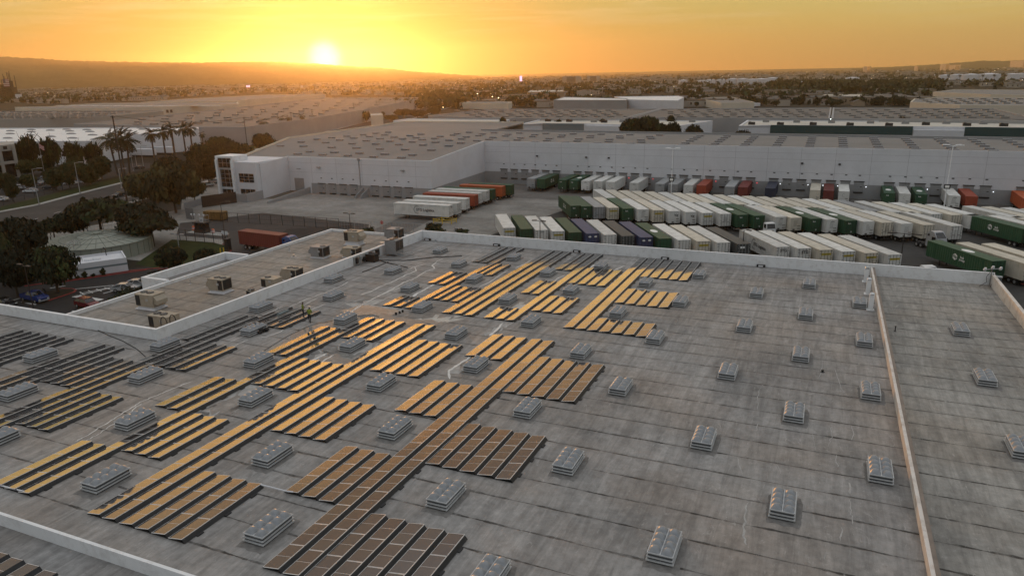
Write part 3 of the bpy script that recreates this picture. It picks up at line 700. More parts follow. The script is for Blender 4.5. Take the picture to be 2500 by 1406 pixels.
# ramp, stairs and their walls
mb = MB(); mb.prism([(-159.9, 176), (-152.6, 176), (-152.6, RY-.13), (-159.9, RY-.13)], GZ-.3, lambda x, y: GZ+.01+(y-176)*.055); build_w(mb, 'ramp', [asphalt('ramp_brown', (.10, .085, .07))], dw)
mb = MB(); mb.prism([(-152.55, 169), (-152.1, 169), (-152.1, RY-.05), (-152.55, RY-.05)], GZ, lambda x, y: GZ+.7+max(0, y-173)*.085); build_w(mb, 'ramp_wall', [WALLG], dw)
mb = MB(); mb.prism([(-168.5, 168.8), (-160.45, 168.8), (-160.45, 169.2), (-168.5, 169.2)], GZ, -9.6); mb.prism([(-160.4, 168.8), (-160.0, 168.8), (-160.0, 176), (-160.4, 176)], GZ, -9.4); build_w(mb, 'screen_wall', [WALLG], dw)
mb = MB()
for x in (-131.8, -129.9): mb.prism([(x, 184.5), (x+.25, 184.5), (x+.25, RY-.05), (x, RY-.05)], GZ, lambda x, y: GZ+.9+(y-184.5)*.42)
for k in range(7): mb.box(-131.54, -129.91, 185.2+k*.5, RY-.06, GZ+k*.18, GZ+(k+1)*.18)
build_w(mb, 'stairs', [WALLG], dw)
mb = MB(); mb.tube((-132.6, RY-.2, GZ), (-132.6, RY-.2, -.8), .12); mb.box(-133.0, -132.2, RY-.5, RY-.02, -.9, -.2); build_w(mb, 'downpipe', [WALLG], dw)
for k, (x, y, z) in enumerate(((-148, RY, -3.4), (-117, RY, -3.4), (-155, 188, -4))):
    build_w(MB().box(x-.6, x+.6, y-.7, y-.02, z-.15, z+.1), 'wall_light', [STEELP], dw)
for x in (-88, -71, -63.5, 3.9, -6): build_w(MB().box(x-.3, x+.3, WY-.5, WY-.035, -2.6, -2.2), 'wall_light', [DARK], dw)

# far skylights: one mesh each
FSK = mat('far_skylight', (.20, .19, .19), .4, var=.15); 
mb = MB(); mb.box(-1.25, 1.25, -.62, .62, 0, .45)
for k in range(4): mb.sphere((-.93+k*.62, 0, .45), .32, .6, 8, 4, 1)
fsk = mb.mesh('skylight', [FSK, DOME], False)
sk_pts = []
Z2 = lambda x, y: (600+x*.256, 100+y*.256)
def onroof(px, py):
    d = RW @ _ray(px, py); lo, hi_ = 150., 340.
    for _ in range(40):
        m_ = (lo+hi_)/2; z = HC+m_/d[1]*d[2]
        if z > droof(0, m_): lo = m_
        else: hi_ = m_
    return (d[0]/d[1]*lo, lo)
for q in ((495, 1085), (610, 1062), (735, 1092), (845, 1070), (975, 1100), (1085, 1077), (1222, 1112), (1325, 1087), (1485, 1120), (1590, 1095), (1770, 1048), (1935, 1007), (2050, 980), (1520, 1042), (1690, 1000), (1810, 973), (1280, 1037), (1240, 990), (1460, 995), (1375, 963), (1590, 970), (1055, 1028), (1015, 985), (1150, 958), (820, 1022), (760, 976), (895, 952), (550, 1012), (530, 970), (680, 945), (330, 1007), (1030, 933), (1280, 940), (1495, 943), (1415, 925), (1625, 930), (1180, 918), (1325, 903), (1565, 910), (1670, 897), (965, 915), (1120, 900), (1240, 887), (1360, 877), (820, 928)):
    sk_pts.append(onroof(*Z2(*q)))
for k in range(8):
    for y in (230.5, 236.2, 244.0, 250.7, 257.8, 264.5): sk_pts.append((-55.5-k*10.9-(2 if y in (230.5, 244., 257.8) else 0), y))
for k in range(-5, 6):
    for y in (230.5, 236.2, 244.0, 250.7, 257.8, 264.5): sk_pts.append((4.5+9.15*k, y))
for i, (x, y) in enumerate(sk_pts):
    o = link('roof_skylight', fsk); o.location = (x, y, droof(x, y)); tag(o, 'small dark skylight in the rows on the dock warehouse roof', 'skylight', 'skylights on the dock warehouse roof')

# ------------------------------------------------------------------ lettering
_txt = {}
def text_mesh(s, size, m, key=None, bold=.0):
    k = (s, size, m.name, bold)
    if k in _txt: return _txt[k]
    cu = bpy.data.curves.new('lettering', 'FONT'); cu.body = s; cu.size = size; cu.align_x = 'CENTER'; cu.align_y = 'CENTER'; cu.offset = bold; cu.extrude = .004; cu.resolution_u = 3; cu.space_line = .75
    o = bpy.data.objects.new('lettering', cu); COL.objects.link(o); bpy.context.view_layer.update()
    me = bpy.data.meshes.new_from_object(o); me.materials.clear(); me.materials.append(m)
    bpy.data.objects.remove(o); bpy.data.curves.remove(cu); me.name = 'lettering'; _txt[k] = me; return me
def put_text(s, size, m, parent, loc, rot, bold=.0, name='lettering'):
    o = link(name, text_mesh(s, size, m, None, bold), parent); o.location = loc; o.rotation_euler = rot; return o

# ------------------------------------------------------------------ containers on chassis
def cont(name, c, r=.55, d=.5): return mat(name, c, r, var=.10, scale=.7, objrand=.12, dirt=((c[0]*.55+.02, c[1]*.55+.018, c[2]*.5+.015), .55, d))
CT = dict(white=cont('container_white', (.60, .60, .58)), cream=cont('container_cream', (.56, .52, .44)), green=cont('container_green', (.020, .072, .036)), grey=cont('container_grey', (.30, .31, .32)), dark=cont('container_charcoal', (.055, .06, .06)),
          blue=cont('container_blue', (.045, .058, .125)), red=cont('container_red', (.30, .055, .028)), maroon=cont('container_maroon', (.15, .028, .024)), navy=cont('container_navy', (.022, .03, .06)), orange=cont('container_orange', (.42, .09, .03)))
INK = mat('print_black', (.015, .015, .016), .6); INKW = mat('print_white', (.72, .72, .70), .6, var=.03); BAND = mat('caution_yellow', (.42, .33, .03), .6, var=.2, scale=3); RIM = mat('wheel_rim', (.42, .42, .42), .4, .6, var=.1)
CHAS = mat('chassis_steel', (.035, .03, .028), .7, .2, var=.2); CHASR = mat('chassis_red', (.16, .03, .025), .7, .1, var=.2)
W2, ZB0, ZT0 = 1.29, 1.16, 4.06
_cb = {}
def body_mesh(cm, L, ribs, roofm=None):
    k = (cm.name, L, ribs)
    if k in _cb: return _cb[k]
    mb = MB(); n = int(L/.28) if ribs else 1; prof = []
    for i in range(n+1):
        x = -L*i/n
        if ribs and 2 < i < n-2:
            o = .0 if (i//1) % 2 else .045
            prof.append((x, W2-o))
        else: prof.append((x, W2))
    pts = [(x, y) for x, y in prof] + [(x, -y) for x, y in reversed(prof)]
    mb.prism(pts, ZB0, ZT0-.03)
    # roof sheet with shallow bows, posts and rails
    m = 14
    for i in range(m):
        xa, xb = -L*i/m, -L*(i+1)/m; xm = (xa+xb)/2
        mb.box(xb+.03, xa-.03, -W2+.05, W2-.05, ZT0-.0299, ZT0-.008)
    for s in (-1, 1):
        mb.box(-L, 0, s*W2-.03 if s > 0 else s*W2-.035, s*W2+.035 if s > 0 else s*W2+.03, ZT0-.16, ZT0)
        mb.box(-L, 0, s*W2-.03 if s > 0 else s*W2-.035, s*W2+.035 if s > 0 else s*W2+.03, ZB0-.02, ZB0+.14)
        for x in ((0, -.16), (-L+.16, -L), (-2.05, -2.25), (-L+2.25, -L+2.05)):
            mb.box(x[1], x[0]+.002, s*W2-.03 if s > 0 else s*W2-.045, s*W2+.045 if s > 0 else s*W2+.03, ZB0+.142, ZT0-.162)
    for x in (0, -L): mb.box(x-.06, x+.06, -W2+.04, W2-.04, ZT0-.12, ZT0+.001)
    me = mb.mesh('container_body', [cm]); _cb[k] = me; return me
_ends = {}
def end_mesh(kind, cm):
    k = (kind, cm.name)
    if k in _ends: return _ends[k]
    mb = MB()
    if kind == 'door':
        for s in (-1, 1):
            mb.box(.002, .05, .03 if s > 0 else -W2+.08, W2-.08 if s > 0 else -.03, ZB0+.12, ZT0-.14)
            for y in (.32, .95): mb.tube((.085, s*y, ZB0+.03), (.085, s*y, ZT0-.08), .028, n=6, m=1)
            for z in (ZB0+.7, ZB0+1.3, ZB0+2.1, ZB0+2.6): mb.box(.051, .1, s*.3-.04, s*.3+.04, z, z+.05, 1); mb.box(.051, .075, s*1.1-.1, s*1.1+.1, z, z+.07, 1)
            mb.box(.051, .12, s*.62-.28, s*.62+.28, ZB0+.95, ZB0+1.0, 1)
        mb.box(.0, .06, -W2, W2, ZB0-.12, ZB0+.02, 1)
    else:
        mb.box(.002, .035, -W2+.08, W2-.08, ZB0+.12, ZT0-.14)
        for y in (-.85, -.43, 0, .43, .85): mb.box(.036, .05, y-.05, y+.05, ZB0+.2, ZT0-.3)
        for z in (ZB0+.35, ZB0+.9): mb.box(.051, .07, .35, 1.05, z, z+.12, 1)
        mb.box(.036, .08, -.7, -.2, ZB0+.1, ZB0+.35, 1)
    me = mb.mesh('end_door' if kind == 'door' else 'front_wall', [cm, CHAS if cm.name != 'container_charcoal' else GALV]); _ends[k] = me; return me
def chassis_mesh(L, m):
    k = ('ch', L, m.name)
    if k in _cb: return _cb[k]
    mb = MB()
    for s in (-1, 1): mb.box(-L+.1, -.1, s*.5-.06, s*.5+.06, .86, 1.13)
    for i in range(9): x = -.3-(L-.6)*i/8; mb.box(x-.05, x+.05, -1.15, 1.15, .96, 1.12)
    mb.box(-.18, .0, -1.2, 1.2, .45, .6); mb.box(-.15, -.05, -.6, -.5, .6, .96); mb.box(-.15, -.05, .5, .6, .6, .96)
    _cb[k] = mb.mesh('chassis', [m]); return _cb[k]
def wheel_mesh(r=.5, wd=.52):
    mb = MB(); mb.tube((0, -wd/2, 0), (0, wd/2, 0), r, n=16)
    for s in (-1, 1): mb.tube((0, s*(wd/2-.02), 0), (0, s*(wd/2+.012), 0), r*.56, n=12, m=1); mb.tube((0, s*(wd/2+.013), 0), (0, s*(wd/2+.06), 0), r*.2, n=8, m=1)
    return mb.mesh('wheel', [BLACK, RIM])
WHEEL = wheel_mesh()
lg = MB()
for s in (-1, 1): lg.box(-.07, .07, s*.75-.07, s*.75+.07, .06, .95); lg.box(-.18, .18, s*.75-.15, s*.75+.15, 0, .06)
lg.box(-.04, .04, -.75, .75, .5, .58)
LEGS = lg.mesh('landing_gear', [CHAS])
hexm = MB(); hexm.poly([(math.cos(a)*.62, math.sin(a)*.62, 0) for a in [R_(30+60*k) for k in range(6)]]); 
for k in (-.22, .1): hexm.box(k, k+.12, -.32, .32, .003, .008, 1)
hexm.box(-.1, .1, -.06, .06, .003, .008, 1); hexm.box(-.42, -.26, -.1, .32, .003, .008, 1); hexm.box(.26, .42, -.32, .1, .003, .008, 1)
HEX = hexm.mesh('hexagon_emblem', [INKW, CT['green']])
oval = MB(); oval.poly([(math.cos(2*math.pi*k/20)*1.45, math.sin(2*math.pi*k/20)*.7, 0) for k in range(20)]); OVAL = oval.mesh('roof_emblem', [INKW])
def arc_mesh():
    mb = MB()
    for k in range(18):
        a, b = R_(60+13*k), R_(60+13*(k+1)); 
        for q in (1,): mb.quad((math.cos(a)*1.0, math.sin(a)*1.0, 0), (math.cos(b)*1.0, math.sin(b)*1.0, 0), (math.cos(b)*.90, math.sin(b)*.90, 0), (math.cos(a)*.90, math.sin(a)*.90, 0))
    return mb.mesh('logo_arc', [INK])
ARC = arc_mesh()
cb = MB(); cb.box(.09, .10, -.95, .95, 3.05, 3.42); cb.box(.1, .104, -.8, .8, 3.2, 3.27, 1); CAUT = cb.mesh('caution_band', [BAND, INK])
EN = (R_(90), 0, R_(90)); SD = (R_(90), 0, R_(0)); SDL = (R_(90), 0, R_(180))
def trailer(label, colour, loc, d, group, L=16.1, end='door', ribs=True, wheels='near', red=False, extra=()):
    rz = math.atan2(d[1], d[0]); cm = CT[colour]
    t = thing('container_trailer', label, 'container trailer', (loc[0], loc[1], GZ+.015), (0, 0, rz), group)
    link('container_body', body_mesh(cm, L, ribs), t); link('end_door' if end == 'door' else 'front_wall', end_mesh(end, cm), t)
    link('chassis', chassis_mesh(L, CHASR if red else CHAS), t)
    o = link('landing_gear', LEGS, t); o.location = (-L+3.2 if wheels == 'near' else -3.2, 0, 0)
    for ax in (1.6, 2.85):
        for s in (-1, 1):
            o = link('wheel', WHEEL, t); o.location = (-ax if wheels == 'near' else -L+ax, s*.95, .5)
    e = .055
    for x in extra:
        if x == 'oval': o = link('roof_emblem', OVAL, t); o.location = (-L*.45, 0, ZT0+.004)
        elif x == 'hub':   # left-hand side as one faces the near end
            o = link('hexagon_emblem', HEX, t); o.location = (-L*.53, -W2-e, 2.75); o.rotation_euler = SD
            put_text('hub\ngroup', .62, INKW, t, (-L*.53+1.75, -W2-e, 2.72), SD, .012)
        elif x == 'hubr':
            o = link('hexagon_emblem', HEX, t); o.location = (-L*.45, W2+e, 2.75); o.rotation_euler = SDL
            put_text('hub\ngroup', .62, INKW, t, (-L*.45-1.75, W2+e, 2.72), SDL, .012)
        elif x == 'hubend': put_text('hub', .42, INKW, t, (.09, -.45, 3.45), EN, .01); put_text('V', .5, INKW, t, (.09, .1, 1.55), EN, .015)
        elif x == 'stgside':
            put_text('STG Logistics', .95, INK, t, (-L*.42, -W2-e, 2.62), SD, .012)
            o = link('logo_arc', ARC, t); o.location = (-L*.42-2.35, -W2-e, 2.62); o.rotation_euler = SD
        elif x == 'stgend': put_text('STG', .75, INK, t, (.125, .1, 3.3), EN, .02)
        elif x == 'stgdoor': put_text('STG', .42, INK, t, (.125, .2, 3.5), EN, .01)
        elif x == 'vt': put_text('VX', .75, INK, t, (.085, .35, 3.0), (R_(90), R_(12), R_(90)), .02)
        elif x == 'line': MB().box(.0511, .056, -.35, .5, 3.5, 3.6).box(.0511, .056, .0, .12, 3.66, 3.74).build('notice_print', [INK], t)
        elif x == 'ring':
            o = link('logo_arc', ARC, t); o.location = (.085, 0, 3.0); o.rotation_euler = EN; o.scale = (.42, .42, .42)
        elif x == 'caut': link('caution_band', CAUT, t)
        elif x == 'rules':
            mb = MB()
            for k in range(6): mb.box(.051 if end != 'door' else .126, .056 if end != 'door' else .131, -.55, .55-random.random()*.5, 3.3-k*.22, 3.34-k*.22)
            mb.build('notice_print', [INK], t)
        elif x == 'cosco': 
            mb = MB()
            for y in (-.6, .6): mb.poly([(.127, y+math.cos(a)*.34, 3.4+math.sin(a)*.2) for a in [R_(60*k) for k in range(6)]]); 
            mb.build('door_emblem', [INKW], t)
        elif x == 'plates':
            mb = MB()
            for y in (-.55, -.05): mb.box(.127, .132, y-.2, y+.2, 3.2, 3.6)
            mb.build('door_placard', [INKW], t)
    return t
D60 = (math.cos(R_(-59.5)), math.sin(R_(-59.5)))
LFT = Vector((D60[1], -D60[0]))
def from_left_corner(x, y, d=D60): return (x - d[1]*1.3, y + d[0]*1.3)
CNAME = dict(white='white', cream='off white', green='dark green', grey='grey', dark='charcoal', blue='slate blue', red='rust red', maroon='maroon', navy='navy blue', orange='orange red')
# nearest row, doors towards us
r1 = [('white', 'caut'), ('green', 'rules'), ('white', 'line'), ('white', 'caut'), ('green', 'rules'), ('blue', 'cosco'), ('white', ''), ('dark', 'rules'), ('blue', 'cosco'), ('green', 'oval'), ('white', ''), ('cream', 'caut'), ('white', ''), ('dark', 'plates')]
for k, (c, x) in enumerate(r1):
    trailer(f'{CNAME[c]} container, {ORD[k+1]} from the left in the row behind the parapet', c, from_left_corner(-62.5+3.745*k+(.3 if k == 1 else 0), 140.3), D60, 'nearest row of parked containers', extra=[x] if x else (), red=(k % 4 == 1))
for k, (c, x) in enumerate([('white', ('stgend', 'stgside')), ('white', ('stgend',)), ('cream', ('caut',)), ('white', ('caut',)), ('cream', ('caut', 'rules')), ('white', ('caut',))]):
    trailer(f'{CNAME[c]} container, {ORD[k+1]} from the left beside the white yard tractor', c, from_left_corner(-6.8+3.73*k, 140.2), D60, 'white containers left of the yard tractor', extra=x)
trailer('dark green container with white hexagon emblem parked by the portable toilets', 'green', from_left_corner(27.6, 140.8), D60, None, extra=('hub', 'oval', 'rules'))
trailer('off white corrugated container right of the green hexagon container, nearer', 'cream', from_left_corner(32.2, 140.5), D60, None, extra=('rules',), red=True)
trailer('off white corrugated container at the right frame edge behind another', 'cream', from_left_corner(36.4, 141.0), D60, None)
# middle row
r2 = [('green', 'door', ('hubend', 'hub')), ('green', 'door', ('hubend',)), ('grey', 'door', ()), ('cream', 'door', ('caut',)), ('green', 'door', ('hubend',)), ('white', 'nose', ('line', 'rules')), ('cream', 'door', ('caut',)), ('white', 'nose', ('vt',)), ('white', 'nose', ('vt',)), ('white', 'door', ('caut',)), ('white', 'door', ('rules',)), ('green', 'door', ('hubend', 'oval')),
      ('green', 'door', ('hubend',)), ('white', 'nose', ('line', 'rules')), ('cream', 'nose', ('rules',)), ('green', 'door', ('hubend', 'oval')), ('white', 'nose', ('line', 'rules')), ('green', 'door', ('hubend', 'oval')), ('white', 'nose', ('rules',)), ('cream', 'door', ('rules',)), ('white', 'nose', ('rules',)), ('cream', 'door', ())]
xs2 = [-57.3, -54.4, -51.1, -47.6, -43.9, -40.2, -36.5, -32.7, -28.9, -25.0, -21.0, -17.2, -13.6, -9.0, -5.8, -1.7, 1.6, 5.4, 8.8, 12.4, 16.1, 20.2]
for k, (c, e, x) in enumerate(r2):
    trailer(f'{CNAME[c]} container, {ORD[k+1]} from the left in the middle row', c, from_left_corner(xs2[k], 170.2), D60, 'middle row of parked containers', end=e, extra=x, ribs=(c not in ('white',) or e == 'door'))
trailer('white container with black corner mark right of the grey tractor', 'white', from_left_corner(25.3, 170.8), D60, None, extra=('plates',))
trailer('dark green container with hexagon emblem at the right end of the middle row', 'green', from_left_corner(38.0, 171.9), D60, None, extra=('hub', 'hubend'))
for k, x in enumerate((42.2, 46.5)): trailer(['white container behind the right hand green hexagon container', 'off white container at the right frame edge of the middle row'][k], ['white', 'cream'][k], from_left_corner(x, 171.9), D60, None, end='nose')
trailer('dark green container end just showing at the right frame edge', 'green', from_left_corner(48.8, 156.0), D60, None, extra=('rules',))
# back row, nose to nose with the middle row
c3 = ['white', 'cream', 'cream', 'cream', 'cream', 'white', 'cream', 'cream', 'white', 'cream', 'white', 'cream', 'cream', 'cream', 'cream', 'white', 'cream', 'grey', 'white', 'cream', 'white', 'cream', 'white', 'white', 'cream', 'white', 'cream', 'white']
x3 = [-59.7+3.68*k for k in range(18)] + [7.6, 11.5, 15.4, 19.2, 23.0, 30.8, 34.5, 38.4, 42.3, 46.2]
for k, c in enumerate(c3):
    cx, cy_ = from_left_corner(x3[k], 197.0); L = 16.1
    trailer(f'{CNAME[c]} trailer, {ORD[k+1]} from the left in the row nearest the dock wall', c, (cx+D60[0]*15.2, cy_+D60[1]*15.2), D60, 'back row of parked trailers', L=15.2, end='door', ribs=False, wheels='far')
# backed into the docks
dk = [(-86.2, 'grey', '', .35), (-82.8, 'green', 'hubr', .3), (-75.7, 'green', 'hubend', .12), (-72.0, 'green', 'hubend,oval', .1), (-68.2, 'white', 'line', .08), (-64.3, 'white', 'rules', .06), (-60.4, 'white', 'ring', .05), (-53.1, 'white', 'line', .04), (-45.4, 'grey', 'line', .02), (-41.6, 'grey', 'ring', 0), (-37.1, 'white', 'ring', 0), (-33.4, 'red', '', 0), (-25.5, 'grey', '', 0), (-21.9, 'maroon', 'line', 0),
      (-14.6, 'navy', '', 0), (-3.0, 'cream', '', 0), (.4, 'maroon', 'rules', 0), (4.2, 'white', 'ring', 0), (15.1, 'green', 'hubend,oval', 0), (18.7, 'white', 'ring', 0), (22.5, 'green', 'hubend,oval', 0), (29.9, 'white', 'line,rules', 0), (33.7, 'red', 'ring', 0), (45.9, 'orange', '', 0)]
for k, (x, c, ex, a) in enumerate(dk):
    d = (-math.sin(a)*.0 - a*.0, -1.0); L = 13.4
    trailer(f'{CNAME[c]} trailer backed against the dock wall, {ORD[k+1]} from the left', c, (x+1.3, 212.6), d, 'trailers backed into the docks', L=13.4, end='nose', ribs=c in ('green', 'red', 'maroon', 'navy', 'orange'), wheels='far', extra=[e for e in ex.split(',') if e])
# the group along the recess, sides towards us
lg9 = [(-86.9, 161.0, 'white', 'stgside,stgdoor', 'white container with long black lettering on its side at the yard corner'), (-86.5, 164.9, 'white', 'rules', 'white smooth trailer just behind the lettered white container'), (-87.4, 171.6, 'white', 'line', 'white smooth trailer third behind the lettered white container'), (-87.6, 177.4, 'red', '', 'rust red container between white ones in the left stack'), (-88.0, 181.2, 'white', '', 'white container right behind the rust red one'), (-87.8, 185.3, 'white', 'line', 'white container in front of the green one in the left stack'), (-87.2, 188.2, 'green', 'rules', 'dark green container between white and orange red ones at left'), (-86.8, 194.4, 'orange', 'rules', 'orange red container near the wing wall end'), (-85.5, 198.0, 'green', 'rules', 'green container farthest back in the left stack')]
for x, y, c, ex, lab in lg9:
    trailer(lab, c, (x, y+1.3), (1.0, .008), 'containers parked side by side left', L=16.1 if y < 190 else 14, extra=[e for e in ex.split(',') if e], ribs=c != 'white' or y in (161.0, 181.2, 185.3))

# ------------------------------------------------------------------ tractors
def curve_prism(mb, prof, y0, y1, m=0, taper=0.0, zt=None):
    """side profile (x, z) swept across y; taper narrows it towards the top"""
    zs = [p[1] for p in prof]; lo, hi_ = min(zs), max(zs); i = len(mb.v); n = len(prof); cy_ = (y0+y1)/2
    A_ = sum(prof[k][0]*prof[(k+1) % n][1]-prof[(k+1) % n][0]*prof[k][1] for k in range(n))
    if A_ > 0: prof = prof[::-1]
    for y in (y0, y1):
        for x, z in prof:
            f = 1-taper*((z-lo)/(hi_-lo+1e-6)); mb.v.append((x, cy_+(y-cy_)*f, z))
    for k in range(n):
        j = (k+1) % n; mb.f.append((i+k, i+n+k, i+n+j, i+j)); mb.m.append(m)
    mb.f.append(tuple(i+k for k in range(n))); mb.m.append(m); mb.f.append(tuple(i+n+n-1-k for k in range(n))); mb.m.append(m)
def tractor(label, loc, rz, cm, sleeper=True, cat='truck'):
    t = thing('tractor_unit', label, cat, (loc[0], loc[1], GZ+.015), (0, 0, rz))
    mb = MB()
    if sleeper:
        curve_prism(mb, [(0, 1.0), (0, 3.5), (.9, 3.95), (1.9, 3.85), (2.9, 2.75), (3.1, 2.05), (4.6, 1.8), (4.95, 1.35), (4.95, .7), (.2, .75)], -1.2, 1.2, 0, .12)
        body = mb.build('cab', [cm], t)
        g = MB(); g.poly([(1.98, -.85, 3.72), (2.93, -1.0, 2.78), (2.93, 1.0, 2.78), (1.98, .85, 3.72)][::-1]); 
        g.v = [(v[0]+.04, v[1], v[2]+.03) for v in g.v]; g.build('windscreen', [GLASS], t)
        g = MB()
        for s in (-1, 1): g.box(1.6, 2.6, s*1.16-.02, s*1.16+.02, 2.2, 2.9); g.box(.3, .8, s*1.12-.02, s*1.12+.02, 2.9, 3.3)
        g.build('side_window', [GLASS], t)
        MB().box(4.951, 5.0, -.7, .7, .8, 1.6).build('radiator_grille', [GALV], t); MB().box(4.9, 5.15, -1.2, 1.2, .35, .72).build('bumper', [GALV], t); ax = (4.0, -1.2, -2.5)
        g = MB()
        for s in (-1, 1): g.box(4.5, 4.98, s*1.0-.18, s*1.0+.18, 1.25, 1.45)
        g.build('headlight', [INKW], t)
        for s in (-1, 1): MB().box(2.6, 2.8, s*1.45-.1, s*1.45+.1, 1.9, 2.6).build('mirror', [BLACK], t)
    else:
        curve_prism(mb, [(0, 1.0), (0, 3.05), (.15, 3.15), (1.35, 3.1), (1.75, 2.1), (1.85, 1.2), (1.85, .55), (.1, .6)], -1.1, 1.1, 0, .08)
        mb.build('cab', [cm], t)
        g = MB(); g.poly([(1.40, -.9, 3.0), (1.78, -.98, 2.0), (1.78, .98, 2.0), (1.40, .9, 3.0)][::-1]); g.v = [(v[0]+.03, v[1], v[2]) for v in g.v]; g.build('windscreen', [GLASS], t)
        g = MB()
        for s in (-1, 1): g.box(.35, 1.3, s*1.06-.02, s*1.06+.02, 2.0, 2.85)
        g.build('side_window', [GLASS], t); MB().box(1.851, 1.95, -1.05, 1.05, .4, .9).build('bumper', [DARK], t); ax = (.9, -2.4)
        MB().box(1.86, 1.9, -.5, .5, 1.25, 1.6).build('radiator_grille', [DARK], t)
    MB().box(-3.4, .2, -.45, .45, .7, .95).build('chassis', [CHAS], t)
    for x in ax:
        for s in (-1, 1): o = link('wheel', WHEEL, t); o.location = (x, s*.95, .5)
    return t
CABW = mat('cab_white', (.62, .63, .64), .4, var=.04); CABG = mat('cab_silver', (.36, .37, .39), .35, .3, var=.06); CABB = mat('cab_blue', (.04, .09, .24), .25, .1, var=.1, spec=.6)
p = G(2208, 655); tractor('white cab-over yard tractor right of the white containers', (17.6, 138.6), R_(-62), CABW, False)
tractor('white yard tractor between green containers in the middle row', (-10.4, 168.6), R_(-60), CABW, False)
tractor('silver sleeper tractor with sloped roof parked among white containers', (21.4, 166.3), R_(-58), CABG, True)
# the rust red container leaving on a blue tractor
q = G(590, 608); q2 = G(640, 575, GZ+4.06)
ld = Vector((1.0, -.09)).normalized()
e0 = AT(690, 589, 120.0)
tt = G(681.5, 575.5, GZ+4.05)
trailer('rust red container rolling out on a chassis behind a blue tractor', 'maroon', (tt.x, tt.y+1.3), ld, None, L=12.2, end='nose', wheels='far')
tractor('blue tractor pulling the rust red container past the office roof', (tt.x+.6, tt.y+1.2), math.atan2(ld.y, ld.x), CABB, True)

# ------------------------------------------------------------------ rooftop units
FANB = mat('fan_black', (.012, .012, .013), .6, var=.2)
def rooftop_unit(px, label, c, L=3.0, W=2.1, H=1.55, rz=0.0, fans=2, hood=True, surf=OZ, dark=1, curb=.45, grp='rooftop air units'):
    p = G(px[0], px[1], surf) if surf is not None else RF(*px)
    L, W, H = L*.86, W*.86, H*.9
    t = thing('air_conditioning_unit', label, 'air conditioner', p, (0, 0, rz), grp)
    mb = MB().box(-L/2+.12, L/2-.12, -W/2+.1, W/2-.1, 0, curb).box(-L/2-.12, L/2+.12, -W/2-.12, W/2+.12, .06, .16); mb.build('roof_curb', [WALLW], t)
    mb = MB().box(-L/2, L/2, -W/2, W/2, curb, curb+H); mb.box(-L/2-.04, L/2+.04, -W/2-.04, W/2+.04, curb+H, curb+H+.06)
    for x in np.linspace(-L/2+.7, L/2-.5, 3): mb.box(x-.012, x+.012, -W/2-.006, -W/2-.0005, curb+.08, curb+H-.05); 
    mb.build('casing', [c], t)
    mb = MB(); e = -L/2 if dark > 0 else L/2
    mb.box(min(e, e-dark*.025), max(e, e-dark*.025), -W/2+.12, W/2-.12, curb+.12, curb+H-.1); mb.box(-L/2+.06 if dark > 0 else L/2-.75, -L/2+.75 if dark > 0 else L/2-.06, -W/2-.02, -W/2-.001, curb+.12, curb+H-.1); mb.build('condenser_coil', [DARK], t)
    for k in range(fans):
        x = -L/2+.55+k*.95 if dark > 0 else L/2-.55-k*.95
        mb = MB(); mb.tube((x, 0, curb+H+.06), (x, 0, curb+H+.13), .42, n=18); f = mb.build('fan_housing', [FANB], t)
        mb = MB()
        for a in range(6): mb.tube((x, 0, curb+H+.136), (x+.4*math.cos(a*1.047), .4*math.sin(a*1.047), curb+H+.136), .012, n=4)
        mb.build('fan_guard', [GALV], f)
    if hood:
        s = -1 if dark < 0 else 1; x = s*L/2
        mb = MB(); mb.prism([(x, -W/2+.15), (x+s*.5, -W/2+.15), (x+s*.5, W/2-.15), (x, W/2-.15)], lambda a, b: curb+.35, lambda a, b: curb+H-.1-abs(a-x)*1.0); mb.build('intake_hood', [c], t)
    mb = MB().box(L*.1, L*.1+.35, -W/2-.03, -W/2-.001, curb+.7, curb+1.0); mb.build('label_plate', [GALV], t)
    return t
rooftop_unit((371, 752), 'tan rooftop unit nearest the left office corner, fans on top', TAN, 3.2, 2.2, 1.6, R_(2))
rooftop_unit((404, 800), 'long tan unit at the parapet corner beside the ladder hoops', TAN, 3.3, 2.0, 1.5, R_(0), hood=False, curb=.2)
rooftop_unit((540, 713), 'tan unit on a white curb, second up the office roof', TAN, 2.7, 2.0, 1.6, R_(2), dark=-1)
rooftop_unit((613, 726), 'tiny tan condenser at the parapet of the office roof', TAN, .9, .8, .95, 0, fans=1, hood=False, curb=.12)
rooftop_unit((665, 702), 'tan unit with one fan tight against the parapet', TAN, 2.5, 1.9, 1.25, 0, fans=1, curb=.2, hood=False)
rooftop_unit((716.5, 684), 'tan unit right of the one-fan unit by the parapet', TAN, 2.6, 2.0, 1.6, R_(2), dark=-1, curb=.25)
rooftop_unit((783, 628.5), 'grey unit in the middle of the office roof', GREYP, 2.6, 2.1, 1.6, R_(2), dark=-1, fans=1, curb=.3)
rooftop_unit((861, 628), 'tan unit between the grey unit and the parapet', TAN, 2.7, 2.0, 1.5, R_(2), dark=-1, fans=1, curb=.2)
rooftop_unit((866, 597), 'tan unit on a tall pale curb near the office far edge', TAN, 3.0, 2.3, 1.7, R_(2), curb=.7)
rooftop_unit((966, 587), 'tan unit farthest back at the main roof parapet', GREYP, 2.6, 2.2, 1.9, R_(2), dark=-1, fans=1, curb=.3)
p = RF(963.5, 622)
t = thing('chiller', 'tall grey chiller with two brown louvre banks on the main roof', 'chiller', p, (TILT, 0, 0)); t.scale = (.74, .78, .78)
mb = MB()
for x in (-1.1, 1.1):
    for y in (-1.2, 1.2): mb.tube((x, y, 0), (x, y, .35), .06)
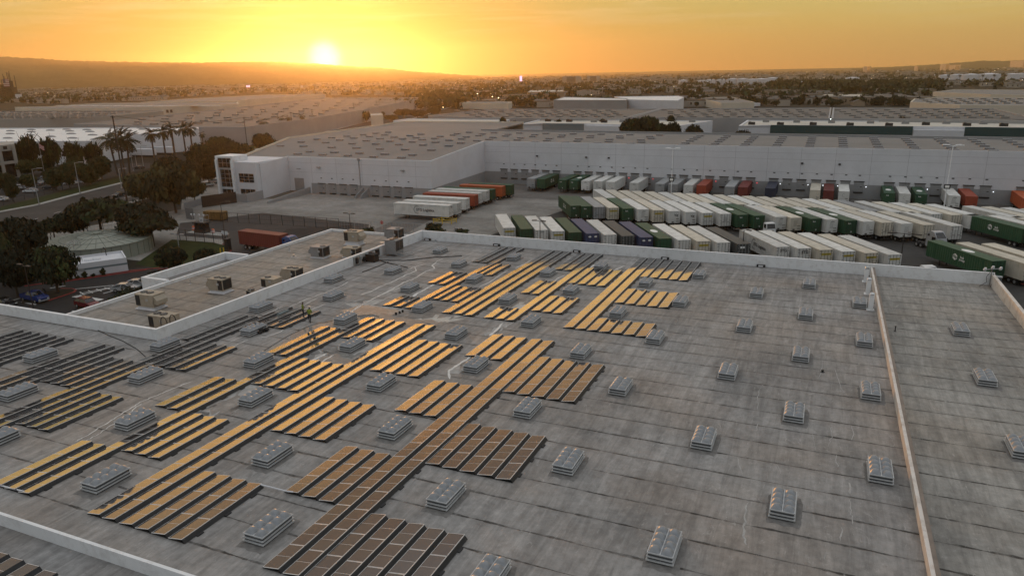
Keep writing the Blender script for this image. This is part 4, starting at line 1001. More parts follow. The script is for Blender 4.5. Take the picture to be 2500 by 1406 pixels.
mb.box(-1.25, 1.25, -1.4, 1.4, .35, 3.0); mb.box(-1.3, 1.3, -1.45, 1.45, 3.0, 3.08); mb.build('casing', [GREYP], t)
LOUV = mat('louvre_brown', (.05, .04, .035), .6, .2, var=.2)
for y in (-1.3, .06):
    mb = MB()
    for k in range(14): mb.box(1.255, 1.30, y+.02, y+1.22, 1.05+k*.13, 1.05+k*.13+.09)
    mb.build('louvre_bank', [LOUV], t)
for y in (-.65, .65): MB().tube((0, y, 3.08), (0, y, 3.2), .52, n=20).build('fan_housing', [FANB], t)
mb = MB(); mb.path([(1.2, -1.2, .3), (2.6, -1.0, .25), (3.6, .6, .25), (3.4, 1.8, .25), (1.3, 1.6, .3)], .05); mb.path([(1.2, -.6, .45), (2.4, -.3, .4), (3.0, 1.2, .4), (1.3, 1.2, .45)], .05); mb.build('pipe_loop', [GALV], t)
# electrical gear on the parapet
t = thing('switch_panel', 'row of grey electrical boxes and conduits on the parapet face', 'electrical panel', (XN, 86.2, roofz(86.2)))
MB().box(.02, .12, -4.2, 2.4, .15, 1.3).build('backboard', [mat('backboard_grey', (.30, .30, .29), .8, var=.25, scale=1.2)], t)
for k, (y, z, a, h) in enumerate(((-3.8, .35, .4, .8), (-2.9, .75, .5, .45), (-2.2, .3, .7, .6), (-1.2, .5, .35, .7), (-.6, .3, .6, .9), (.4, .5, .4, .6), (1.2, .4, .7, .8))):
    MB().box(.121, .38, y, y+a, z, z+h).build('electrical_box', [GALV if k % 2 else DARK], t)
mb = MB()
for k in range(6): mb.tube((.2, -3.7+k*.95, .05), (.2, -3.7+k*.95, .5), .03, n=6)
mb.build('conduit', [GALV], t)
p = RF(909, 638); t = MB().box(-.75, .75, -.6, .6, 0, 1.05).box(-.8, .8, -.65, .65, 1.051, 1.12).build('equipment_box', [BLACK]); t.location = p; t.rotation_euler = (TILT, 0, 0); tag(t, 'small black equipment box at the foot of the parapet', 'equipment box')
# ladder hoops over the corner
t = thing('roof_ladder', 'pair of black curved ladder rails over the parapet corner', 'ladder', (XN-.9, YN+2.2, OZ))
for x in (0, .9):
    pts = [(x*.3-.9, x, 0)] + [(x*.3-.9+.45*(1-math.cos(a)), x, 2.2+.75*math.sin(a)) for a in np.linspace(0, math.pi, 9)] + [(x*.3, x, 1.2)]
    MB().path(pts, .045, m=0).build('handrail', [BLACK], t)
mb = MB()
for k in range(6): mb.tube((-.9, 0, .3+k*.32), (-.6, .9, .3+k*.32), .025, n=5)
mb.build('rung', [BLACK], t)
# pipes, vents and cables
def vent(px, h, r, label, surf=None, m=GALV):
    p = RF(*px) if surf is None else G(px[0], px[1], surf)
    o = MB().tube((0, 0, 0), (0, 0, h), r, n=8).tube((0, 0, 0), (0, 0, .05), r*3, r*1.4, n=10).tube((0, 0, h), (0, 0, h+.08), r*1.7, n=8).build('vent_pipe', [m]); o.location = p
    tag(o, label, 'vent pipe', 'roof vent pipes')
for q, h, r, lab, s in (((707, 613), .6, .06, 'thin vent pipe near the office roof left edge', OZ), ((717, 626), .2, .15, 'low round vent on the open office roof', OZ), ((1064, 592), .4, .07, 'stub pipe just inside the far parapet corner', None), ((2185, 809), .5, .05, 'thin black vent pipe on the narrow right roof', None), ((465, 693), .6, .05, 'thin vent pipe at the office edge above the hedge', OZ), ((935, 600), .5, .3, 'squat grey mushroom vent near the tall curbed unit', OZ), ((2008, 908), .12, .07, 'tiny black stub on the bare right roof', None)):
    vent(q, h, r, lab, s, DARK if 'black' in lab else GALV)
def cable(label, pts, r=.025, h=.04, m=BLACK, cat='cable'):
    P = []
    for a, b in zip(pts, pts[1:]):
        n_ = 5
        for k in range(n_): 
            f = k/n_; P.append(RF(a[0]+(b[0]-a[0])*f, a[1]+(b[1]-a[1])*f, 0)+Vector((0, 0, h)))
    P.append(RF(*pts[-1])+Vector((0, 0, h)))
    o = MB().path([tuple(x) for x in P], r, n=5).build('roof_cable', [m]); return tag(o, label, cat)
cable('black hose curving from the parapet corner to the panels', [(238, 806), (262, 818), (300, 833), (335, 853), (365, 880)], .035)
cable('long thin cable crossing the puddle behind the mirror pair', [(640, 860), (700, 822), (760, 794), (850, 776), (905, 768), (925, 774)], .02)
cable('black pipe lying from the chiller to the far panels', [(925, 636), (990, 637), (1060, 629), (1128, 626)], .06, .06)
cable('second black pipe forking from the chiller across the roof', [(910, 632), (955, 645), (995, 654)], .06, .06)
cable('brown conduit running down past the chiller', [(885, 665), (920, 652), (948, 640)], .05, .05, WOOD)
cable('white conduit between two panel blocks at the bottom left', [(637, 1190), (665, 1197), (700, 1206), (717, 1208)], .05, .22, WALLW, 'conduit')
cable('white end rail along the left frame edge panels', [(0, 1189), (30, 1197), (62, 1205)], .05, .16, WALLW, 'rail')
# cameras and wiring on the right corner
t = thing('camera_mast', 'cluster of white security cameras and cables at the right parapet corner', 'security camera', (XR-.1, YF-.3, roofz(YF)))
MB().tube((0, 0, 0), (0, 0, 2.3), .06).tube((-.8, -.2, 2.0), (.8, .1, 2.2), .05).build('mast', [STEELP], t)
for x, y, z in ((-.8, -.3, 2.05), (.0, -.2, 2.3), (.85, 0, 2.2)): MB().sphere((x, y, z), .2, 1, 8, 5).box(x-.1, x+.1, y-.5, y-.1, z+.1, z+.3).build('camera_head', [WALLW], t)
MB().path([(0, -.1, 2.0), (-.5, -.3, 1.2), (-.4, -.3, .5), (-1.2, -.9, .05)], .03).path([(.1, -.1, 1.9), (.3, -.3, .8), (.0, -.6, .05), (.6, -1.6, .04), (1.1, -2.6, .05)], .03).build('cable', [DARK], t)
MB().path([(-1.0, -4.5, .1), (1.0, -4.6, .1)], .06).path([(.4, -4.8, .1), (.6, -4.2, .7), (.2, -3.9, .6)], .06).build('pipe_loop', [GREYP], t)
for q, lab in (((2484, 775), 'small dark bracket antenna on the right parapet'),):
    p = AT(q[0], q[1], 76.0); o = MB().path([(0, 0, 0), (0, 0, 1.6)], .03).path([(0, 0, 1.2), (.3, -.3, 1.0)], .03).path([(-.2, 0, .4), (.2, 0, .6)], .03).build('antenna', [DARK]); o.location = (XR-.05, 76, roofz(76)+.1); tag(o, lab, 'antenna')

# ------------------------------------------------------------------ water and white run marks on the roof
WATER = bpy.data.materials.new('standing_water'); WATER.use_nodes = True; b_ = WATER.node_tree.nodes['Principled BSDF']
b_.inputs['Base Color'].default_value = (.06, .056, .048, 1); b_.inputs['Roughness'].default_value = .04; b_.inputs['IOR'].default_value = 1.33; b_.inputs['Specular IOR Level'].default_value = .9
tn = WATER.node_tree; tcn = N(tn, 'ShaderNodeTexCoord'); nz_ = N(tn, 'ShaderNodeTexNoise'); setin(nz_, Scale=1.1, Detail=6.0, Roughness=.7); tn.links.new(tcn.outputs['Object'], nz_.inputs[0])
cw = ramp(tn, nz_.outputs['Fac'], [(.45, (.20, .195, .185)), (.66, (.33, .32, .30))]); tn.links.new(cw, b_.inputs['Base Color']); rw = ramp(tn, nz_.outputs['Fac'], [(.5, (.02,)*3), (.75, (.06,)*3)]); tn.links.new(rw, b_.inputs['Roughness'])
LIME = mat('lime_deposit', (.46, .45, .42), .55, var=.2, scale=2.0, dirt=((.22, .21, .2), 2.2, .7))
LIME2 = mat('lime_deposit_pale', (.36, .355, .345), .7, var=.2, scale=1.4, dirt=((.24, .235, .23), 1.3, .9))
def blob(pts, jag=.35, n=5):
    out = []; rr = random.Random(len(pts)*7+int(pts[0][0]))
    for k in range(len(pts)):
        a, b = pts[k], pts[(k+1) % len(pts)]
        for j in range(n):
            f = j/n; P = RF(a[0]+(b[0]-a[0])*f, a[1]+(b[1]-a[1])*f); out.append(P+Vector((rr.uniform(-jag, jag), rr.uniform(-jag*2, jag*2), 0)))
    return out
def patch(name, pts, m, lay, jag=.3):
    P = blob(pts, jag); mb = MB(); Q = [(p.x, p.y, roofz(p.y)+.004*lay) for p in P]
    A_ = sum(Q[k][0]*Q[(k+1) % len(Q)][1]-Q[(k+1) % len(Q)][0]*Q[k][1] for k in range(len(Q)))
    mb.poly(Q if A_ > 0 else Q[::-1]); o = mb.build(name, [m]); o['kind'] = 'structure'; return o
patch('water', [(640, 866), (690, 832), (745, 800), (800, 783), (850, 782), (905, 775), (935, 770), (1075, 785), (1072, 800), (1000, 795), (930, 800), (850, 790), (815, 800), (780, 808), (700, 850)], WATER, 2)
patch('water', [(820, 760), (850, 752), (895, 742), (915, 752), (985, 752), (960, 768), (905, 768), (862, 772)], WATER, 2)
patch('water', [(770, 880), (810, 862), (850, 868), (900, 855), (940, 835), (985, 815), (1000, 822), (950, 850), (900, 880), (845, 896)], WATER, 2)
patch('water', [(500, 1000), (530, 985), (600, 962), (660, 935), (700, 915), (712, 922), (650, 955), (590, 990), (540, 1010)], WATER, 2)
patch('lime_stain', [(755, 870), (800, 852), (850, 842), (905, 838), (915, 850), (850, 882), (800, 890)], LIME2, 1, .7)
patch('lime_stain', [(835, 748), (890, 732), (915, 738), (980, 742), (975, 762), (900, 765)], LIME2, 1, .8)
patch('lime_stain', [(450, 1030), (520, 985), (640, 930), (655, 940), (560, 1000), (490, 1040)], LIME2, 1, .8)
patch('lime_stain', [(1110, 905), (1140, 885), (1170, 868), (1178, 875), (1150, 900)], LIME2, 1, .6)
patch('lime_stain', [(1245, 755), (1285, 733), (1300, 728), (1285, 745), (1262, 770)], LIME, 1, .5)
patch('lime_stain', [(1190, 815), (1222, 788), (1240, 790), (1215, 815)], LIME2, 1, .4)
patch('lime_stain', [(985, 780), (1060, 775), (1110, 770), (1120, 778), (1060, 792)], LIME, 1, .8)
streaks = [([(1067, 640), (1055, 648), (1062, 655), (1040, 662), (1012, 680), (985, 690), (965, 702), (940, 715), (905, 732), (870, 752), (845, 770)], .22), ([(1040, 644), (1012, 652), (1017, 661), (990, 672), (955, 690), (932, 698), (905, 712), (880, 720)], .2), ([(1014, 661), (994, 660), (1014, 650)], .14), ([(980, 700), (955, 710), (925, 722), (900, 735), (865, 758)], .14), ([(960, 720), (930, 735), (905, 746)], .10),
    ([(850, 687), (835, 697), (800, 712), (745, 732), (700, 752), (655, 778)], .14), ([(778, 726), (755, 738), (735, 748)], .12), ([(640, 770), (665, 760), (690, 748)], .12), ([(795, 742), (770, 752), (750, 762)], .18), ([(720, 792), (680, 812), (650, 822), (628, 824)], .15), ([(1083, 631), (1062, 640)], .16), ([(1072, 628), (1096, 621)], .12), ([(1300, 634), (1280, 645), (1258, 655)], .3), ([(1240, 660), (1215, 675), (1195, 690), (1170, 700)], .25),
    ([(1068, 690), (1040, 705), (1015, 718), (1010, 726)], .45), ([(1525, 648), (1500, 660)], .3), ([(1452, 645), (1440, 655)], .35), ([(1378, 672), (1360, 680), (1352, 690)], .2), ([(560, 835), (590, 822), (612, 812)], .12), ([(550, 855), (585, 838), (610, 828)], .1), ([(180, 1080), (215, 1062), (280, 1020), (350, 978), (420, 950), (470, 930)], .12), ([(190, 1085), (240, 1060), (310, 1012), (345, 985)], .10), ([(545, 920), (500, 945), (440, 968), (390, 990)], .12), ([(720, 905), (760, 880), (800, 862)], .3), ([(735, 912), (770, 892), (815, 866)], .2),
    ([(1180, 848), (1150, 870), (1120, 890), (1095, 905), (1098, 925)], .3), ([(1228, 788), (1210, 808), (1195, 820)], .3), ([(1265, 780), (1230, 800)], .1), ([(2010, 880), (2005, 905), (1998, 925)], .06), ([(2040, 900), (2048, 935), (2060, 960)], .07), ([(1855, 950), (1850, 975), (1848, 1000)], .06), ([(2025, 1040), (2032, 1060), (2022, 1090)], .08), ([(2080, 1040), (2085, 1060), (2078, 1075)], .07), ([(1800, 1115), (1808, 1140), (1812, 1160)], .08), ([(2040, 1110), (2045, 1140)], .1), ([(2072, 1175), (2075, 1205)], .18), ([(2075, 1215), (2080, 1260), (2082, 1280)], .08), ([(1825, 1225), (1820, 1260), (1815, 1300), (1822, 1330)], .14), ([(2055, 1285), (2052, 1320)], .1), ([(2020, 1345), (2012, 1365)], .06), ([(1985, 1060), (1990, 1100)], .06), ([(1850, 1030), (1845, 1060)], .06)]
mb = MB(); rr = random.Random(3)
for pts, wd in streaks:
    P = []
    for a, b in zip(pts, pts[1:]):
        n_ = max(2, int(math.hypot(b[0]-a[0], b[1]-a[1])/6))
        for k in range(n_): P.append(RF(a[0]+(b[0]-a[0])*k/n_, a[1]+(b[1]-a[1])*k/n_)+Vector((rr.uniform(-.07, .07), rr.uniform(-.12, .12), 0)))
    P.append(RF(*pts[-1])); ws = [wd*rr.uniform(.45, 1.0) for _ in P]; ws[0] *= .2; ws[-1] *= .3; lft = []; rgt = []
    for k, p in enumerate(P):
        d = (P[min(k+1, len(P)-1)]-P[max(k-1, 0)]); nn = Vector((-d.y, d.x, 0)).normalized()*ws[k]*.5; lft.append(p+nn); rgt.append(p-nn)
    for k in range(len(P)-1):
        mb.quad(*[(q.x, q.y, roofz(q.y)+.012) for q in (rgt[k], rgt[k+1], lft[k+1], lft[k])], m=1 if pts[0][0] > 1790 else 0)
mb.build('lime_streaks', [mat('lime_white', (.62, .61, .59), .6, var=.15, scale=2), LIME2])['kind'] = 'stuff'

# ------------------------------------------------------------------ people
SKIN = mat('skin', (.20, .11, .07), .6, var=.05); HAIR = mat('hair_dark', (.012, .009, .008), .8); VEST = mat('hi_vis_vest', (.17, .21, .025), .7, var=.15, scale=6); TROU = mat('work_trousers', (.025, .025, .03), .85); SHIRT = mat('shirt_pink', (.50, .30, .27), .8, var=.1); SHIRTW = mat('shirt_pale', (.42, .38, .34), .8, var=.1); BOOT = mat('work_boots', (.02, .016, .012), .8)
def person(label, loc, rz, J, shirt, trousers, surf_tilt=0.0, helmet=None):
    """one skinned body; J gives the joints of the pose in metres, x to the figure's right and y ahead"""
    V = []; E_ = []; Rr = []
    def add(p, r, a=None):
        V.append(p); Rr.append(r)
        if a is not None: E_.append((a, len(V)-1))
        return len(V)-1
    pel = add(J['pelvis'], .135); w_ = add([(a+b)/2 for a, b in zip(J['pelvis'], J['chest'])], .125, pel); ch = add(J['chest'], .15, w_); nk = add(J['neck'], .06, ch); hd = add(J['head'], .088, nk); tp = add([J['head'][0], J['head'][1]+.01, J['head'][2]+.11], .075, hd)
    for s in ('l', 'r'):
        sh = add(J['sh'+s], .068, ch); el = add(J['el'+s], .047, sh); ha = add(J['ha'+s], .034, el); add([h+(h-e)*.28 for h, e in zip(J['ha'+s], J['el'+s])], .03, ha)
        hp = add(J['hip'+s], .10, pel); kn = add(J['kn'+s], .066, hp); an = add(J['an'+s], .045, kn); add([J['an'+s][0], J['an'+s][1]+.17, J['an'+s][2]-.035], .04, an)
    me = bpy.data.meshes.new('person'); me.from_pydata([tuple(v) for v in V], E_, [])
    o = bpy.data.objects.new('person', me); COL.objects.link(o)
    m = o.modifiers.new('skin', 'SKIN'); m.use_smooth_shade = True
    for k, sv in enumerate(me.skin_vertices[0].data): sv.radius = (Rr[k], Rr[k]); sv.use_root = (k == 0)
    o.modifiers.new('sub', 'SUBSURF').levels = 1
    bpy.context.view_layer.update()
    nm = bpy.data.meshes.new_from_object(o.evaluated_get(bpy.context.evaluated_depsgraph_get()))
    bpy.data.objects.remove(o); nm.name = 'person'
    nm.materials.clear()
    for mt in (trousers, shirt, SKIN, HAIR, BOOT): nm.materials.append(mt)
    c, hh, pz = J['chest'], Vector(J['head']), J['pelvis']
    for pl in nm.polygons:
        x = pl.center; pl.use_smooth = True
        if (x-hh).length < .24 or (x-Vector(J['neck'])).length < .07: pl.material_index = 3 if (x.z > hh.z+.05 or x.y < hh.y-.03) else 2
        elif min((x-Vector(J['ha'+s])).length for s in 'lr') < .10: pl.material_index = 2
        elif min((x-Vector(J['an'+s])).length for s in 'lr') < .2: pl.material_index = 4
        elif (x-Vector(c)).length < .33 or min((x-Vector(J['el'+s])).length for s in 'lr') < .26 or ((x-Vector(pz)).dot(Vector(c)-Vector(pz)) > .02): pl.material_index = 1
    o = link('person', nm); o.location = loc; o.rotation_euler = (surf_tilt, 0, rz); tag(o, label, 'person', None)
    if helmet: 
        MB().sphere((hh.x, hh.y, hh.z+.08), .125, .8, 12, 6).tube((hh.x, hh.y+.03, hh.z+.06), (hh.x, hh.y+.03, hh.z+.075), .16, n=12).build('helmet', [helmet], o)
    return o
walk = dict(pelvis=(0, -.05, .92), chest=(0, .10, 1.32), neck=(0, .2, 1.5), head=(0, .27, 1.64), shl=(-.2, .12, 1.4), shr=(.2, .12, 1.4), ell=(-.27, .22, 1.13), elr=(.27, .02, 1.12), hal=(-.2, .45, 1.05), har=(.22, .25, 1.0), hipl=(-.1, -.05, .88), hipr=(.1, -.05, .88), knl=(-.11, .14, .5), knr=(.11, -.02, .48), anl=(-.11, .16, .09), anr=(.11, -.28, .10))
stand = dict(pelvis=(0, 0, .93), chest=(0, .02, 1.33), neck=(0, .03, 1.5), head=(0, .06, 1.64), shl=(-.2, .0, 1.42), shr=(.2, .0, 1.42), ell=(-.29, .0, 1.14), elr=(.29, .02, 1.14), hal=(-.16, .2, 1.05), har=(.2, .22, 1.06), hipl=(-.1, 0, .88), hipr=(.1, 0, .88), knl=(-.12, .03, .48), knr=(.12, .03, .48), anl=(-.12, 0, .08), anr=(.12, 0, .08))
bend = dict(pelvis=(0, -.12, .88), chest=(0, .14, 1.2), neck=(0, .28, 1.32), head=(0, .38, 1.42), shl=(-.2, .18, 1.26), shr=(.2, .18, 1.26), ell=(-.3, .3, 1.0), elr=(.3, .3, 1.0), hal=(-.2, .48, .85), har=(.2, .48, .85), hipl=(-.1, -.12, .84), hipr=(.1, -.12, .84), knl=(-.13, .06, .47), knr=(.13, .02, .47), anl=(-.13, -.05, .08), anr=(.13, -.08, .08))
HELW = mat('helmet_pale', (.55, .48, .42), .4)
p = RF(757, 788); person('worker in hi-vis vest and pale cap walking by the puddle', p, R_(25), walk, VEST, TROU, TILT, HELW)
p = RF(744, 782); person('bare-headed worker in hi-vis vest behind the other worker', p+Vector((-.9, .9, 0)), R_(-60), stand, VEST, TROU, TILT)
p = G(325, 699); person('person in a pale pink shirt by the cars at the hedge', p, R_(140), stand, SHIRT, TROU)
p = G(112, 722); person('dark dressed person at the hood of the blue pickup', p, R_(200), bend, TROU, TROU)
p = RF(651, 806)
o = MB().sphere((0, 0, .25), .34, .75, 9, 6).sphere((.3, .45, .22), .28, .8, 9, 6).sphere((.1, -.3, .12), .3, .45, 8, 5).build('tool_bag', [BLACK]); o.location = RF(634, 811)+Vector((.2, 0, .02)); o.rotation_euler = (TILT, 0, 0); tag(o, 'black tool bag slumped against a skylight near the workers', 'bag')
o = MB().sphere((0, 0, .12), .22, .8, 8, 5).tube((0, 0, .1), (.5, .2, .15), .05).build('tool_pouch', [BLACK]); o.location = (-52.45-.35, 54.0+.85, roofz(54.8)+.5); tag(o, 'small black tool pouch lying on a skylight lid', 'bag')
o = MB().tube((0, 0, 0), (0, 1.6, 0), .17, n=12).tube((0, 1.6, 0), (0, 1.64, 0), .18, n=12).build('material_roll', [mat('roll_teal', (.16, .2, .21), .5)]); o.location = (-53.3, 58.7, roofz(58.7)+.42); tag(o, 'grey-green tube roll lying across panels near the workers', 'roll')
o = MB().tube((0, 0, 0), (0, 0, .25), .12, n=8).build('cap_weight', [BLACK]); o.location = RF(967, 768); tag(o, 'small black weight on the cable by the puddle', 'weight', 'black weights on a cable')
for q in ((976, 765), (983, 762)):
    o2 = o.copy(); COL.objects.link(o2); o2.location = RF(*q)

# ------------------------------------------------------------------ trees
def crown_mesh(name, seed, z0=.28, z1=1.0, clumps=70, leaves=46, cr=.27, leaf=.075, shape='round', ms=(LEAF, LEAF2), sq=.55):
    r = random.Random(seed); mb = MB(); zc_, rz = (z0+z1)/2, (z1-z0)/2
    lobes = [(r.uniform(.75, 1.12)) for _ in range(9)]
    for c in range(clumps):
        a = r.uniform(0, 2*math.pi); u = r.uniform(-1, 1) if shape != 'flat' else r.uniform(-.5, 1); rad = r.random()**.33
        k = lobes[int(a/(2*math.pi)*9) % 9]
        s = math.sqrt(max(0, 1-u*u)); P = Vector((s*math.cos(a)*rad*k*.82, s*math.sin(a)*rad*k*.82, zc_+u*rz*rad*.84))
        if shape == 'tall': P.x *= .45+.55*(1-abs(P.z-.62)/.6); P.y *= .45+.55*(1-abs(P.z-.62)/.6)
        q = cr*r.uniform(.7, 1.25); mi = 1 if r.random() < .38 else 0
        for l in range(leaves):
            d = Vector((r.gauss(0, 1), r.gauss(0, 1), r.gauss(0, 1))).normalized()*q*(r.random()**.4); d.z *= sq
            o = P+d; n = (d.normalized()+Vector((r.uniform(-.7, .7), r.uniform(-.7, .7), r.uniform(-.2, .9)))).normalized()
            t = n.orthogonal().normalized(); t = Matrix.Rotation(r.uniform(0, 6.28), 3, n) @ t; b = n.cross(t); h = leaf*r.uniform(.55, 1.2)
            mb.quad(o-t*h-b*h*.55, o+t*h*.3-b*h*.7, o+t*h+b*h*.5, o-t*h*.3+b*h*.65, mi)
    return mb.mesh(name, list(ms))
def trunk_mesh(seed, top=.62, r0=.05, limbs=6):
    r = random.Random(seed); mb = MB(); mb.tube((0, 0, -.01), (.01, .0, top*.5), r0, r0*.72, 8); mb.tube((.01, 0, top*.5), (0, .02, top), r0*.72, r0*.4, 7)
    for k in range(limbs):
        a = 6.28*k/limbs+r.uniform(-.3, .3); z = top*r.uniform(.42, .8); p = Vector((.45*math.cos(a), .45*math.sin(a), z+r.uniform(.14, .3)))
        mb.tube((0, 0, z), p, r0*.42, r0*.2, 5); mb.tube(p, p+Vector((.25*math.cos(a+.5), .25*math.sin(a+.5), .12)), r0*.2, r0*.08, 4)
    return mb.mesh('trunk', [BARK])
TK = {}
for nm, kw, tk in (('round', dict(seed=1, z0=.24, clumps=120, leaves=44, cr=.26, leaf=.062), dict(seed=1, r0=.055)), ('round2', dict(seed=2, z0=.28, clumps=100, leaves=42, cr=.27, leaf=.066, ms=(LEAF, LEAF)), dict(seed=2, r0=.055)),
                   ('spread', dict(seed=3, z0=.36, clumps=80, leaves=40, cr=.27, leaf=.072, shape='flat', sq=.42), dict(seed=3, r0=.05, limbs=8)), ('light', dict(seed=4, z0=.22, clumps=70, leaves=40, cr=.27, leaf=.08, ms=(LEAF2, LEAF3)), dict(seed=4, r0=.045)),
                   ('tall', dict(seed=5, z0=.18, clumps=48, leaves=38, cr=.22, leaf=.07, shape='tall', ms=(LEAF, LEAF2), sq=.8), dict(seed=5, top=.8, r0=.05)), ('autumn', dict(seed=6, z0=.22, clumps=100, leaves=44, cr=.27, leaf=.066, ms=(LEAF, LEAF3)), dict(seed=6, r0=.045)),
                   ('shrub', dict(seed=7, z0=-.2, clumps=70, leaves=44, cr=.26, leaf=.07, ms=(LEAF2, LEAF)), dict(seed=7, top=.4, r0=.04)), ('far', dict(seed=8, z0=.06, clumps=20, leaves=12, cr=.36, leaf=.19, ms=(LEAF, LEAF2)), dict(seed=8, limbs=0)), ('far2', dict(seed=9, z0=.05, clumps=16, leaves=12, cr=.4, leaf=.2, ms=(LEAF, LEAF3)), dict(seed=9, limbs=0)), ('cone', dict(seed=10, z0=.02, clumps=22, leaves=12, cr=.26, leaf=.16, shape='tall', ms=(LEAF, LEAF)), dict(seed=10, limbs=0))):
    TK[nm] = (crown_mesh('crown', **kw), trunk_mesh(**tk))
def frond_crown(seed, n=40, L=1.0, droop=.75, wd=.17, fan=False):
    r = random.Random(seed); mb = MB()
    for k in range(n):
        a = 6.283*k/n*2.39+r.uniform(-.1, .1); e = R_(80-118*((k+.5)/n)**.85+r.uniform(-6, 6)); d = Vector((math.cos(a), math.sin(a), 0)); p = Vector((0, 0, 0)); prev = None; S = 7
        for s in range(S+1):
            f = s/S; el = e-droop*f*1.2; q = p+(d*math.cos(el)+Vector((0, 0, math.sin(el))))*(L/S); side = Vector((-d.y, d.x, 0))
            w_ = wd*(math.sin(math.pi*min(1, f*.86+.12))**.7) if not fan else wd*(f**1.5)*1.6
            cur = (q, side*w_, Vector((0, 0, -w_*.42)))
            if prev:
                (p0, s0, z0), (p1, s1, z1) = prev, cur
                g_ = .72
                pm = p0+(p1-p0)*g_; mb.quad(p0, pm, pm+s1*1.0+z1+(p1-p0)*.5, p0+s0+z0+(p1-p0)*.45); mb.quad(p0, p0-s0+z0+(p1-p0)*.45, pm-s1+z1+(p1-p0)*.5, pm)
            prev = cur; p = q
    return mb.mesh('crown', [PALM])
PALMC, FANC = frond_crown(1, 46, 1.0, .8, .13), frond_crown(2, 36, 1.0, 1.0, .2, True)
pt = MB()
for k in range(8): pt.tube((0, 0, k/8), (0, 0, (k+1)/8), .5*(1.15 if k == 7 else 1)*(1.0-.02*k), .5*(1.35 if k >= 6 else 1)*(1.0-.02*k), 9)
PALMT = pt.mesh('trunk', [BARK])
def dist(p): return (p-Vector((0, 0, HC))).length
def tree(bx, by, ty, rpx, kind, label, cat='tree', group=None, rot=None):
    p = G(bx, by); d = dist(p); h = (by-ty)/F*d*1.03; r = rpx/F*d
    t = thing('shrub' if kind == 'shrub' else 'broadleaf_tree', label, cat, p, (0, 0, rot if rot is not None else random.uniform(0, 6.28)), group)
    c, k = TK[kind]; o = link('crown' if kind != 'shrub' else 'foliage', c, t); o.scale = (r*.94, r*.94, h*.87); o = link('trunk' if kind != 'shrub' else 'stem', k, t); o.scale = (max(r, h*.4), max(r, h*.4), h)
    return t
def palm(bx, by, ty, rpx, label, fan=False, lean=0.0, group=None):
    p = G(bx, by); d = dist(p); h = (by-ty)/F*d*1.03; r = rpx/F*d*.85
    t = thing('palm_tree', label, 'palm tree', p, (0, lean, random.uniform(0, 6.28) if not lean else 0), group)
    o = link('trunk', PALMT, t); w_ = .75 if not fan else .5; o.scale = (w_, w_, h); o = link('crown', FANC if fan else PALMC, t); o.scale = (r, r, r*1.0); o.location = (0, 0, h)
    return t
near = [(142, 715, 603, 57, 'round', 'dense round street tree on the red-kerbed island'), (44, 725, 616, 48, 'round2', 'dark round tree left of the red-kerbed island tree'), (10, 700, 580, 40, 'light', 'lighter green tree at the left frame edge'), (70, 650, 545, 62, 'round2', 'big dark tree left of the round water tank'), (30, 640, 545, 55, 'round2', 'dark tree at the left frame edge behind others'), (135, 590, 536, 33, 'spread', 'low dark tree with trunks showing beside the road'), (178, 580, 521, 48, 'round2', 'dark spreading tree behind the tank, left'), (250, 580, 488, 72, 'spread', 'broad dark tree behind the middle of the tank'), (345, 590, 497, 62, 'round2', 'broad dark tree behind the tank on the right'),
        (375, 602, 520, 72, 'spread', 'big dark tree with a pale trunk right of the tank'), (422, 665, 601, 39, 'round', 'round tree on the corner of the lawn'), (510, 662, 606, 30, 'round2', 'small round tree by the office entry bay'), (60, 690, 640, 40, 'shrub', 'dark shrubs under the left trees')]
for a in near: tree(*a, group='trees around the water tank')
for a in ((405, 700, 655, 60, 'shrub', 'bright green hedge along the office roof edge'), (315, 740, 702, 50, 'shrub', 'green hedge patch by the parked silver cars'), (450, 690, 652, 45, 'shrub', 'upper end of the green hedge by the office'),
          (1062, 580, 537, 36, 'shrub', 'large round bush behind the parapet corner'), (1128, 584, 553, 30, 'shrub', 'low spiky bush right of the large round bush'), (900, 576, 550, 24, 'shrub', 'small bush behind the office far edge'), (968, 580, 559, 22, 'shrub', 'small bush half hidden by the far grey unit'), (1300, 590, 570, 26, 'shrub', 'low bush in front of the white container row'), (1185, 590, 573, 30, 'shrub', 'low hedge along the parapet right of the bushes')):
    tree(*a, cat='shrub', group='bushes and hedges')
for a in ((430, 520, 398, 66, 'autumn', 'huge olive brown tree beside the street bend'), (350, 500, 425, 42, 'autumn', 'olive tree left of the huge street tree'), (395, 485, 420, 50, 'round2', 'dark tree behind the huge street tree'), (476, 492, 436, 30, 'autumn', 'golden young tree by the office corner driveway'), (455, 462, 395, 40, 'round2', 'dark tree behind the golden young tree'), (512, 455, 378, 34, 'round2', 'dark tree beside the glazed office corner'), (420, 440, 385, 38, 'round2', 'dark tree under the date palms'), (500, 420, 350, 40, 'autumn', 'olive tree left of the office tower'),
          (560, 410, 343, 40, 'autumn', 'brown tree behind the office tower roof'), (590, 400, 350, 36, 'autumn', 'brown tree behind the office block'), (645, 375, 325, 30, 'autumn', 'bushy tree right of the office, behind'), (540, 375, 335, 34, 'light', 'loose tree near the white loading wall')):
    tree(*a, group='trees along the street')
for k, a in enumerate(((48, 410, 355, 20), (80, 425, 337, 24), (132, 425, 341, 26), (188, 420, 349, 24), (234, 420, 350, 22), (190, 425, 385, 22), (110, 425, 390, 24), (68, 430, 395, 26))):
    tree(*a, 'tall' if k < 5 else 'light', f'slender ragged tree, {ORD[k+1]} before the white-roofed warehouse' if k < 5 else f'bushy tree, {ORD[k-4]} below the slender ragged trees', group='trees before the white-roofed warehouse')
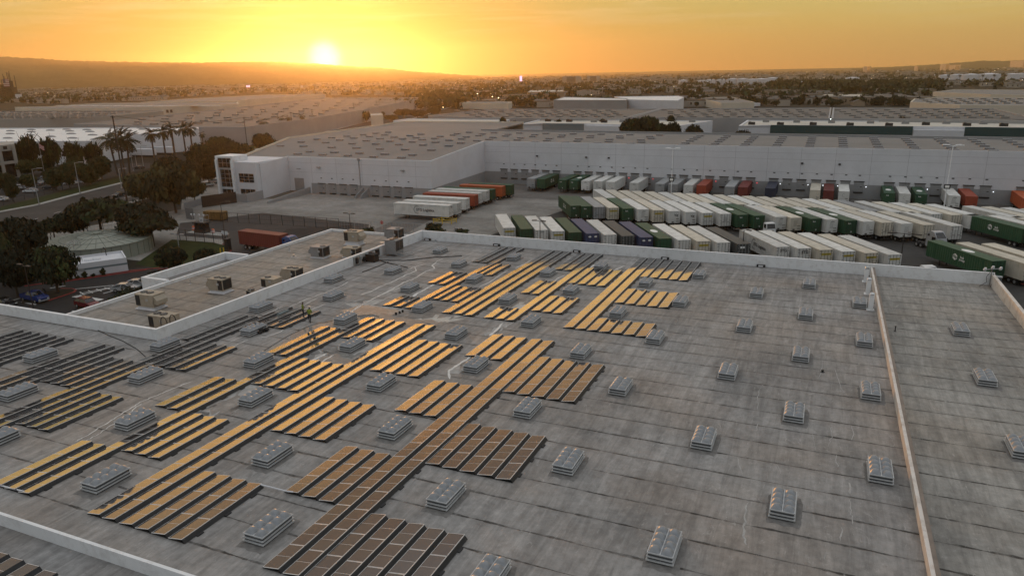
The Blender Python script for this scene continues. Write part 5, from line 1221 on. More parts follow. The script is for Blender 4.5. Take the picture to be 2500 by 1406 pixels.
for k, a in enumerate(((20, 470, 428, 24), (75, 462, 430, 20), (138, 465, 415, 28), (172, 462, 405, 20), (214, 455, 406, 20), (180, 440, 398, 26), (250, 440, 385, 30), (222, 452, 425, 20), (32, 492, 450, 16))):
    tree(*a, 'light', f'small leafy tree in the left car park, {ORD[k+1]} listed from the left front', group='car park trees')
for k, a in enumerate(((379, 397, 338, 22), (407, 397, 334, 22), (430, 396, 327, 21), (457, 395, 326, 22), (474, 393, 325, 22))): palm(*a, f'date palm, {ORD[k+1]} from the left in the roadside row', group='row of date palms')
for k, (a, ln) in enumerate((((287, 425, 356, 32), -.12), ((305, 427, 352, 34), .02), ((317, 424, 356, 32), .1))): palm(*a, ['left palm of the big dark clump behind the utility pole', 'middle palm of the big dark clump behind the utility pole', 'right palm of the big dark clump behind the utility pole'][k], lean=ln, group='clump of big palms')
for k, a in enumerate(((691, 332, 294, 10), (708, 334, 293, 8), (742, 330, 289, 9), (647, 345, 305, 14), (499, 372, 334, 9), (1000, 270, 248, 8), (1015, 265, 246, 7))): palm(*a, f'slim fan palm, {ORD[k+1]} of those beyond the long dock roof', True, group='fan palms')

# ------------------------------------------------------------------ tank, pump house, booth and fences
TANKM = mat('tank_pale_green', (.22, .24, .205), .6, var=.08, scale=.4, dirt=((.2, .22, .18), .8, .5))
TANKL = mat('tank_seam', (.10, .11, .09), .7)
ql, qr = G(116, 586, -9), G(360, 580, -9); cc_ = (ql+qr)/2; TR = (qr-ql).length/2
t = thing('water_tank', 'wide round pale green water tank with ribbed cone roof', 'water tank', (cc_.x, cc_.y, GZ))
mb = MB(); n = 48; HR = 3.0
for k in range(n):
    a, b = 2*math.pi*k/n, 2*math.pi*(k+1)/n; ca, sa, cb_, sb = math.cos(a)*TR, math.sin(a)*TR, math.cos(b)*TR, math.sin(b)*TR
    mb.quad((ca, sa, 0), (cb_, sb, 0), (cb_, sb, HR), (ca, sa, HR))
mb.build('tank_wall', [TANKM], t)
mb = MB()
for k in range(n):
    a, b = 2*math.pi*k/n, 2*math.pi*(k+1)/n
    mb.quad((math.cos(a)*(TR+.15), math.sin(a)*(TR+.15), HR), (math.cos(b)*(TR+.15), math.sin(b)*(TR+.15), HR), (math.cos(b)*.6, math.sin(b)*.6, HR+1.0), (math.cos(a)*.6, math.sin(a)*.6, HR+1.0))
    mb.quad((math.cos(a)*(TR+.15), math.sin(a)*(TR+.15), HR-.15), (math.cos(b)*(TR+.15), math.sin(b)*(TR+.15), HR-.15), (math.cos(b)*(TR+.15), math.sin(b)*(TR+.15), HR), (math.cos(a)*(TR+.15), math.sin(a)*(TR+.15), HR))
mb.tube((0, 0, HR+.9), (0, 0, HR+1.4), .7, n=14); mb.build('cone_roof', [TANKM], t)
mb = MB()
for k in range(36):
    a = 2*math.pi*k/36; r1_ = .8 if k % 3 == 0 else TR*.36; z = lambda q: HR+1.0-(q-.6)/(TR+.15-.6)+.02
    mb.tube((math.cos(a)*r1_, math.sin(a)*r1_, z(r1_)), (math.cos(a)*TR, math.sin(a)*TR, z(TR)), .05, n=4)
for f in (.36, .68):
    for k in range(40):
        a, b = 2*math.pi*k/40, 2*math.pi*(k+1)/40; q = TR*f; mb.tube((math.cos(a)*q, math.sin(a)*q, z(q)), (math.cos(b)*q, math.sin(b)*q, z(q)), .045, n=4)
for k in range(36): a = 2*math.pi*(k+.5)/36; mb.tube((math.cos(a)*(TR+.02), math.sin(a)*(TR+.02), 0), (math.cos(a)*(TR+.02), math.sin(a)*(TR+.02), HR-.15), .05, n=4)
mb.build('seam_rib', [TANKL], t)
mb = MB(); A0 = -1.15
for da in (-.09, .09, -.03, .03):
    a = A0+da; p0 = Vector((math.cos(a)*(TR+.1), math.sin(a)*(TR+.1), HR)); mb.tube(p0, p0+Vector((0, 0, 1.3)), .05, n=5)
    p1 = p0*((TR-3)/TR); p1.z = HR+.3; mb.tube(p1, p1+Vector((0, 0, 1.2)), .05, n=5); mb.tube(p0+Vector((0, 0, 1.3)), p1+Vector((0, 0, 1.2)), .045, n=5)
for k in range(9): a = A0; mb.tube((math.cos(a-.02)*(TR+.25), math.sin(a-.02)*(TR+.25), .3+k*.33), (math.cos(a+.02)*(TR+.25), math.sin(a+.02)*(TR+.25), .3+k*.33), .03, n=4)
mb.build('ladder_rail', [STEELP], t)
b0, b1 = G(187, 679), G(314, 661); tz = AT(310, 629, b1.y).z; u = (b1-b0).normalized(); nn = Vector((-u.y, u.x, 0)); b0 = b1-u*((b1-b0).length+2); dep = 7.5
t = thing('pump_house', 'low white pump house with grey stripe in front of the tank', 'pump house', b1)
PB = [b0, b1, b1+nn*dep, b0+nn*dep]
build_w(MB().prism([(p.x, p.y) for p in PB], GZ, tz-.4), 'wall', [WALLW], t); 
def ring(mb, P, th, z0, z1):
    c = sum(P, Vector())/len(P)
    for a, b in zip(P, P[1:]+P[:1]):
        i = lambda p: p+(c-p).normalized()*th*1.5
        mb.prism([(a.x, a.y), (b.x, b.y), (i(b).x, i(b).y), (i(a).x, i(a).y)], z0, z1)
    return mb
build_w(ring(MB(), PB, .2, tz-.398, tz), 'parapet', [WALLW], t)
build_w(MB().prism([(p.x, p.y) for p in [b0-nn*.03, b1-nn*.03+u*.03, b1-nn*.002+u*.03, b0-nn*.002]], tz-1.35, tz-1.0), 'grey_stripe', [GBLUE], t)
mb = MB(); q = b1-u*5+nn*4; mb.sphere((q.x, q.y, tz-.35), .9, .45, 12, 6); mb.sphere((q.x-u.x*1.3, q.y-u.y*1.3, tz-.35), .9, .45, 12, 6); build_w(mb, 'roof_hood', [WALLW], t)
mb = MB()
for s in (3.0, 9.5): q = b1-u*s+nn*(6.5 if s < 5 else 5); mb.tube((q.x, q.y, tz-.4), (q.x, q.y, tz+.9), .08, n=6); mb.tube((q.x, q.y, tz+.85), (q.x-.5, q.y, tz+1.2), .13, n=6)
build_w(mb, 'vent_pipe', [DARK], t)
q = b1-u*8.5-nn*.02; build_w(MB().prism([(q.x, q.y), ((q+u*1.1).x, (q+u*1.1).y), ((q+u*1.1-nn*.05).x, (q+u*1.1-nn*.05).y), ((q-nn*.05).x, (q-nn*.05).y)], tz-1.5, tz-.95), 'wall_plate', [GALV], t)
for k, s in enumerate((4.5, 7.6, 10.0, 12.5, 8.8, 6.2)):
    q = b1-u*s-nn*.9; hgt_ = (1.5, 1.3, 1.3, 1.5, .6, .6)[k]; o = link('shrub', TK['shrub'][0]); o.location = (q.x, q.y, GZ+.1); o.scale = (.75 if hgt_ > 1 else .45, .6, hgt_)
    tag(o, f'clipped dark shrub, {ORD[k+1]} along the pump house front', 'shrub', 'shrubs along the pump house')
strip('kerb', [b0-nn*1.9-u*3, b1-nn*1.9+u*3], .25, RED, .14)
def fence(label, pts, h, spacing, m=DARK, mesh=True):
    t = thing('yard_fence', label, 'fence', pts[0])
    mb = MB(); ps = []
    for a, b in zip(pts, pts[1:]):
        L = (b-a).length; k = max(1, round(L/spacing)); ps += [a+(b-a)*i/k for i in range(k)]; mb.tube(a+Vector((0, 0, h)), b+Vector((0, 0, h)), .045, n=5)
        nw = int(L/.75)
        for i in range(nw):
            q = a+(b-a)*(i/nw); mb.tube(q, q+Vector((0, 0, h)), .012, n=3, cap=False)
        for zz in (.1, h*.5): mb.tube(a+Vector((0, 0, zz)), b+Vector((0, 0, zz)), .02, n=3)
    build_w(mb, 'fence_mesh', [m], t); ps.append(pts[-1])
    for q in ps:
        o = MB().tube((0, 0, 0), (0, 0, h+.12), .075, n=6).build('post', [m], t); o.location = q-pts[0]
    return t
fence('long black chain-link fence along the yard behind the red truck', gp((540, 541), (556, 543), (690, 550), (828, 559)), 2.5, 3.6)
fence('black fence around the lawn below the guard booth', gp((440, 586), (456, 588), (546, 599), (563, 612)), 2.6, 3.4)
fence('grey wire fence continuing behind the small bushes', gp((828, 559), (905, 563), (1010, 569), (1110, 577)), 2.3, 5, STEELP)
fence('dark fence behind the round water tank', gp((215, 567), (290, 557), (335, 556)), 2.2, 3.5)
fence('thin black fence along the left car park hedge', [up(n1_, 11.2), up(K1[1], 11.6), up(K1[3], 13)], 1.6, 5)
# screened fence with dark cloth
a, b = G(494, 507), G(578, 495); o = MB().prism([(a.x, a.y), (b.x, b.y), (b.x, b.y+.12), (a.x, a.y+.12)], GZ, GZ+3.3).build('screen_fence', [mat('dark_screen', (.03, .024, .022), .9)]); tag(o, 'dark cloth-screened fence in front of the parked cars', 'fence')
a, b = G(455, 534), G(474, 536); o = MB().prism([(a.x, a.y), (b.x, b.y), (b.x, b.y+.12), (a.x, a.y+.12)], GZ, GZ+2.9).build('panel_gate', [mat('grey_gate', (.12, .125, .13), .7)]); tag(o, 'grey panel gate left of the guard booth', 'gate')
a, b = G(450, 512), G(492, 500); o = MB().prism([(a.x, a.y), (b.x, b.y), (b.x, b.y+.2), (a.x, a.y+.2)], GZ, GZ+1.9).build('low_wall', [WALLG]); tag(o, 'low grey wall above the guard booth gate', 'wall')
p = G(495, 569); t = thing('guard_booth', 'dark guard booth on an island with cameras on its roof', 'guard booth', p, (0, 0, R_(3)))
MB().box(-1.6, 1.6, -.9, .9, 0, 1.2).box(-1.5, 1.5, -.8, .8, 2.3, 2.5).build('booth_wall', [DARK], t); MB().box(-1.52, 1.52, -.82, .82, 1.201, 2.3).build('booth_window', [GLASS], t); MB().box(-1.8, 1.8, -1.1, 1.1, 2.501, 2.75).build('booth_roof', [DARK], t)
mb = MB()
for x in (-1.6, -.5, .5, 1.6):
    for y in (-.9, .9): mb.tube((x, y, 2.75), (x, y, 4.5), .04, n=5)
for z in (3.3, 4.4): mb.path([(-1.6, -.9, z), (1.6, -.9, z), (1.6, .9, z), (-1.6, .9, z), (-1.6, -.9, z)], .04)
mb.build('roof_frame', [STEELP], t)
for x in (-1.9, -1.0, .5, 1.8): MB().sphere((x, -.9, 4.7), .22).tube((x, -.9, 4.2), (x, -.9, 4.6), .04).build('camera_dome', [WALLW], t)
MB().box(.5, 1.5, -1.0, -.94, 3.0, 4.0).build('white_sign', [WALLW], t)
mb = MB()
for k in range(3): mb.box(.65, 1.35, -1.012, -1.001, 3.2+k*.16, 3.27+k*.16)
mb.build('sign_print', [INK], t)
o = MB().prism([(p.x-4, p.y-1.4), (p.x+7, p.y-1.4), (p.x+8, p.y), (p.x+7, p.y+1.4), (p.x-4, p.y+1.4)], GZ, GZ+.15).build('kerb', [CONC]); o['kind'] = 'structure'
for k, q in enumerate(((473, 562), (521, 569))):
    o = MB().tube((0, 0, 0), (0, 0, 1.0), .38, .3, 12).tube((0, 0, .3), (0, 0, .45), .39, .38, 12, 1).tube((0, 0, .6), (0, 0, .75), .36, .35, 12, 1).build('traffic_barrel', [ORANGE, WALLW]); o.location = G(*q); tag(o, ['orange traffic barrel left of the guard booth', 'orange traffic barrel right of the guard booth'][k], 'barrel')
p = G(528, 537); t = thing('roll_off_container', 'yellow brown roll-off container behind the guard booth', 'waste container', p, (0, 0, R_(4)))
BRN = mat('container_ochre', (.17, .095, .03), .8, var=.3, scale=1.5); MB().prism([(-3, -1.2), (3, -1.2), (3, 1.2), (-3, 1.2)], .3, 2.4).build('bin_body', [BRN], t)
mb = MB()
for k in range(7): mb.box(-2.9+k*.95, -2.75+k*.95, -1.3, -1.201, .3, 2.35)
mb.build('rib', [BRN], t); MB().box(-2.95, 2.95, -1.1, 1.1, .1, .299).build('skid', [DARK], t)
for k, q in enumerate(((539, 620), (547, 619))):
    o = MB().tube((0, 0, 0), (0, 0, 1.25), .11, n=10).sphere((0, 0, 1.25), .11, .6, 10, 5).build('bollard', [YEL]); o.location = G(*q); tag(o, ['left yellow bollard at the lawn corner', 'right yellow bollard at the lawn corner'][k], 'bollard')
p = G(1085, 545); t = thing('guard_rail', 'yellow steel guard rail frame beyond the round bush', 'guard rail', p)
mb = MB()
for z in (.5, 1.0): mb.path([(-2.6, -1, z), (2.6, -1, z), (2.6, 1.6, z), (-1.6, 1.6, z), (-2.6, -1, z)], .06)
mb.build('rail', [YEL], t)
for x, y in ((-2.6, -1), (0, -1), (2.6, -1), (2.6, 1.6), (-1.6, 1.6)): MB().tube((x, y, 0), (x, y, 1.3), .09).build('post', [YEL], t)
p = G(934, 566); t = thing('stop_sign', 'red octagonal sign on a post before the office far edge', 'traffic sign', p, (0, 0, R_(10)))
MB().tube((0, 0, 0), (0, 0, 2.6), .04).build('post', [STEELP], t); MB().tube((0, -.05, 2.3), (0, -.08, 2.3), .42, n=8).build('sign_plate', [mat('sign_red', (.4, .03, .03), .5)], t); put_text('STOP', .3, INKW, t, (0, -.086, 2.3), (R_(90), 0, 0))
p = G(551, 588); o = MB().tube((-.7, 0, 0), (-.7, 0, 2.4), .05).tube((.7, 0, 0), (.7, 0, 2.4), .05).box(-.9, .9, -.06, 0, 1.5, 2.3, 1).build('notice_board', [DARK, WALLW]); o.location = p; tag(o, 'white notice board beside the tall dark lamp pole', 'sign')
p = G(558, 612); o = MB().box(-.5, .5, -.5, .5, 0, 2.6).box(-.55, .55, -.55, .55, 2.601, 2.7).build('control_cabinet', [DARK]); o.location = p; tag(o, 'tall dark control cabinet at the lawn corner', 'cabinet')
# portable toilets
for k in range(3):
    p = G(2238+k*14, 668); t = thing('portable_toilet', ['left', 'middle', 'right'][k]+' portable toilet of three behind the parapet', 'portable toilet', (26.0+k*1.25-.2, 138.0+.1*k, GZ+.01), (0, 0, R_(-8)), 'portable toilets')
    MB().box(-.56, .56, -.56, .56, 0, 2.1).build('cabin', [mat('toilet_grey', (.075, .085, .10), .6)], t); MB().prism([(-.6, -.6), (.6, -.6), (.6, .6), (-.6, .6)], 2.1, lambda x, y: 2.3-abs(x)*.25).build('toilet_roof', [GALV], t); MB().box(-.25, .25, -.58, -.561, 1.2, 1.65).build('door_sign', [WALLW], t)
o = MB().box(-.6, .6, -.5, .5, 0, 1.3).box(-.65, .65, -.55, .55, 1.301, 1.4).build('waste_bin', [GALV]); o.location = (24.3, 138.2, GZ+.01); tag(o, 'grey bin between the yard tractor and portable toilets', 'bin')

# ------------------------------------------------------------------ lamp posts, utility poles, flag
def lamp(label, base, h, arms, m, r=.1, lit=None, aw=1.6, group='lamp posts', plate=False):
    t = thing('lamp_post', label, 'lamp post', base, (0, 0, 0), group)
    MB().tube((0, 0, 0), (0, 0, h), r, r*.6, 8).tube((0, 0, 0), (0, 0, .5), r*2.2, n=8).build('pole', [m], t)
    for k, a in enumerate(arms):
        d = Vector((math.cos(R_(a)), math.sin(R_(a)), 0)); mb = MB(); mb.tube((0, 0, h-.1), d*aw*.6+Vector((0, 0, h+.12)), r*.45, n=5); M = Matrix.Translation(d*aw+Vector((0, 0, h+.12))) @ Matrix.Rotation(R_(a), 4, 'Z')
        mb.box(-.75*aw/1.6, .45, -.22, .22, -.06, .10, 0, M); f = mb.build('lamp_head', [m], t)
        if lit: MB().box(-.5, .4, -.18, .18, -.11, -.062, 0, M).build('lens', [lit], f)
    if plate: MB().box(-.7, .7, -r-.12, -r-.02, h*.42, h*.42+1.1).build('sign_plate', [DARK], t); MB().box(-.45, .45, -r-.14, -r-.121, h*.42+.25, h*.42+.85).build('sign_face', [INKW], t)
    return t
def H_at(bx, by, ty): p = G(bx, by); return p, (by-ty)/F*dist(p)*1.03
def lampx(label, bx, by, ty, arms, m, **k): p, h = H_at(bx, by, ty); return lamp(label, p, h, arms, m, **k)
lampx('tall white lamp mast at the right end of the dock row', 2300, 535, 388, (-10, 190, 35, 150), WHITE, r=.15, aw=1.8, plate=True); lampx('tall white lamp mast before the middle docks', 1637, 500, 373, (-10, 190, 35, 150), WHITE, r=.13, aw=1.6, plate=True)
for k, (x, ty) in enumerate(((1319, 541), (1811, 566), (2197, 580))):
    by = 612+k*12; lampx(['dark lamp post among the left containers of the near row', 'thin dark lamp post at the gap in the container row', 'dark twin-arm lamp post by the yard tractor'][k], x, by+15, ty, (-30, 200), DPOLE, r=.12, aw=2.6 if k == 2 else 1.2)
lampx('short dark twin lamp in front of the fenced apron', 856, 562, 524, (0, 180), DPOLE, aw=1.2); lampx('twin-head lamp post in the near left car park', 84, 763, 668, (-10, 175), DPOLE, aw=1.4); lampx('lamp post with flat heads beside the lawn trees', 438, 610, 577, (5, 180), STEELP, aw=1.3); lampx('tall dark lamp pole beside the guard booth', 552, 600, 503, (5,), DPOLE, aw=2.2)
for k, a in enumerate(((96, 501, 430, (35,)), (196, 473.6, 411, (25,)), (139, 419, 386, (0, 180)), (326, 418, 384, (20,)), (335, 412, 383, (20,)), (351, 410, 365, (20,)), (297, 460, 420, (20,)))): lampx(f'pale curved-arm street light, {ORD[k+1]} of those along the left street', *a[:3], a[3], STEELP, aw=2.4, r=.13)
p, h = H_at(110, 430, 365); t = thing('flag_pole', 'flag pole with a drooping red and white flag before the offices', 'flag', p)
MB().tube((0, 0, 0), (0, 0, h), .09, .05).sphere((0, 0, h), .14).build('pole', [STEELP], t)
mb = MB()
for k in range(7):
    for j in range(6):
        x0, x1 = j*.45, (j+1)*.45; f = lambda x, z: (x, .18*math.sin(x*2.4), h-.4-z-x*.33)
        mb.quad(f(x0, k*.27), f(x1, k*.27), f(x1, (k+1)*.27), f(x0, (k+1)*.27), k % 2)
mb.build('flag_cloth', [mat('flag_red', (.35, .05, .06), .8), mat('flag_white', (.5, .47, .45), .8)], t)
def utility(label, bx, by, ty, arm=0, arms=1, r=.17):
    p, h = H_at(bx, by, ty); t = thing('utility_pole', label, 'utility pole', p, (0, 0, R_(arm)), 'utility poles')
    MB().tube((0, 0, 0), (0, 0, h), r*1.2, r*.8, 8).build('pole', [WOOD], t)
    for k in range(arms):
        z = h-.5-k*1.4; MB().box(-1.7, 1.7, -.08, .08, z, z+.18).build('crossarm', [WOOD], t)
        mb = MB()
        for x in (-1.5, -.6, .6, 1.5): mb.tube((x, 0, z+.18), (x, 0, z+.42), .05, n=5)
        mb.build('insulator', [GALV], t)
    return t, p, h
up_ = [utility('tall wooden utility pole at the near street edge', 310, 491, 318, -20, 1, .24), utility('wooden pole behind the office tower', 606, 376, 297, -20), utility('wooden pole left of the fan palms', 716, 336, 281, -20), utility('wooden pole right of the fan palm', 766, 320, 273, -20, 2), utility('wooden pole over the street beyond the dock roof', 866, 295, 256, -20, 2), utility('far wooden pole farther up the street', 921, 280, 250, -20, 2), utility('farthest wooden pole of the street line', 967, 277, 248, -20, 2), utility('wooden pole at the date palm row', 427, 390, 311, -20)]
mb = MB()
seq = [0, 1, 2, 3, 4, 5, 6]
for i, j in zip(seq, seq[1:]):
    for s in (-1.5, .6, 1.5):
        d = Vector((math.cos(R_(-20)), math.sin(R_(-20)), 0))*s; a = up_[i][1]+d+Vector((0, 0, up_[i][2]-.1)); b = up_[j][1]+d+Vector((0, 0, up_[j][2]-.1)); P = [a+(b-a)*f-Vector((0, 0, 4*f*(1-f)*2.2)) for f in np.linspace(0, 1, 9)]; mb.path(P, .035, n=3)
tag(mb.build('power_line', [DARK]), 'sagging power lines strung between the wooden poles', 'power line')

# ------------------------------------------------------------------ cars
PAINT = {}
def paint(n, c): 
    if n not in PAINT: PAINT[n] = mat('car_paint_'+n, c, .22, .25, var=.03, spec=.6)
    return PAINT[n]
CARC = dict(white=(.62, .63, .64), silver=(.36, .37, .38), black=(.012, .012, .014), grey=(.10, .105, .11), red=(.13, .012, .018), blue=(.02, .04, .16))
CW = wheel_mesh(.33, .24); TL = mat('tail_lamp', (.3, .01, .01), .3); HL = mat('head_lamp', (.6, .6, .58), .15)
SED = [(2.25, .35), (2.3, .62), (2.2, .78), (1.1, .95), (.35, 1.42), (-.9, 1.44), (-1.75, 1.02), (-2.2, .98), (-2.3, .6), (-2.25, .35)]; SUVP = [(2.2, .4), (2.28, .75), (2.15, .95), (1.15, 1.08), (.45, 1.62), (-1.5, 1.66), (-2.15, 1.15), (-2.25, .7), (-2.2, .4)]
PICK = [(2.75, .45), (2.85, .85), (2.75, 1.1), (1.35, 1.2), (.65, 1.8), (-.55, 1.82), (-.85, 1.22), (-2.75, 1.2), (-2.8, .7), (-2.75, .45)]
_car = {}
def car(label, loc, rz, colour, kind='sedan', group=None):
    prof = dict(sedan=SED, suv=SUVP, pickup=PICK)[kind]; cm = paint(colour, CARC[colour]); W_ = .9 if kind != 'pickup' else .98
    k = (kind, colour)
    if k not in _car:
        beltz = {'sedan': .95, 'suv': 1.1, 'pickup': 1.22}[kind]
        lowp = [(x, min(z, beltz)) for x, z in prof]; mb = MB(); curve_prism(mb, lowp, -W_, W_, 0, .06); body = mb.mesh('body', [cm])
        top = [p for p in prof if p[1] >= beltz-.12]; tz_ = max(p[1] for p in prof); xs = [p[0] for p in prof if p[1] > tz_-.1]
        x0, x1 = min(xs), max(xs); bx0, bx1 = (min(p[0] for p in top) if kind != 'pickup' else -.9), max(p[0] for p in top if p[1] > beltz-.12)
        mb = MB(); curve_prism(mb, [(bx1, beltz+.001), (x1, tz_-.05), (x0, tz_-.05), (bx0, beltz+.001)], -W_*.93, W_*.93, 0, .22); gl = mb.mesh('window', [GLASS])
        mb = MB(); w2 = W_*.93*.79
        mb.box(x0-.06, x1+.05, -w2, w2, tz_-.052, tz_+.01); 
        for xx, bb in ((x1, bx1), (x0, bx0), ((x0+x1)/2, (bx0+bx1)/2)):
            for s in (-1, 1): mb.tube((xx, s*(w2-.01), tz_-.03), (bb, s*(W_*.925), beltz), .045, n=4)
        rf = mb.mesh('car_roof', [cm])
        mb = MB(); fx, rx = max(p[0] for p in prof), min(p[0] for p in prof)
        hl = MB().box(fx-.16, fx-.005, -W_+.08, -W_+.42, .62, .78).box(fx-.16, fx-.005, W_-.42, W_-.08, .62, .78).mesh('headlight', [HL]); tl = MB().box(rx+.02, rx+.12, -W_+.06, -W_+.3, .75, .95).box(rx+.02, rx+.12, W_-.3, W_-.06, .75, .95).mesh('tail_light', [TL])
        bp = MB().box(fx-.1, fx+.05, -W_+.1, W_-.1, .38, .56).mesh('bumper', [GALV if kind == 'pickup' else DARK])
        bed = MB().box(-2.65, -.95, -W_+.1, W_-.1, 1.2005, 1.204).mesh('cargo_bed', [BLACK]) if kind == 'pickup' else None
        _car[k] = (body, gl, rf, hl, tl, bp, bed)
    body, gl, rf, hl, tl, bp, bed = _car[k]
    t = thing('parked_car', label, 'car' if kind != 'pickup' else 'pickup truck', loc, (0, 0, rz), group)
    for nm, me in (('body', body), ('window', gl), ('car_roof', rf), ('headlight', hl), ('tail_light', tl), ('bumper', bp), ('cargo_bed', bed)):
        if me: link(nm, me, t)
    wx = 1.4 if kind != 'pickup' else 1.8
    for x in (-wx, wx):
        for s in (-1, 1): o = link('wheel', CW, t); o.location = (x, s*(W_-.1), .33)
    return t
def zat(px, py): p = G(px, py); p.z += .06; return p
dcar = G(243, 750)-G(183, 737); a_ = math.atan2(dcar.y, dcar.x)
car('dark red SUV parked below the office roof corner', zat(214, 751), a_, 'red', 'suv'); car('blue pickup truck with white hood under the lamp post', zat(86, 735), a_, 'blue', 'pickup'); car('black car at the left frame edge of the near car park', zat(14, 748), a_, 'black', 'sedan')
car('silver car half hidden behind the hedge, nearer', zat(308, 711), R_(25), 'silver'); car('silver car half hidden behind the hedge, farther', zat(338, 701), R_(25), 'silver')
car('dark saloon with bright roof driving on the street', zat(290, 480), math.atan2(d1.y, d1.x)+math.pi, 'black'); car('white car left of the glazed office corner', zat(530, 447), R_(60), 'silver'); car('white car behind the young golden tree', zat(508, 455), R_(60), 'white')
for k, q in enumerate(((511, 496), (531, 492), (553, 491))): car(['left white car behind the dark screen fence', 'middle white car behind the dark screen fence', 'right pale car behind the dark screen fence'][k], zat(*q), R_(80), ['white', 'white', 'silver'][k], 'suv')
pa = math.atan2(d1.y, d1.x)
lot = [(375, 800, 'grey'), (400, 845, 'white'), (340, 890, 'white'), (275, 893, 'white'), (470, 940, 'white'), (640, 765, 'black'), (665, 800, 'silver'), (920, 650, 'silver'), (1075, 648, 'silver'), (1260, 658, 'white'), (1480, 655, 'silver'), (1250, 800, 'silver'), (1440, 762, 'silver'), (1080, 820, 'white'), (755, 890, 'black'), (40, 880, 'grey'), (115, 898, 'grey'), (20, 1070, 'white'), (770, 553, 'white'), (725, 718, 'silver'), (560, 835, 'grey'), (1160, 655, 'black'), (1340, 660, 'silver'), (980, 660, 'grey'), (450, 770, 'silver'), (2120, 585, 'black')]
for k, (x, y, c) in enumerate(lot): car(f'{c} parked car in the left lot, {x//25+1} car widths from the frame edge, {"front" if y > 860 else "middle" if y > 740 else "back"} lane', zat(x/6.25, 320+y/6.25), pa+R_(90)+random.uniform(-.08, .08), c, 'suv' if k % 3 == 0 else 'sedan', 'cars parked in the left lot')

# ------------------------------------------------------------------ buildings beyond
EXCL = []
def bld(name, label, px, z, wm, rm, rim=.5, cat='warehouse', group=None, rise=0.0):
    EXCL.append([(p[0], p[1]) for p in px]); P = [G(x, y, z) for x, y in px]; c = sum(P, Vector())/len(P); t = thing(name, label, cat, (c.x, c.y, GZ), group=group)
    pts = [(p.x, p.y) for p in P]; build_w(MB().prism(pts, GZ, z-.02), 'wall', [wm], t)
    k = 1-1.2/max(12, (P[0]-c).length); build_w(MB().prism([(c.x+(p[0]-c.x)*k, c.y+(p[1]-c.y)*k) for p in pts], z-.019, z+.03), 'roof', [rm], t)
    if rim:
        mb = MB()
        for a, b in zip(pts, pts[1:]+pts[:1]):
            i = lambda p: (c.x+(p[0]-c.x)*k, c.y+(p[1]-c.y)*k); mb.prism([a, b, i(b), i(a)], z-.019, z+rim)
        build_w(mb, 'parapet', [wm], t)
    return t
def panel(t, pa, pb, z, z0, z1, m, name='facade_panel', off=.25):
    """a strip on the facade under the roof edge pa-pb (pixels at height z)"""
    a, b = G(*pa, z), G(*pb, z); d = (b-a).normalized(); nn = Vector((d.y, -d.x, 0)); nn = nn if nn.y < 0 else -nn
    q = [a+nn*off, b+nn*off, b+nn*.01, a+nn*.01]; return build_w(MB().prism([(p.x, p.y) for p in q], z0, z1), name, [m], t)
_fs = MB()
def roofpts(label, Zf, pts, z, me, scale=1.0, grp='skylights'):
    if 'oval' not in grp:
        for x, y in pts:
            p = G(*Zf(x, y), z); i0 = len(_fs.v); _fs.v += [(p.x+v.co.x*scale, p.y+v.co.y*scale, z+.03+v.co.z*scale) for v in me.vertices]; _fs.f += [tuple(i0+q for q in f.vertices) for f in me.polygons]; _fs.m += [1 if 'patch' in label else 0]*len(me.polygons)
        return
    for x, y in pts:
        p = G(*Zf(x, y), z); o = link('roof_skylight', me); o.location = (p.x, p.y, z+.03); o.scale = (scale,)*3; o.rotation_euler = (0, 0, 0); tag(o, label, 'skylight', grp)
Z1 = lambda x, y: (x*.256, 100+y*.256); Z3 = lambda x, y: (1200+x*.256, 100+y*.256); Z4 = lambda x, y: (1800+x*.2802, 100+y*.2802)
FROOFD = mat('far_roof_dark', (.145, .135, .125), .9, var=.12, scale=.05, dirt=((.10, .095, .09), .12, .6))
W1 = bld('white_roof_warehouse', 'bright white-roofed warehouse with oval skylights at the left', [(-260, 352), (0, 349), (223, 347), (328, 331), (484, 320), (485, 313), (0, 315), (-260, 317)], -2.0, GREYW if 0 else WALLW, FROOFW)
panel(W1, (0, 349), (223, 347), -2, -7.6, -7.3, GREYW, 'wall_band'); panel(W1, (223, 347), (328, 331), -2, -7.6, -7.3, GREYW, 'wall_band'); panel(W1, (335, 330.5), (470, 320.5), -2, -11, -9, DARK, 'dock_opening')
mb = MB(); mb.sphere((0, 0, .15), 1.6, .35, 14, 6); mb.tube((0, 0, -.1), (0, 0, .2), 1.7, n=14); osk = mb.mesh('skylight', [GREYP])
osk.transform(Matrix.Diagonal((2.0, .8, 1, 1)))
roofpts('dark oval skylight on the bright white roof', Z1, [(100, 863), (300, 852), (480, 857), (636, 848), (665, 865), (830, 852), (858, 870), (300, 872), (98, 890), (288, 903), (680, 890), (883, 902), (75, 932), (487, 917), (693, 932), (910, 945), (1220, 862), (1265, 887), (1365, 848), (1430, 865), (1150, 845), (1575, 852), (490, 960), (1090, 836), (1345, 836)], -2, osk, 1.0, 'oval skylights on the white roof')
W3 = bld('grey_roof_warehouse', 'flat grey warehouse with pale front behind the white roof', [(-260, 297), (0, 293), (250, 286), (398, 273), (400, 271), (100, 272), (-260, 276)], -2.0, mat('wall_grey_cream', (.32, .305, .28), .85, var=.05, scale=.05), FROOFD)
W2 = bld('large_grey_warehouse', 'very large grey flat-roofed warehouse left of the street poles', [(180, 304), (480, 312), (600, 312), (664, 304), (754, 292), (884, 270), (1020, 243), (1020, 239.5), (795, 239.5), (600, 262), (400, 283)], -2.2, GREYW, FROOFD)
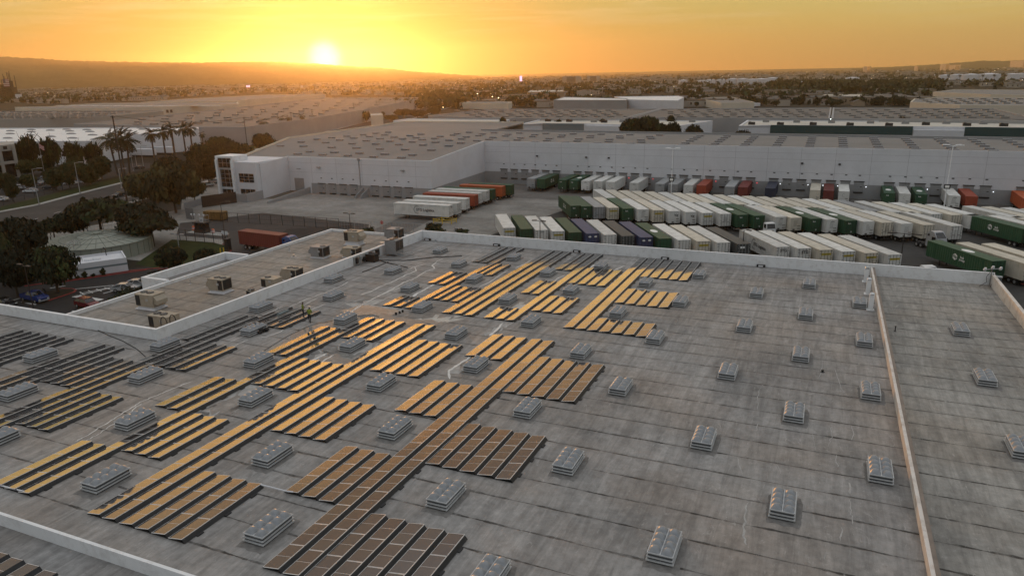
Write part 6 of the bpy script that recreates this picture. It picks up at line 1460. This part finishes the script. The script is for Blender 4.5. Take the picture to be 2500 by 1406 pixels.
W4 = bld('patchwork_warehouse', 'long warehouse with white and grey roof patches', [(36, 263), (97, 267), (297, 265), (584, 255), (580, 251), (250, 253), (195, 256), (125, 261)], -2.0, CREAM, FROOF)
W5 = bld('far_white_warehouse', 'far long white-walled warehouse under the sunset glow', [(343, 251), (580, 247.5), (600, 245), (795, 231), (640, 233), (460, 242)], -2.0, CREAM, FROOF)
for k, x in enumerate((30, 135, 237, 328, 415, 500, 578, 652)):
    a, b = Z2(x-22, 0)[0], Z2(x+22, 0)[0]; yy = lambda q: 245-(q-600)*14/195
    panel(W5, (a, yy(a)), (b, yy(b)), -2, -7.5, -4.5, DARK, 'door_group')
for k in range(6): panel(W4, (404+k*9.5, 265-(404+k*9.5-297)*.035), (410+k*9.5, 265-(410+k*9.5-297)*.035), -2, -8, -5, DARK, 'dock_opening')
bx = [(z, y) for y in (683, 700, 715, 728, 740) for z in range(30, 1500, 75) if z < 1300-(y-683)*9]
fk2 = MB().box(-2.2, 2.2, -1.1, 1.1, 0, .8).mesh('skylight', [GREYP])
roofpts('small dark skylight on the flat grey warehouse roof', Z1, [(x+random.uniform(-14, 14), y) for x, y in bx], -2, fk2, 1, 'skylights on the flat grey roof')
pts = []
for j in range(11):
    for i in range(16):
        x = 330+i*52+j*12+random.uniform(-8, 8); y = 306-j*6.2-(x-330)*.02; y = max(241, y)
        if y < 304-(x-664)*.165 and y > 283-(x-400)*.105 and x < 1000: pts.append((x, y))
roofpts('small dark skylight on the very large grey roof', lambda x, y: (x, y), pts[:95], -2.2, fk2, 1.05, 'skylights on the very large grey roof')
roofpts('white roof patch panel on the patchwork warehouse', lambda x, y: (x, y), [(150+k*27, 259.5-abs(k-8)*.15) for k in range(15)], -2.0, MB().box(-6, 6, -3, 3, 0, .15).mesh('roof_patch', [FROOFW]), 1.0, 'roof patches')
# cream office at the far left edge
a, b = G(52, 432), G(-40, 445); dd = (b-a).normalized(); nn = Vector((a.x, a.y, 0)).normalized(); zt = AT(40, 352, a.y).z
t = thing('cream_office', 'cream two-storey office with deep dark windows at the left edge', 'office building', a)
P = [a, b, b+nn*18, a+nn*18]; OFC = mat('office_cream', (.33, .31, .28), .85, var=.06, scale=.2); build_w(MB().prism([(p.x, p.y) for p in P], GZ, zt), 'wall', [OFC], t)
Ld = (b-a).length
for z0, z1 in ((GZ+.3, GZ+(zt-GZ)*.42), (GZ+(zt-GZ)*.52, GZ+(zt-GZ)*.82)):
    for k in range(4):
        p0 = a+dd*(1.6+k*5.6); p1 = p0+dd*4.0; q = [p0-nn*.05, p1-nn*.05, p1-nn*.005, p0-nn*.005]; build_w(MB().prism([(p.x, p.y) for p in q], z0, z1), 'window', [GLASS], t)
for k in range(5):
    p0 = a+dd*(.2+k*5.6); p1 = p0+dd*1.1; q = [p0-nn*.9, p1-nn*.9, p1-nn*.06, p0-nn*.06]; build_w(MB().prism([(p.x, p.y) for p in q], GZ, zt-.6), 'pier', [OFC], t)
p0 = a-nn*.95+dd*.1; p1 = a+dd*26-nn*.95; q = [p0, p1, p1+nn*.88, p0+nn*.88]; build_w(MB().prism([(p.x, p.y) for p in q], GZ+(zt-GZ)*.44, GZ+(zt-GZ)*.5), 'ledge', [OFC], t)
p0 = a+dd*3.2; q = [p0-nn*.12, p0+dd*1.6-nn*.12, p0+dd*1.6-nn*.01, p0-nn*.01]; build_w(MB().prism([(p.x, p.y) for p in q], zt-1.7, zt-.5), 'wall_emblem', [DARK], t)
# behind the dock warehouse
B1 = bld('teal_front_warehouse', 'low cream-roofed warehouse with long teal front panel', [(1824, 296), (2700, 301), (2700, 317), (2356, 313), (2229, 311.5), (1881, 308), (1803, 310)], -3.0, WALLW, FROOFC)
panel(B1, (1881, 308), (2229, 311.5), -3, -6.4, -2.55, TEALW); panel(B1, (2356, 313), (2690, 317), -3, -6.4, -2.55, TEALW); panel(B1, (2231, 311.6), (2354, 313), -3, -8.4, -3.9, WALLW, 'white_bay', 2.5)
B2 = bld('blue_front_warehouse', 'low warehouse with blue grey front panel behind trees', [(1269, 306), (1324, 303.5), (1432, 304.5), (1520, 307), (1662, 309), (1740, 297), (1319, 294)], -3.0, WALLW, FROOFC)
panel(B2, (1325, 303.6), (1431, 304.4), -3, -6.6, -2.55, GBLUE); panel(B2, (1433, 304.5), (1519, 307), -3, -8, -3.3, WALLW, 'white_bay', 2.0)
B3 = bld('green_front_warehouse', 'low warehouse with grey green front panel beyond the roof', [(960, 297), (998, 297.8), (1084, 299.7), (1167, 300), (1223, 301), (1246, 294), (999, 291.5)], -3.0, WALLW, FROOFC)
panel(B3, (998, 297.9), (1084, 299.6), -3, -6.2, -2.55, GBLUE); panel(B3, (1168, 300), (1222, 301), -3, -6.8, -2.55, GREYW); panel(B3, (1099, 299.8), (1166, 300), -3, -8, -3.3, WALLW, 'white_bay', 2.0)
B4a = bld('broad_grey_warehouse', 'broad grey warehouse roof left of the pale roof ridge', [(1045, 284), (1130, 288), (1300, 291), (1525, 291), (1612, 267.8), (1200, 267.8)], -2.0, GREYW, FROOFD)
B4b = bld('broad_grey_warehouse', 'broad grey warehouse roof right of the pale ridge, middle', [(1541, 288.8), (1740, 289.6), (2026, 291.5), (2030, 265), (1840, 266), (1614, 268)], -2.0, GREYW, FROOFD)
B4c = bld('broad_grey_warehouse', 'broad grey warehouse roof at the far right of three', [(2029, 291.5), (2600, 299), (2600, 300), (2520, 290), (2426, 267), (2033, 265)], -2.0, GREYW, FROOFD)
fk3 = MB().box(-1.8, 1.8, -1.2, 1.2, 0, .7).mesh('skylight', [SKYF])
pts = [(1120+i*33+j*11+random.uniform(-5, 5), 271+j*3.8) for j in range(5) for i in range(12)]; pts = [(x, y) for x, y in pts if x < 1600-(y-268)*3.4 and x > 1075]
roofpts('small skylight on the broad grey roof left of the ridge', lambda x, y: (x, y), pts, -2, fk3, 1, 'skylights left of the ridge')
pts = [(1625+i*36+j*9+random.uniform(-5, 5), 270+j*4.2) for j in range(5) for i in range(11)]; roofpts('small skylight on the broad grey roof right of the ridge', lambda x, y: (x, y), [p for p in pts if p[0] < 2010], -2, fk3, 1, 'skylights right of the ridge')
pts = [(2045+i*40+j*12, 270+j*4.6) for j in range(5) for i in range(11)]; roofpts('small skylight on the far right broad grey roof', lambda x, y: (x, y), [p for p in pts if p[0] < 2420+(p[1]-268)*3], -2, fk3, 1, 'skylights on the far right roof')
for bb, z_, xs_ in ((B1, -3, [(1835, 305), (1870, 299), (1905, 306), (1945, 300), (1985, 306), (2030, 301), (2075, 307), (2125, 302), (2170, 308), (2210, 303), (2260, 306), (2310, 303), (2360, 308), (2400, 304), (2450, 309)]), (B2, -3, [(1338, 297), (1360, 297), (1390, 298), (1450, 299), (1475, 300), (1520, 299), (1560, 301), (1690, 299)])):
    for k, q in enumerate(xs_):
        p = G(*q, z_); o = MB().box(-1.6, 1.6, -1, 1, 0, 1.3).box(-1.3, -.3, -.6, .6, 1.301, 1.5).build('roof_unit', [GREYP if k % 2 else DARK]); o.location = (p.x, p.y, z_+.03); tag(o, 'small rooftop unit on the ' + ('teal-front' if bb is B1 else 'blue-front') + ' low warehouse', 'air conditioner', 'rooftop units on the ' + ('teal' if bb is B1 else 'blue') + ' front warehouse')
B5 = bld('tall_grey_block', 'tall windowless grey block behind the broad roofs', [(1351, 246), (1532, 246), (1532, 242), (1377, 238)], -1.0, GREYW, FROOFW); B5b = bld('long_white_depot', 'long white depot hall right of the tall grey block', [(1534, 245), (1655, 247.5), (1670, 239), (1656, 235.5), (1500, 237.5)], -1.5, WALLW, FROOFW)
B6 = bld('cream_wall_warehouse', 'far right warehouse with long cream wall', [(2278, 226.5), (2419, 232), (2560, 235), (2560, 221), (2330, 220)], -2.0, CREAM, FROOF); B6b = bld('pale_wall_warehouse', 'right warehouse with skylit grey roof and pale wall', [(2222, 251), (2344, 258.5), (2560, 260), (2560, 240), (2300, 239), (2232, 243)], -2.0, CREAM, FROOF)
pts = [(2250+i*30+j*9, 243+j*3.6) for j in range(4) for i in range(9)]; roofpts('small skylight on the pale-wall warehouse roof', lambda x, y: (x, y), [p for p in pts if p[0] < 2495], -2, fk3, 1.1, 'skylights on the pale wall warehouse')
B7 = bld('truck_terminal', 'low lit truck terminal with rows of trailers', [(1700, 240), (1762, 253), (1842, 251), (1785, 238)], -5.5, CREAM, FROOF, cat='terminal'); B8 = bld('tan_block', 'tan flat-roofed building below the lit sign', [(1287, 226.5), (1377, 224.5), (1375, 220.5), (1295, 221)], -4.0, mat('tan_wall', (.30, .22, .15), .85, var=.05, scale=.1), FROOFC, cat='building')
B9 = bld('tan_long_hall', 'tan long hall among trees right of the terminal', [(2006, 234.5), (2100, 236.5), (2160, 236.5), (2150, 231.5), (2015, 232)], -5.0, CREAM, FROOFC, cat='hall'); B10 = bld('street_shop', 'small white building by the slim fan palms', [(718, 306), (760, 307), (764, 302), (722, 301)], -6.5, WALLW, FROOFC, cat='building'); B11 = bld('long_low_shed', 'low shed in the trees right of the street poles', [(1122, 252), (1240, 254), (1250, 250), (1170, 246)], -6.0, CREAM, FROOF, cat='shed')
B12 = bld('roadside_shed', 'low flat building under street trees beside the utility poles', [(790, 292), (845, 286), (838, 282), (788, 287)], -7.0, CREAM, FROOFC, cat='building'); B13 = bld('roadside_shed', 'cream building before the dark trees up the street', [(905, 284), (935, 282), (932, 278), (905, 279)], -5.0, CREAM, FROOFC, cat='building')
bxm = MB().box(-1.3, 1.3, -6.5, 6.5, 1.1, 4).box(-1.1, 1.1, -6, 6, .3, 1.05, 1).mesh('box_trailer', [WALLW, DARK])
for k in range(16):
    q = (1768+k*9.5, 262+.1*k) if k < 9 else (1815+(k-9)*8, 252); o = link('box_trailer', bxm); p = G(*q); o.location = p; o.rotation_euler = (0, 0, R_(-25)); tag(o, 'small white trailer in the far truck terminal rows', 'trailer', 'trailers at the far truck terminal')
for k, q in enumerate(((1540, 258), (1552, 259), (1606, 258), (1622, 258), (1640, 259), (1580, 258))): o = link('box_trailer', bxm); o.location = G(*q); o.rotation_euler = (0, 0, R_(70)); tag(o, 'white trailer below the long white depot hall', 'trailer', 'trailers at the long white depot')
for k, q in enumerate(((352, 384), (400, 378))): o = MB().box(-6.5, 6.5, -1.3, 1.3, 1.1, 4).box(-6, 6, -1.1, 1.1, .3, 1.05, 1).build('box_trailer', [WALLW, DARK]); o.location = G(*q); o.rotation_euler = (0, 0, R_(8)); tag(o, ['white box trailer left at the white-roofed warehouse', 'white box trailer right at the white-roofed warehouse'][k], 'trailer')
o = _fs.build('distant_skylights', [mat('distant_skylight_grey', (.17, .165, .16), .5), FROOFW]); o['kind'] = 'stuff'
# trees standing between those buildings
for k, (bx_, by_, ty_, r_, kd) in enumerate(((1258, 318, 290, 14, 'round'), (1545, 325, 286, 34, 'spread'), (1580, 323, 281, 38, 'spread'), (1612, 324, 300, 24, 'round2'), (1642, 324, 297, 24, 'round2'), (1690, 325, 304, 26, 'round2'), (1637, 300, 279, 13, 'round'), (1228, 290, 282, 12, 'round'), (1810, 330, 318, 26, 'round2'), (1470, 296, 287, 12, 'round'), (1365, 296, 288, 10, 'round'), (2195, 298, 289, 12, 'round2'), (1215, 318, 304, 12, 'round2'), (895, 300, 270, 14, 'tall'), (820, 303, 284, 18, 'round'), (860, 297, 281, 18, 'round2'), (930, 288, 271, 14, 'tall'), (985, 287, 266, 24, 'round2'), (1020, 290, 268, 26, 'round2'), (1060, 282, 262, 22, 'round2'), (955, 296, 280, 22, 'round'), (1700, 262, 249, 7, 'round2'), (1785, 262, 239, 8, 'tall'), (1895, 262, 244, 9, 'tall'), (2190, 258, 238, 20, 'round2'), (2150, 258, 240, 18, 'round2'), (2040, 260, 244, 18, 'round2'), (2090, 257, 240, 16, 'round'), (2425, 240, 214, 9, 'cone'), (2445, 270, 262, 12, 'round2'), (680, 328, 305, 14, 'autumn'), (660, 340, 312, 16, 'autumn'), (775, 310, 290, 16, 'autumn'), (800, 304, 292, 14, 'autumn'), (630, 352, 326, 18, 'autumn'))):
    if bx_ > 1200 and 316 <= by_ <= 331: by_ = 364
    elif bx_ > 1200 and 288 <= by_ <= 301: by_ = 337
    tree(bx_, by_, ty_, r_, kd, f'tree between the low warehouses, {ORD[k+1] if k < 28 else "more than twenty-eighth"} counted from the dock roof', group='trees between the low warehouses')

# ------------------------------------------------------------------ tanks, towers, signs far out
for k, (cx_, ty_, by_, hw) in enumerate(((1667, 197, 206, 10), (1712, 198, 207, 10), (1735, 197, 208, 12), (1762, 196, 208, 12), (1788, 195, 208, 12), (1812, 195, 208, 12), (1836, 196, 209, 12), (1858, 195, 207, 14), (1885, 193, 206, 13), (2080, 192, 200, 14), (2305, 188, 203, 12), (2335, 187, 203, 13), (2368, 187, 204, 16), (2412, 186, 201, 20), (2470, 186, 202, 12), (2492, 184, 196, 8))):
    p = G(cx_, by_); d = dist(p); h = (by_-ty_)/F*d; r = hw/F*d
    mb = MB(); mb.tube((0, 0, 0), (0, 0, h), r, n=24); mb.tube((0, 0, h), (0, 0, h+r*.12), r, r*.05, n=24); o = mb.build('storage_tank', [WALLW]); o.location = p; tag(o, 'pale storage tank of the far tank farm', 'storage tank', 'tanks of the far tank farm')
TWR = mat('tower_facade', (.42, .33, .26), .7, var=.1, scale=.02)
for k, (x0_, x1_, ty_, by_, lab) in enumerate(((2233, 2241, 164, 172, 'small far tower left of the two wide ones'), (2299, 2317, 160, 171, 'wide far tower catching orange light'), (2318, 2344, 162, 170, 'low far tower beside the orange lit one'), (2481, 2512, 153, 165, 'orange far tower at the right frame edge'), (2107, 2125, 166, 178, 'grey far tower standing alone'), (1373, 1406, 189, 206, 'far slab building left of the stepped one'), (1433, 1456, 188, 202, 'far building with pale floor bands'))):
    p = G(x0_, by_+2); q = G(x1_, by_+2); d = dist(p); h = (by_-ty_+2)/F*d; t = thing('office_tower', lab, 'tower', (p+q)/2, group='far towers'); L = (q-p).length
    build_w(MB().prism([(p.x, p.y), (q.x, q.y), (q.x, q.y+L*.8), (p.x, p.y+L*.8)], GZ, GZ+h), 'wall', [TWR], t)
    mb = MB()
    for f in np.linspace(.15, .9, 6): mb.prism([(p.x+L*.04, p.y-.5), (q.x-L*.04, q.y-.5), (q.x-L*.04, q.y-.02), (p.x+L*.04, p.y-.02)], GZ+h*f, GZ+h*(f+.06))
    build_w(mb, 'window_band', [GLASS], t)
def lit_sign(label, x0_, x1_, ty_, my_, by_, c):
    p = G((x0_+x1_)/2, by_); d = dist(p); w_ = (x1_-x0_)/F*d; h1, h0 = (by_-ty_)/F*d, (by_-my_)/F*d; t = thing('lit_sign', label, 'sign', p)
    MB().tube((0, 0.3, 0), (0, 0.3, h1), w_*.08, n=6).build('post', [DARK], t); MB().box(-w_/2, w_/2, -.3, 0, h0, h1).build('sign_face', [c], t)
SGN = mat('lit_sign_pink', (.9, .6, .8), .5, emit=(.95, .55, .75, 1.3)); lit_sign('tall lit pinkish display sign among the far trees', 1269, 1275, 188, 200, 212, SGN); lit_sign('wide lit billboard far out below the hills', 602, 612, 210.5, 215, 222, SGN); lit_sign('small pale round sign far out under the sun', 735, 741, 211, 216, 225, WALLW)
t = thing('refinery', 'dark refinery towers at the left frame edge', 'refinery', G(18, 246)); p0 = G(18, 246); d = dist(p0); s = d/F
for k, (x, top) in enumerate(((-14, 54), (-8, 46), (-3, 55), (2, 50), (6, 52), (10, 47), (14, 53), (-18, 40))): MB().tube((x*s, (k % 3)*9, 0), (x*s, (k % 3)*9, top*s), .9*s, .5*s, 8).build('stack', [DARK], t)
for k, (x, w_, h) in enumerate(((-20, 12, 18), (-9, 14, 30), (4, 12, 36), (14, 10, 24), (24, 8, 14))):
    mb = MB()
    for z in np.linspace(0, h*s, 7): mb.box(x*s, (x+w_)*s, -2, 8, z, z+.8)
    for q in (x, x+w_*.5, x+w_): mb.box(q*s-.5, q*s+.5, -2, 8, 0, h*s)
    mb.build('frame_tower', [DARK], t)
mb = MB()
for k in range(9): mb.box(7*s, 24*s, -6, -5.5, (26+k*1.6)*s, (27.6+k*1.6)*s, k % 2)
mb.box(7*s, 14*s, -6.2, -6.01, (33*s), (40.4*s), 2); mb.build('flag_banner', [mat('banner_red', (.25, .05, .06), .8), mat('banner_white', (.5, .47, .45), .8), mat('banner_blue', (.03, .04, .1), .8)], t)
MB().box(-26*s, -10*s, -10, -6, 2*s, 9*s).build('yellow_hall', [mat('hall_yellow', (.30, .21, .04), .8)], t); MB().box(40*s, 54*s, -10, -6, 3*s, 12*s).build('white_panel', [WALLW], t)

# ------------------------------------------------------------------ hills
HILL = bpy.data.materials.new('hill_scrub'); HILL.use_nodes = True; t = HILL.node_tree; b_ = t.nodes['Principled BSDF']; b_.inputs['Roughness'].default_value = 1; b_.inputs['Specular IOR Level'].default_value = 0
tcn = N(t, 'ShaderNodeTexCoord'); n1 = N(t, 'ShaderNodeTexNoise'); setin(n1, Scale=.004, Detail=9.0, Roughness=.7); t.links.new(tcn.outputs['Object'], n1.inputs[0]); n2 = N(t, 'ShaderNodeTexNoise'); setin(n2, Scale=.02, Detail=6.0, Roughness=.8); t.links.new(tcn.outputs['Object'], n2.inputs[0])
cc = ramp(t, n1.outputs['Fac'], [(.35, (.035, .034, .022)), (.6, (.085, .07, .045))]); sp_ = ramp(t, n2.outputs['Fac'], [(.60, (0, 0, 0)), (.72, (.9, .9, .9))]); cc = mixc(t, sp_, cc, (.24, .2, .16)); t.links.new(cc, b_.inputs['Base Color'])
def hill(name, ridge, D, depth, m, rough=12, seed=1):
    rr = random.Random(seed); mb = MB(); xs = np.arange(ridge[0][0], ridge[-1][0]+1, 6.0); ys = np.interp(xs, [r[0] for r in ridge], [r[1] for r in ridge]); rows = 14; idx = {}
    for i, (x, y) in enumerate(zip(xs, ys)):
        p = RW @ _ray(x, y); p = p/math.hypot(p[0], p[1]); zr_ = HC+D*p[2]; ph = rr.uniform(-1, 1)
        for j in range(rows+4):
            f = j/rows; dd_ = D-depth*(1-f); hgt_ = max(0, zr_-GZ)
            if j <= rows: z = GZ-1+hgt_*(f**1.25)*(1+.10*math.sin(i*.31+f*5)*(1-f)*2+.06*math.sin(i*.83+f*9)*(1-f)) + (rr.uniform(-1, 1)*rough*.25 if 0 < j < rows else (rr.uniform(-.3, 1)*rough*.3 if j == rows else 0))
            else: z = GZ+hgt_*(1-.3*(j-rows))
            idx[i, j] = len(mb.v); mb.v.append((p[0]*dd_, p[1]*dd_, z))
    for i in range(len(xs)-1):
        for j in range(rows+3): mb.f.append((idx[i, j], idx[i+1, j], idx[i+1, j+1], idx[i, j+1])); mb.m.append(0)
    o = mb.build(name, [m], None, True); o['kind'] = 'structure'
hill('hills', [(-700, 128), (-300, 130), (0, 139), (50, 142), (100, 144), (150, 148), (200, 150), (300, 152), (400, 153.5), (500, 154), (560, 152), (620, 151), (700, 153), (780, 157), (850, 162), (920, 166), (970, 170), (1000, 175), (1060, 178), (1120, 183), (1180, 187.5)], 8600, 3200, HILL, 26)
hill('hills', [(2080, 167), (2180, 164), (2250, 160), (2300, 157), (2350, 153), (2400, 149), (2450, 150), (2500, 147), (2800, 142), (3200, 152)], 9600, 2000, HILL, 16, 5)

# ------------------------------------------------------------------ the plain: trees and houses out to the hills
def inside(x, y, poly):
    c = False; n = len(poly)
    for i in range(n):
        (x1, y1), (x2, y2) = poly[i], poly[i-1]
        if (y1 > y) != (y2 > y) and x < (x2-x1)*(y-y1)/(y2-y1)+x1: c = not c
    return c
def blocked(x, y, up=0):
    for e in EXCL:
        if inside(x, y, e) or inside(x, y+6, e) or inside(x, y-4, e) or (up and inside(x, y-up, e)): return True
    # the front walls below each roof
    return False
hor = lambda x: 204-.0195*x
rr = random.Random(11)
HM = [mat('house_wall_pale', (.34, .31, .27), .85, var=.1, scale=.1), mat('house_roof_brown', (.07, .05, .04), .9, var=.2, scale=.2), mat('house_roof_grey', (.12, .11, .10), .9, var=.2, scale=.2), mat('house_wall_tan', (.28, .22, .16), .85, var=.1, scale=.1)]
def house_mesh(k, L, W, h, pitch):
    mb = MB(); mb.box(-L/2, L/2, -W/2, W/2, 0, h, 0)
    if pitch:
        a = [(-L/2-.4, -W/2-.5, h+.003), (L/2+.4, -W/2-.5, h+.003), (L/2+.4, 0, h+pitch), (-L/2-.4, 0, h+pitch)]; mb.poly(a, 1); mb.poly([(-x, -y, z) for x, y, z in a], 1); mb.poly([(L/2, -W/2, h+.002), (L/2, W/2, h+.002), (L/2, 0, h+pitch-.02)], 0); mb.poly([(-L/2, W/2, h+.002), (-L/2, -W/2, h+.002), (-L/2, 0, h+pitch-.02)], 0)
    else: mb.box(-L/2-.1, L/2+.1, -W/2-.1, W/2+.1, h+.002, h+.5, 1)
    for x in np.linspace(-L/2+1.5, L/2-1.5, max(2, int(L/5))): mb.box(x-.7, x+.7, -W/2-.06, -W/2-.004, h*.35, h*.75, 2)
    return mb
HK = [(14, 9, 3.6, 2.0), (18, 10, 3.6, 2.4), (24, 14, 6, 0), (40, 22, 7, 0), (70, 34, 9, 0), (16, 9, 6, 2.0)]
HMS = [house_mesh(k, *a).mesh('house', [HM[k % 2*3], HM[1+k % 2], GLASS]) for k, a in enumerate(HK)]
FT = [crown_mesh('far_tree', 20+k, z0=.1, clumps=16, leaves=11, cr=.36, leaf=.2, ms=((LEAF, LEAF2), (LEAF, LEAF), (LEAF, LEAF3))[k % 3], shape='tall' if k == 3 else 'round') for k in range(4)]
FTT = [MB().tube((0, 0, 0), (0, 0, .5), .05, n=5).v for _ in range(1)]
nt_, nh_ = 0, 0
def where(x, y): return ('the left plain' if x < 900 else 'the middle plain' if x < 1500 else 'the right plain')
spots = []
for _ in range(9000):
    x = rr.uniform(-120, 2620); lo = hor(x)+(17 if x < 1000 else 7); hi_ = 262 if x > 1050 else (254 if x < 800 else 262); y = lo+(hi_-lo)*rr.random()**1.15
    if blocked(x, y): continue
    # keep the yards in front of pale facades free
    if x < 800 and y > 252 and not (x > 80): continue
    spots.append((y-hor(x), x, y))
spots.sort(reverse=True)
mass_t, mass_h = MB(), MB()
def far_crown(mb, p, h, w_):
    n = 9
    for k in range(n):
        a = rr.uniform(0, 6.28); u = rr.uniform(-.9, 1); q = Vector((math.cos(a)*w_*.6*math.sqrt(max(0, 1-u*u*.7)), math.sin(a)*w_*.6, h*.55+u*h*.38)); s = w_*rr.uniform(.35, .6)
        n_ = Vector((rr.gauss(0, 1), rr.gauss(0, 1)-.6, rr.gauss(0, 1)+.4)).normalized(); t_ = n_.orthogonal().normalized(); b__ = n_.cross(t_); c = p+q; mi = 1 if u > .2 and rr.random() < .5 else 0
        mb.quad(c-t_*s-b__*s*.6, c+t_*s*.5-b__*s*.8, c+t_*s+b__*s*.6, c-t_*s*.4+b__*s*.8, mi)
for dpx, x, y in spots:
    p = G(x, y); d = dist(p)
    if d > 8200 or (x < 1150 and d > 5300): continue
    dense = (x > 880 and y > 215) or (1200 < x < 2300 and 205 < y < 235)
    is_tree = rr.random() < (.80 if dense else .68)
    if is_tree:
        if nt_ < 270:
            o = link('far_tree', FT[rr.randrange(4)]); h = rr.uniform(5, 11); o.scale = (h*.5*rr.uniform(.7, 1.3), h*.5*rr.uniform(.7, 1.3), h*.85); o.location = p; o.rotation_euler = (0, 0, rr.uniform(0, 6.28)); nt_ += 1
            tag(o, f'distant dark tree on {where(x, y)} below the horizon', 'tree', f'distant trees on {where(x, y)}')
        else: far_crown(mass_t, p, rr.uniform(5, 10), rr.uniform(3, 6)*(1+d/7000))
    else:
        k = rr.choice((0, 0, 1, 1, 5, 2, 2, 3)) if d < 2500 else rr.choice((1, 2, 3, 3, 4)); rz = rr.choice((R_(8), R_(98), R_(-20)))
        if nh_ < 200:
            o = link('distant_house', HMS[k]); o.location = p; o.rotation_euler = (0, 0, rz); nh_ += 1; tag(o, f'small distant building on {where(x, y)} among trees', 'building', f'distant buildings on {where(x, y)}')
        else:
            hb = house_mesh(k, *HK[k]); M = Matrix.Translation(p) @ Matrix.Rotation(rz, 4, 'Z'); i0 = len(mass_h.v); mass_h.v += [tuple(M @ Vector(v)) for v in hb.v]; mass_h.f += [tuple(i0+q for q in f) for f in hb.f]; mass_h.m += hb.m
o = mass_t.build('distant_treeline', [LEAF, LEAF2]); o['kind'] = 'stuff'
o = mass_h.build('distant_suburb', [HM[0], HM[2], GLASS]); o['kind'] = 'stuff'
# dense dark woods on the right
mb = MB()
for _ in range(900):
    x = rr.uniform(1880, 2300); y = rr.uniform(206, 232)
    if not blocked(x, y): far_crown(mb, G(x, y), rr.uniform(7, 13), rr.uniform(4, 7))
for _ in range(420):
    x = rr.uniform(1000, 1420); y = rr.uniform(198, 236)
    if not blocked(x, y): far_crown(mb, G(x, y), rr.uniform(5, 9), rr.uniform(3, 6))
for _ in range(420):
    x = rr.uniform(840, 1130); y = rr.uniform(232, 268)
    if not blocked(x, y) : far_crown(mb, G(x, y), rr.uniform(7, 12), rr.uniform(3.5, 6))
mb.build('distant_woods', [LEAF, LEAF2])['kind'] = 'stuff'
for k in range(14): 
    q = (1700+k*12+rr.uniform(-3, 3), 209) if k < 7 else (2285+(k-7)*28, 204); p = G(*q); d = dist(p); t = thing('palm_tree', 'thin distant palm before the pale storage tanks', 'palm tree', p, (0, 0, 0), 'distant palms by the tanks'); h = rr.uniform(11, 15)/F*d*F/d; o = link('trunk', PALMT, t); o.scale = (.6, .6, 16); o = link('crown', FANC, t); o.scale = (3.2,)*3; o.location = (0, 0, 16)

# ------------------------------------------------------------------ lit lamps far out
def far_lamp(px, py, by_, m, r=.5):
    p = G(px, by_); d = dist(p); h = (by_-py)/F*d; t = thing('lit_yard_lamp', f'lit yard lamp glowing at {"the left warehouses" if px < 700 else "the street behind the dock roof" if px < 1150 else "the low warehouses beyond the dock roof"}', 'lamp', p, (0, 0, 0), 'lit lamps ' + ('left' if px < 700 else 'on the street' if px < 1150 else 'beyond the dock roof')); rr_ = max(.18, 1.05/F*d*r)
    MB().tube((0, 0, 0), (0, 0, h-rr_), .08, n=5).build('pole', [DPOLE], t); MB().sphere((0, 0, h), rr_, .7, 8, 5).build('lamp_globe', [m], t)
for q in ((628, 301, 312), (554, 310, 322), (659, 297, 306), (1123, 288, 296), (1075, 255, 262), (1082, 263, 270), (1106, 257, 264), (1166, 230, 236), (1202, 237, 243), (1217, 240, 246), (1262, 288, 300), (1411, 290, 298), (1378, 256, 264), (1598, 256, 263), (1513, 239.5, 246), (1444, 233, 240), (1228, 238, 244), (1237, 238, 244)): far_lamp(*q, LAMPON, .75)
for q in ((1839, 290, 298), (2027, 292, 299), (2231, 291, 298), (2455, 292, 299), (2007, 231, 238), (2023, 237, 242), (2160, 235, 242), (2418, 224, 232), (2115, 236, 242)): far_lamp(*q, LAMPW, .8)
mb = MB()
for _ in range(170):
    x = rr.uniform(0, 2500); y = hor(x)+rr.uniform(12 if x > 1000 else 22, 62 if x > 800 else 45)
    if blocked(x, y): continue
    p = G(x, y); d = dist(p); mb.sphere((p.x, p.y, GZ+rr.uniform(5, 9)), .30/F*d, 1, 6, 4, 0 if rr.random() < .7 else 1)
mb.build('city_lights', [mat('far_light_warm', (1, .8, .5), .5, emit=(1, .78, .45, 5.0)), mat('far_light_cool', (.9, 1, 1), .5, emit=(.9, .95, 1, 5.0))])['kind'] = 'stuff'

# ------------------------------------------------------------------ haze
hz = MB(); hz.box(-11000, 9500, -320, 10500, GZ-1, 420); ho = hz.build('haze', []); ho['kind'] = 'stuff'
HZ = bpy.data.materials.new('haze_air'); HZ.use_nodes = True; HZ.node_tree.nodes.clear(); pv = N(HZ.node_tree, 'ShaderNodeVolumePrincipled'); mo = N(HZ.node_tree, 'ShaderNodeOutputMaterial')
pv.inputs['Color'].default_value = (.99, .80, .52, 1); pv.inputs['Density'].default_value = 8.0e-5; pv.inputs['Anisotropy'].default_value = .84
HZ.node_tree.links.new(pv.outputs[0], mo.inputs['Volume']); ho.data.materials.append(HZ)
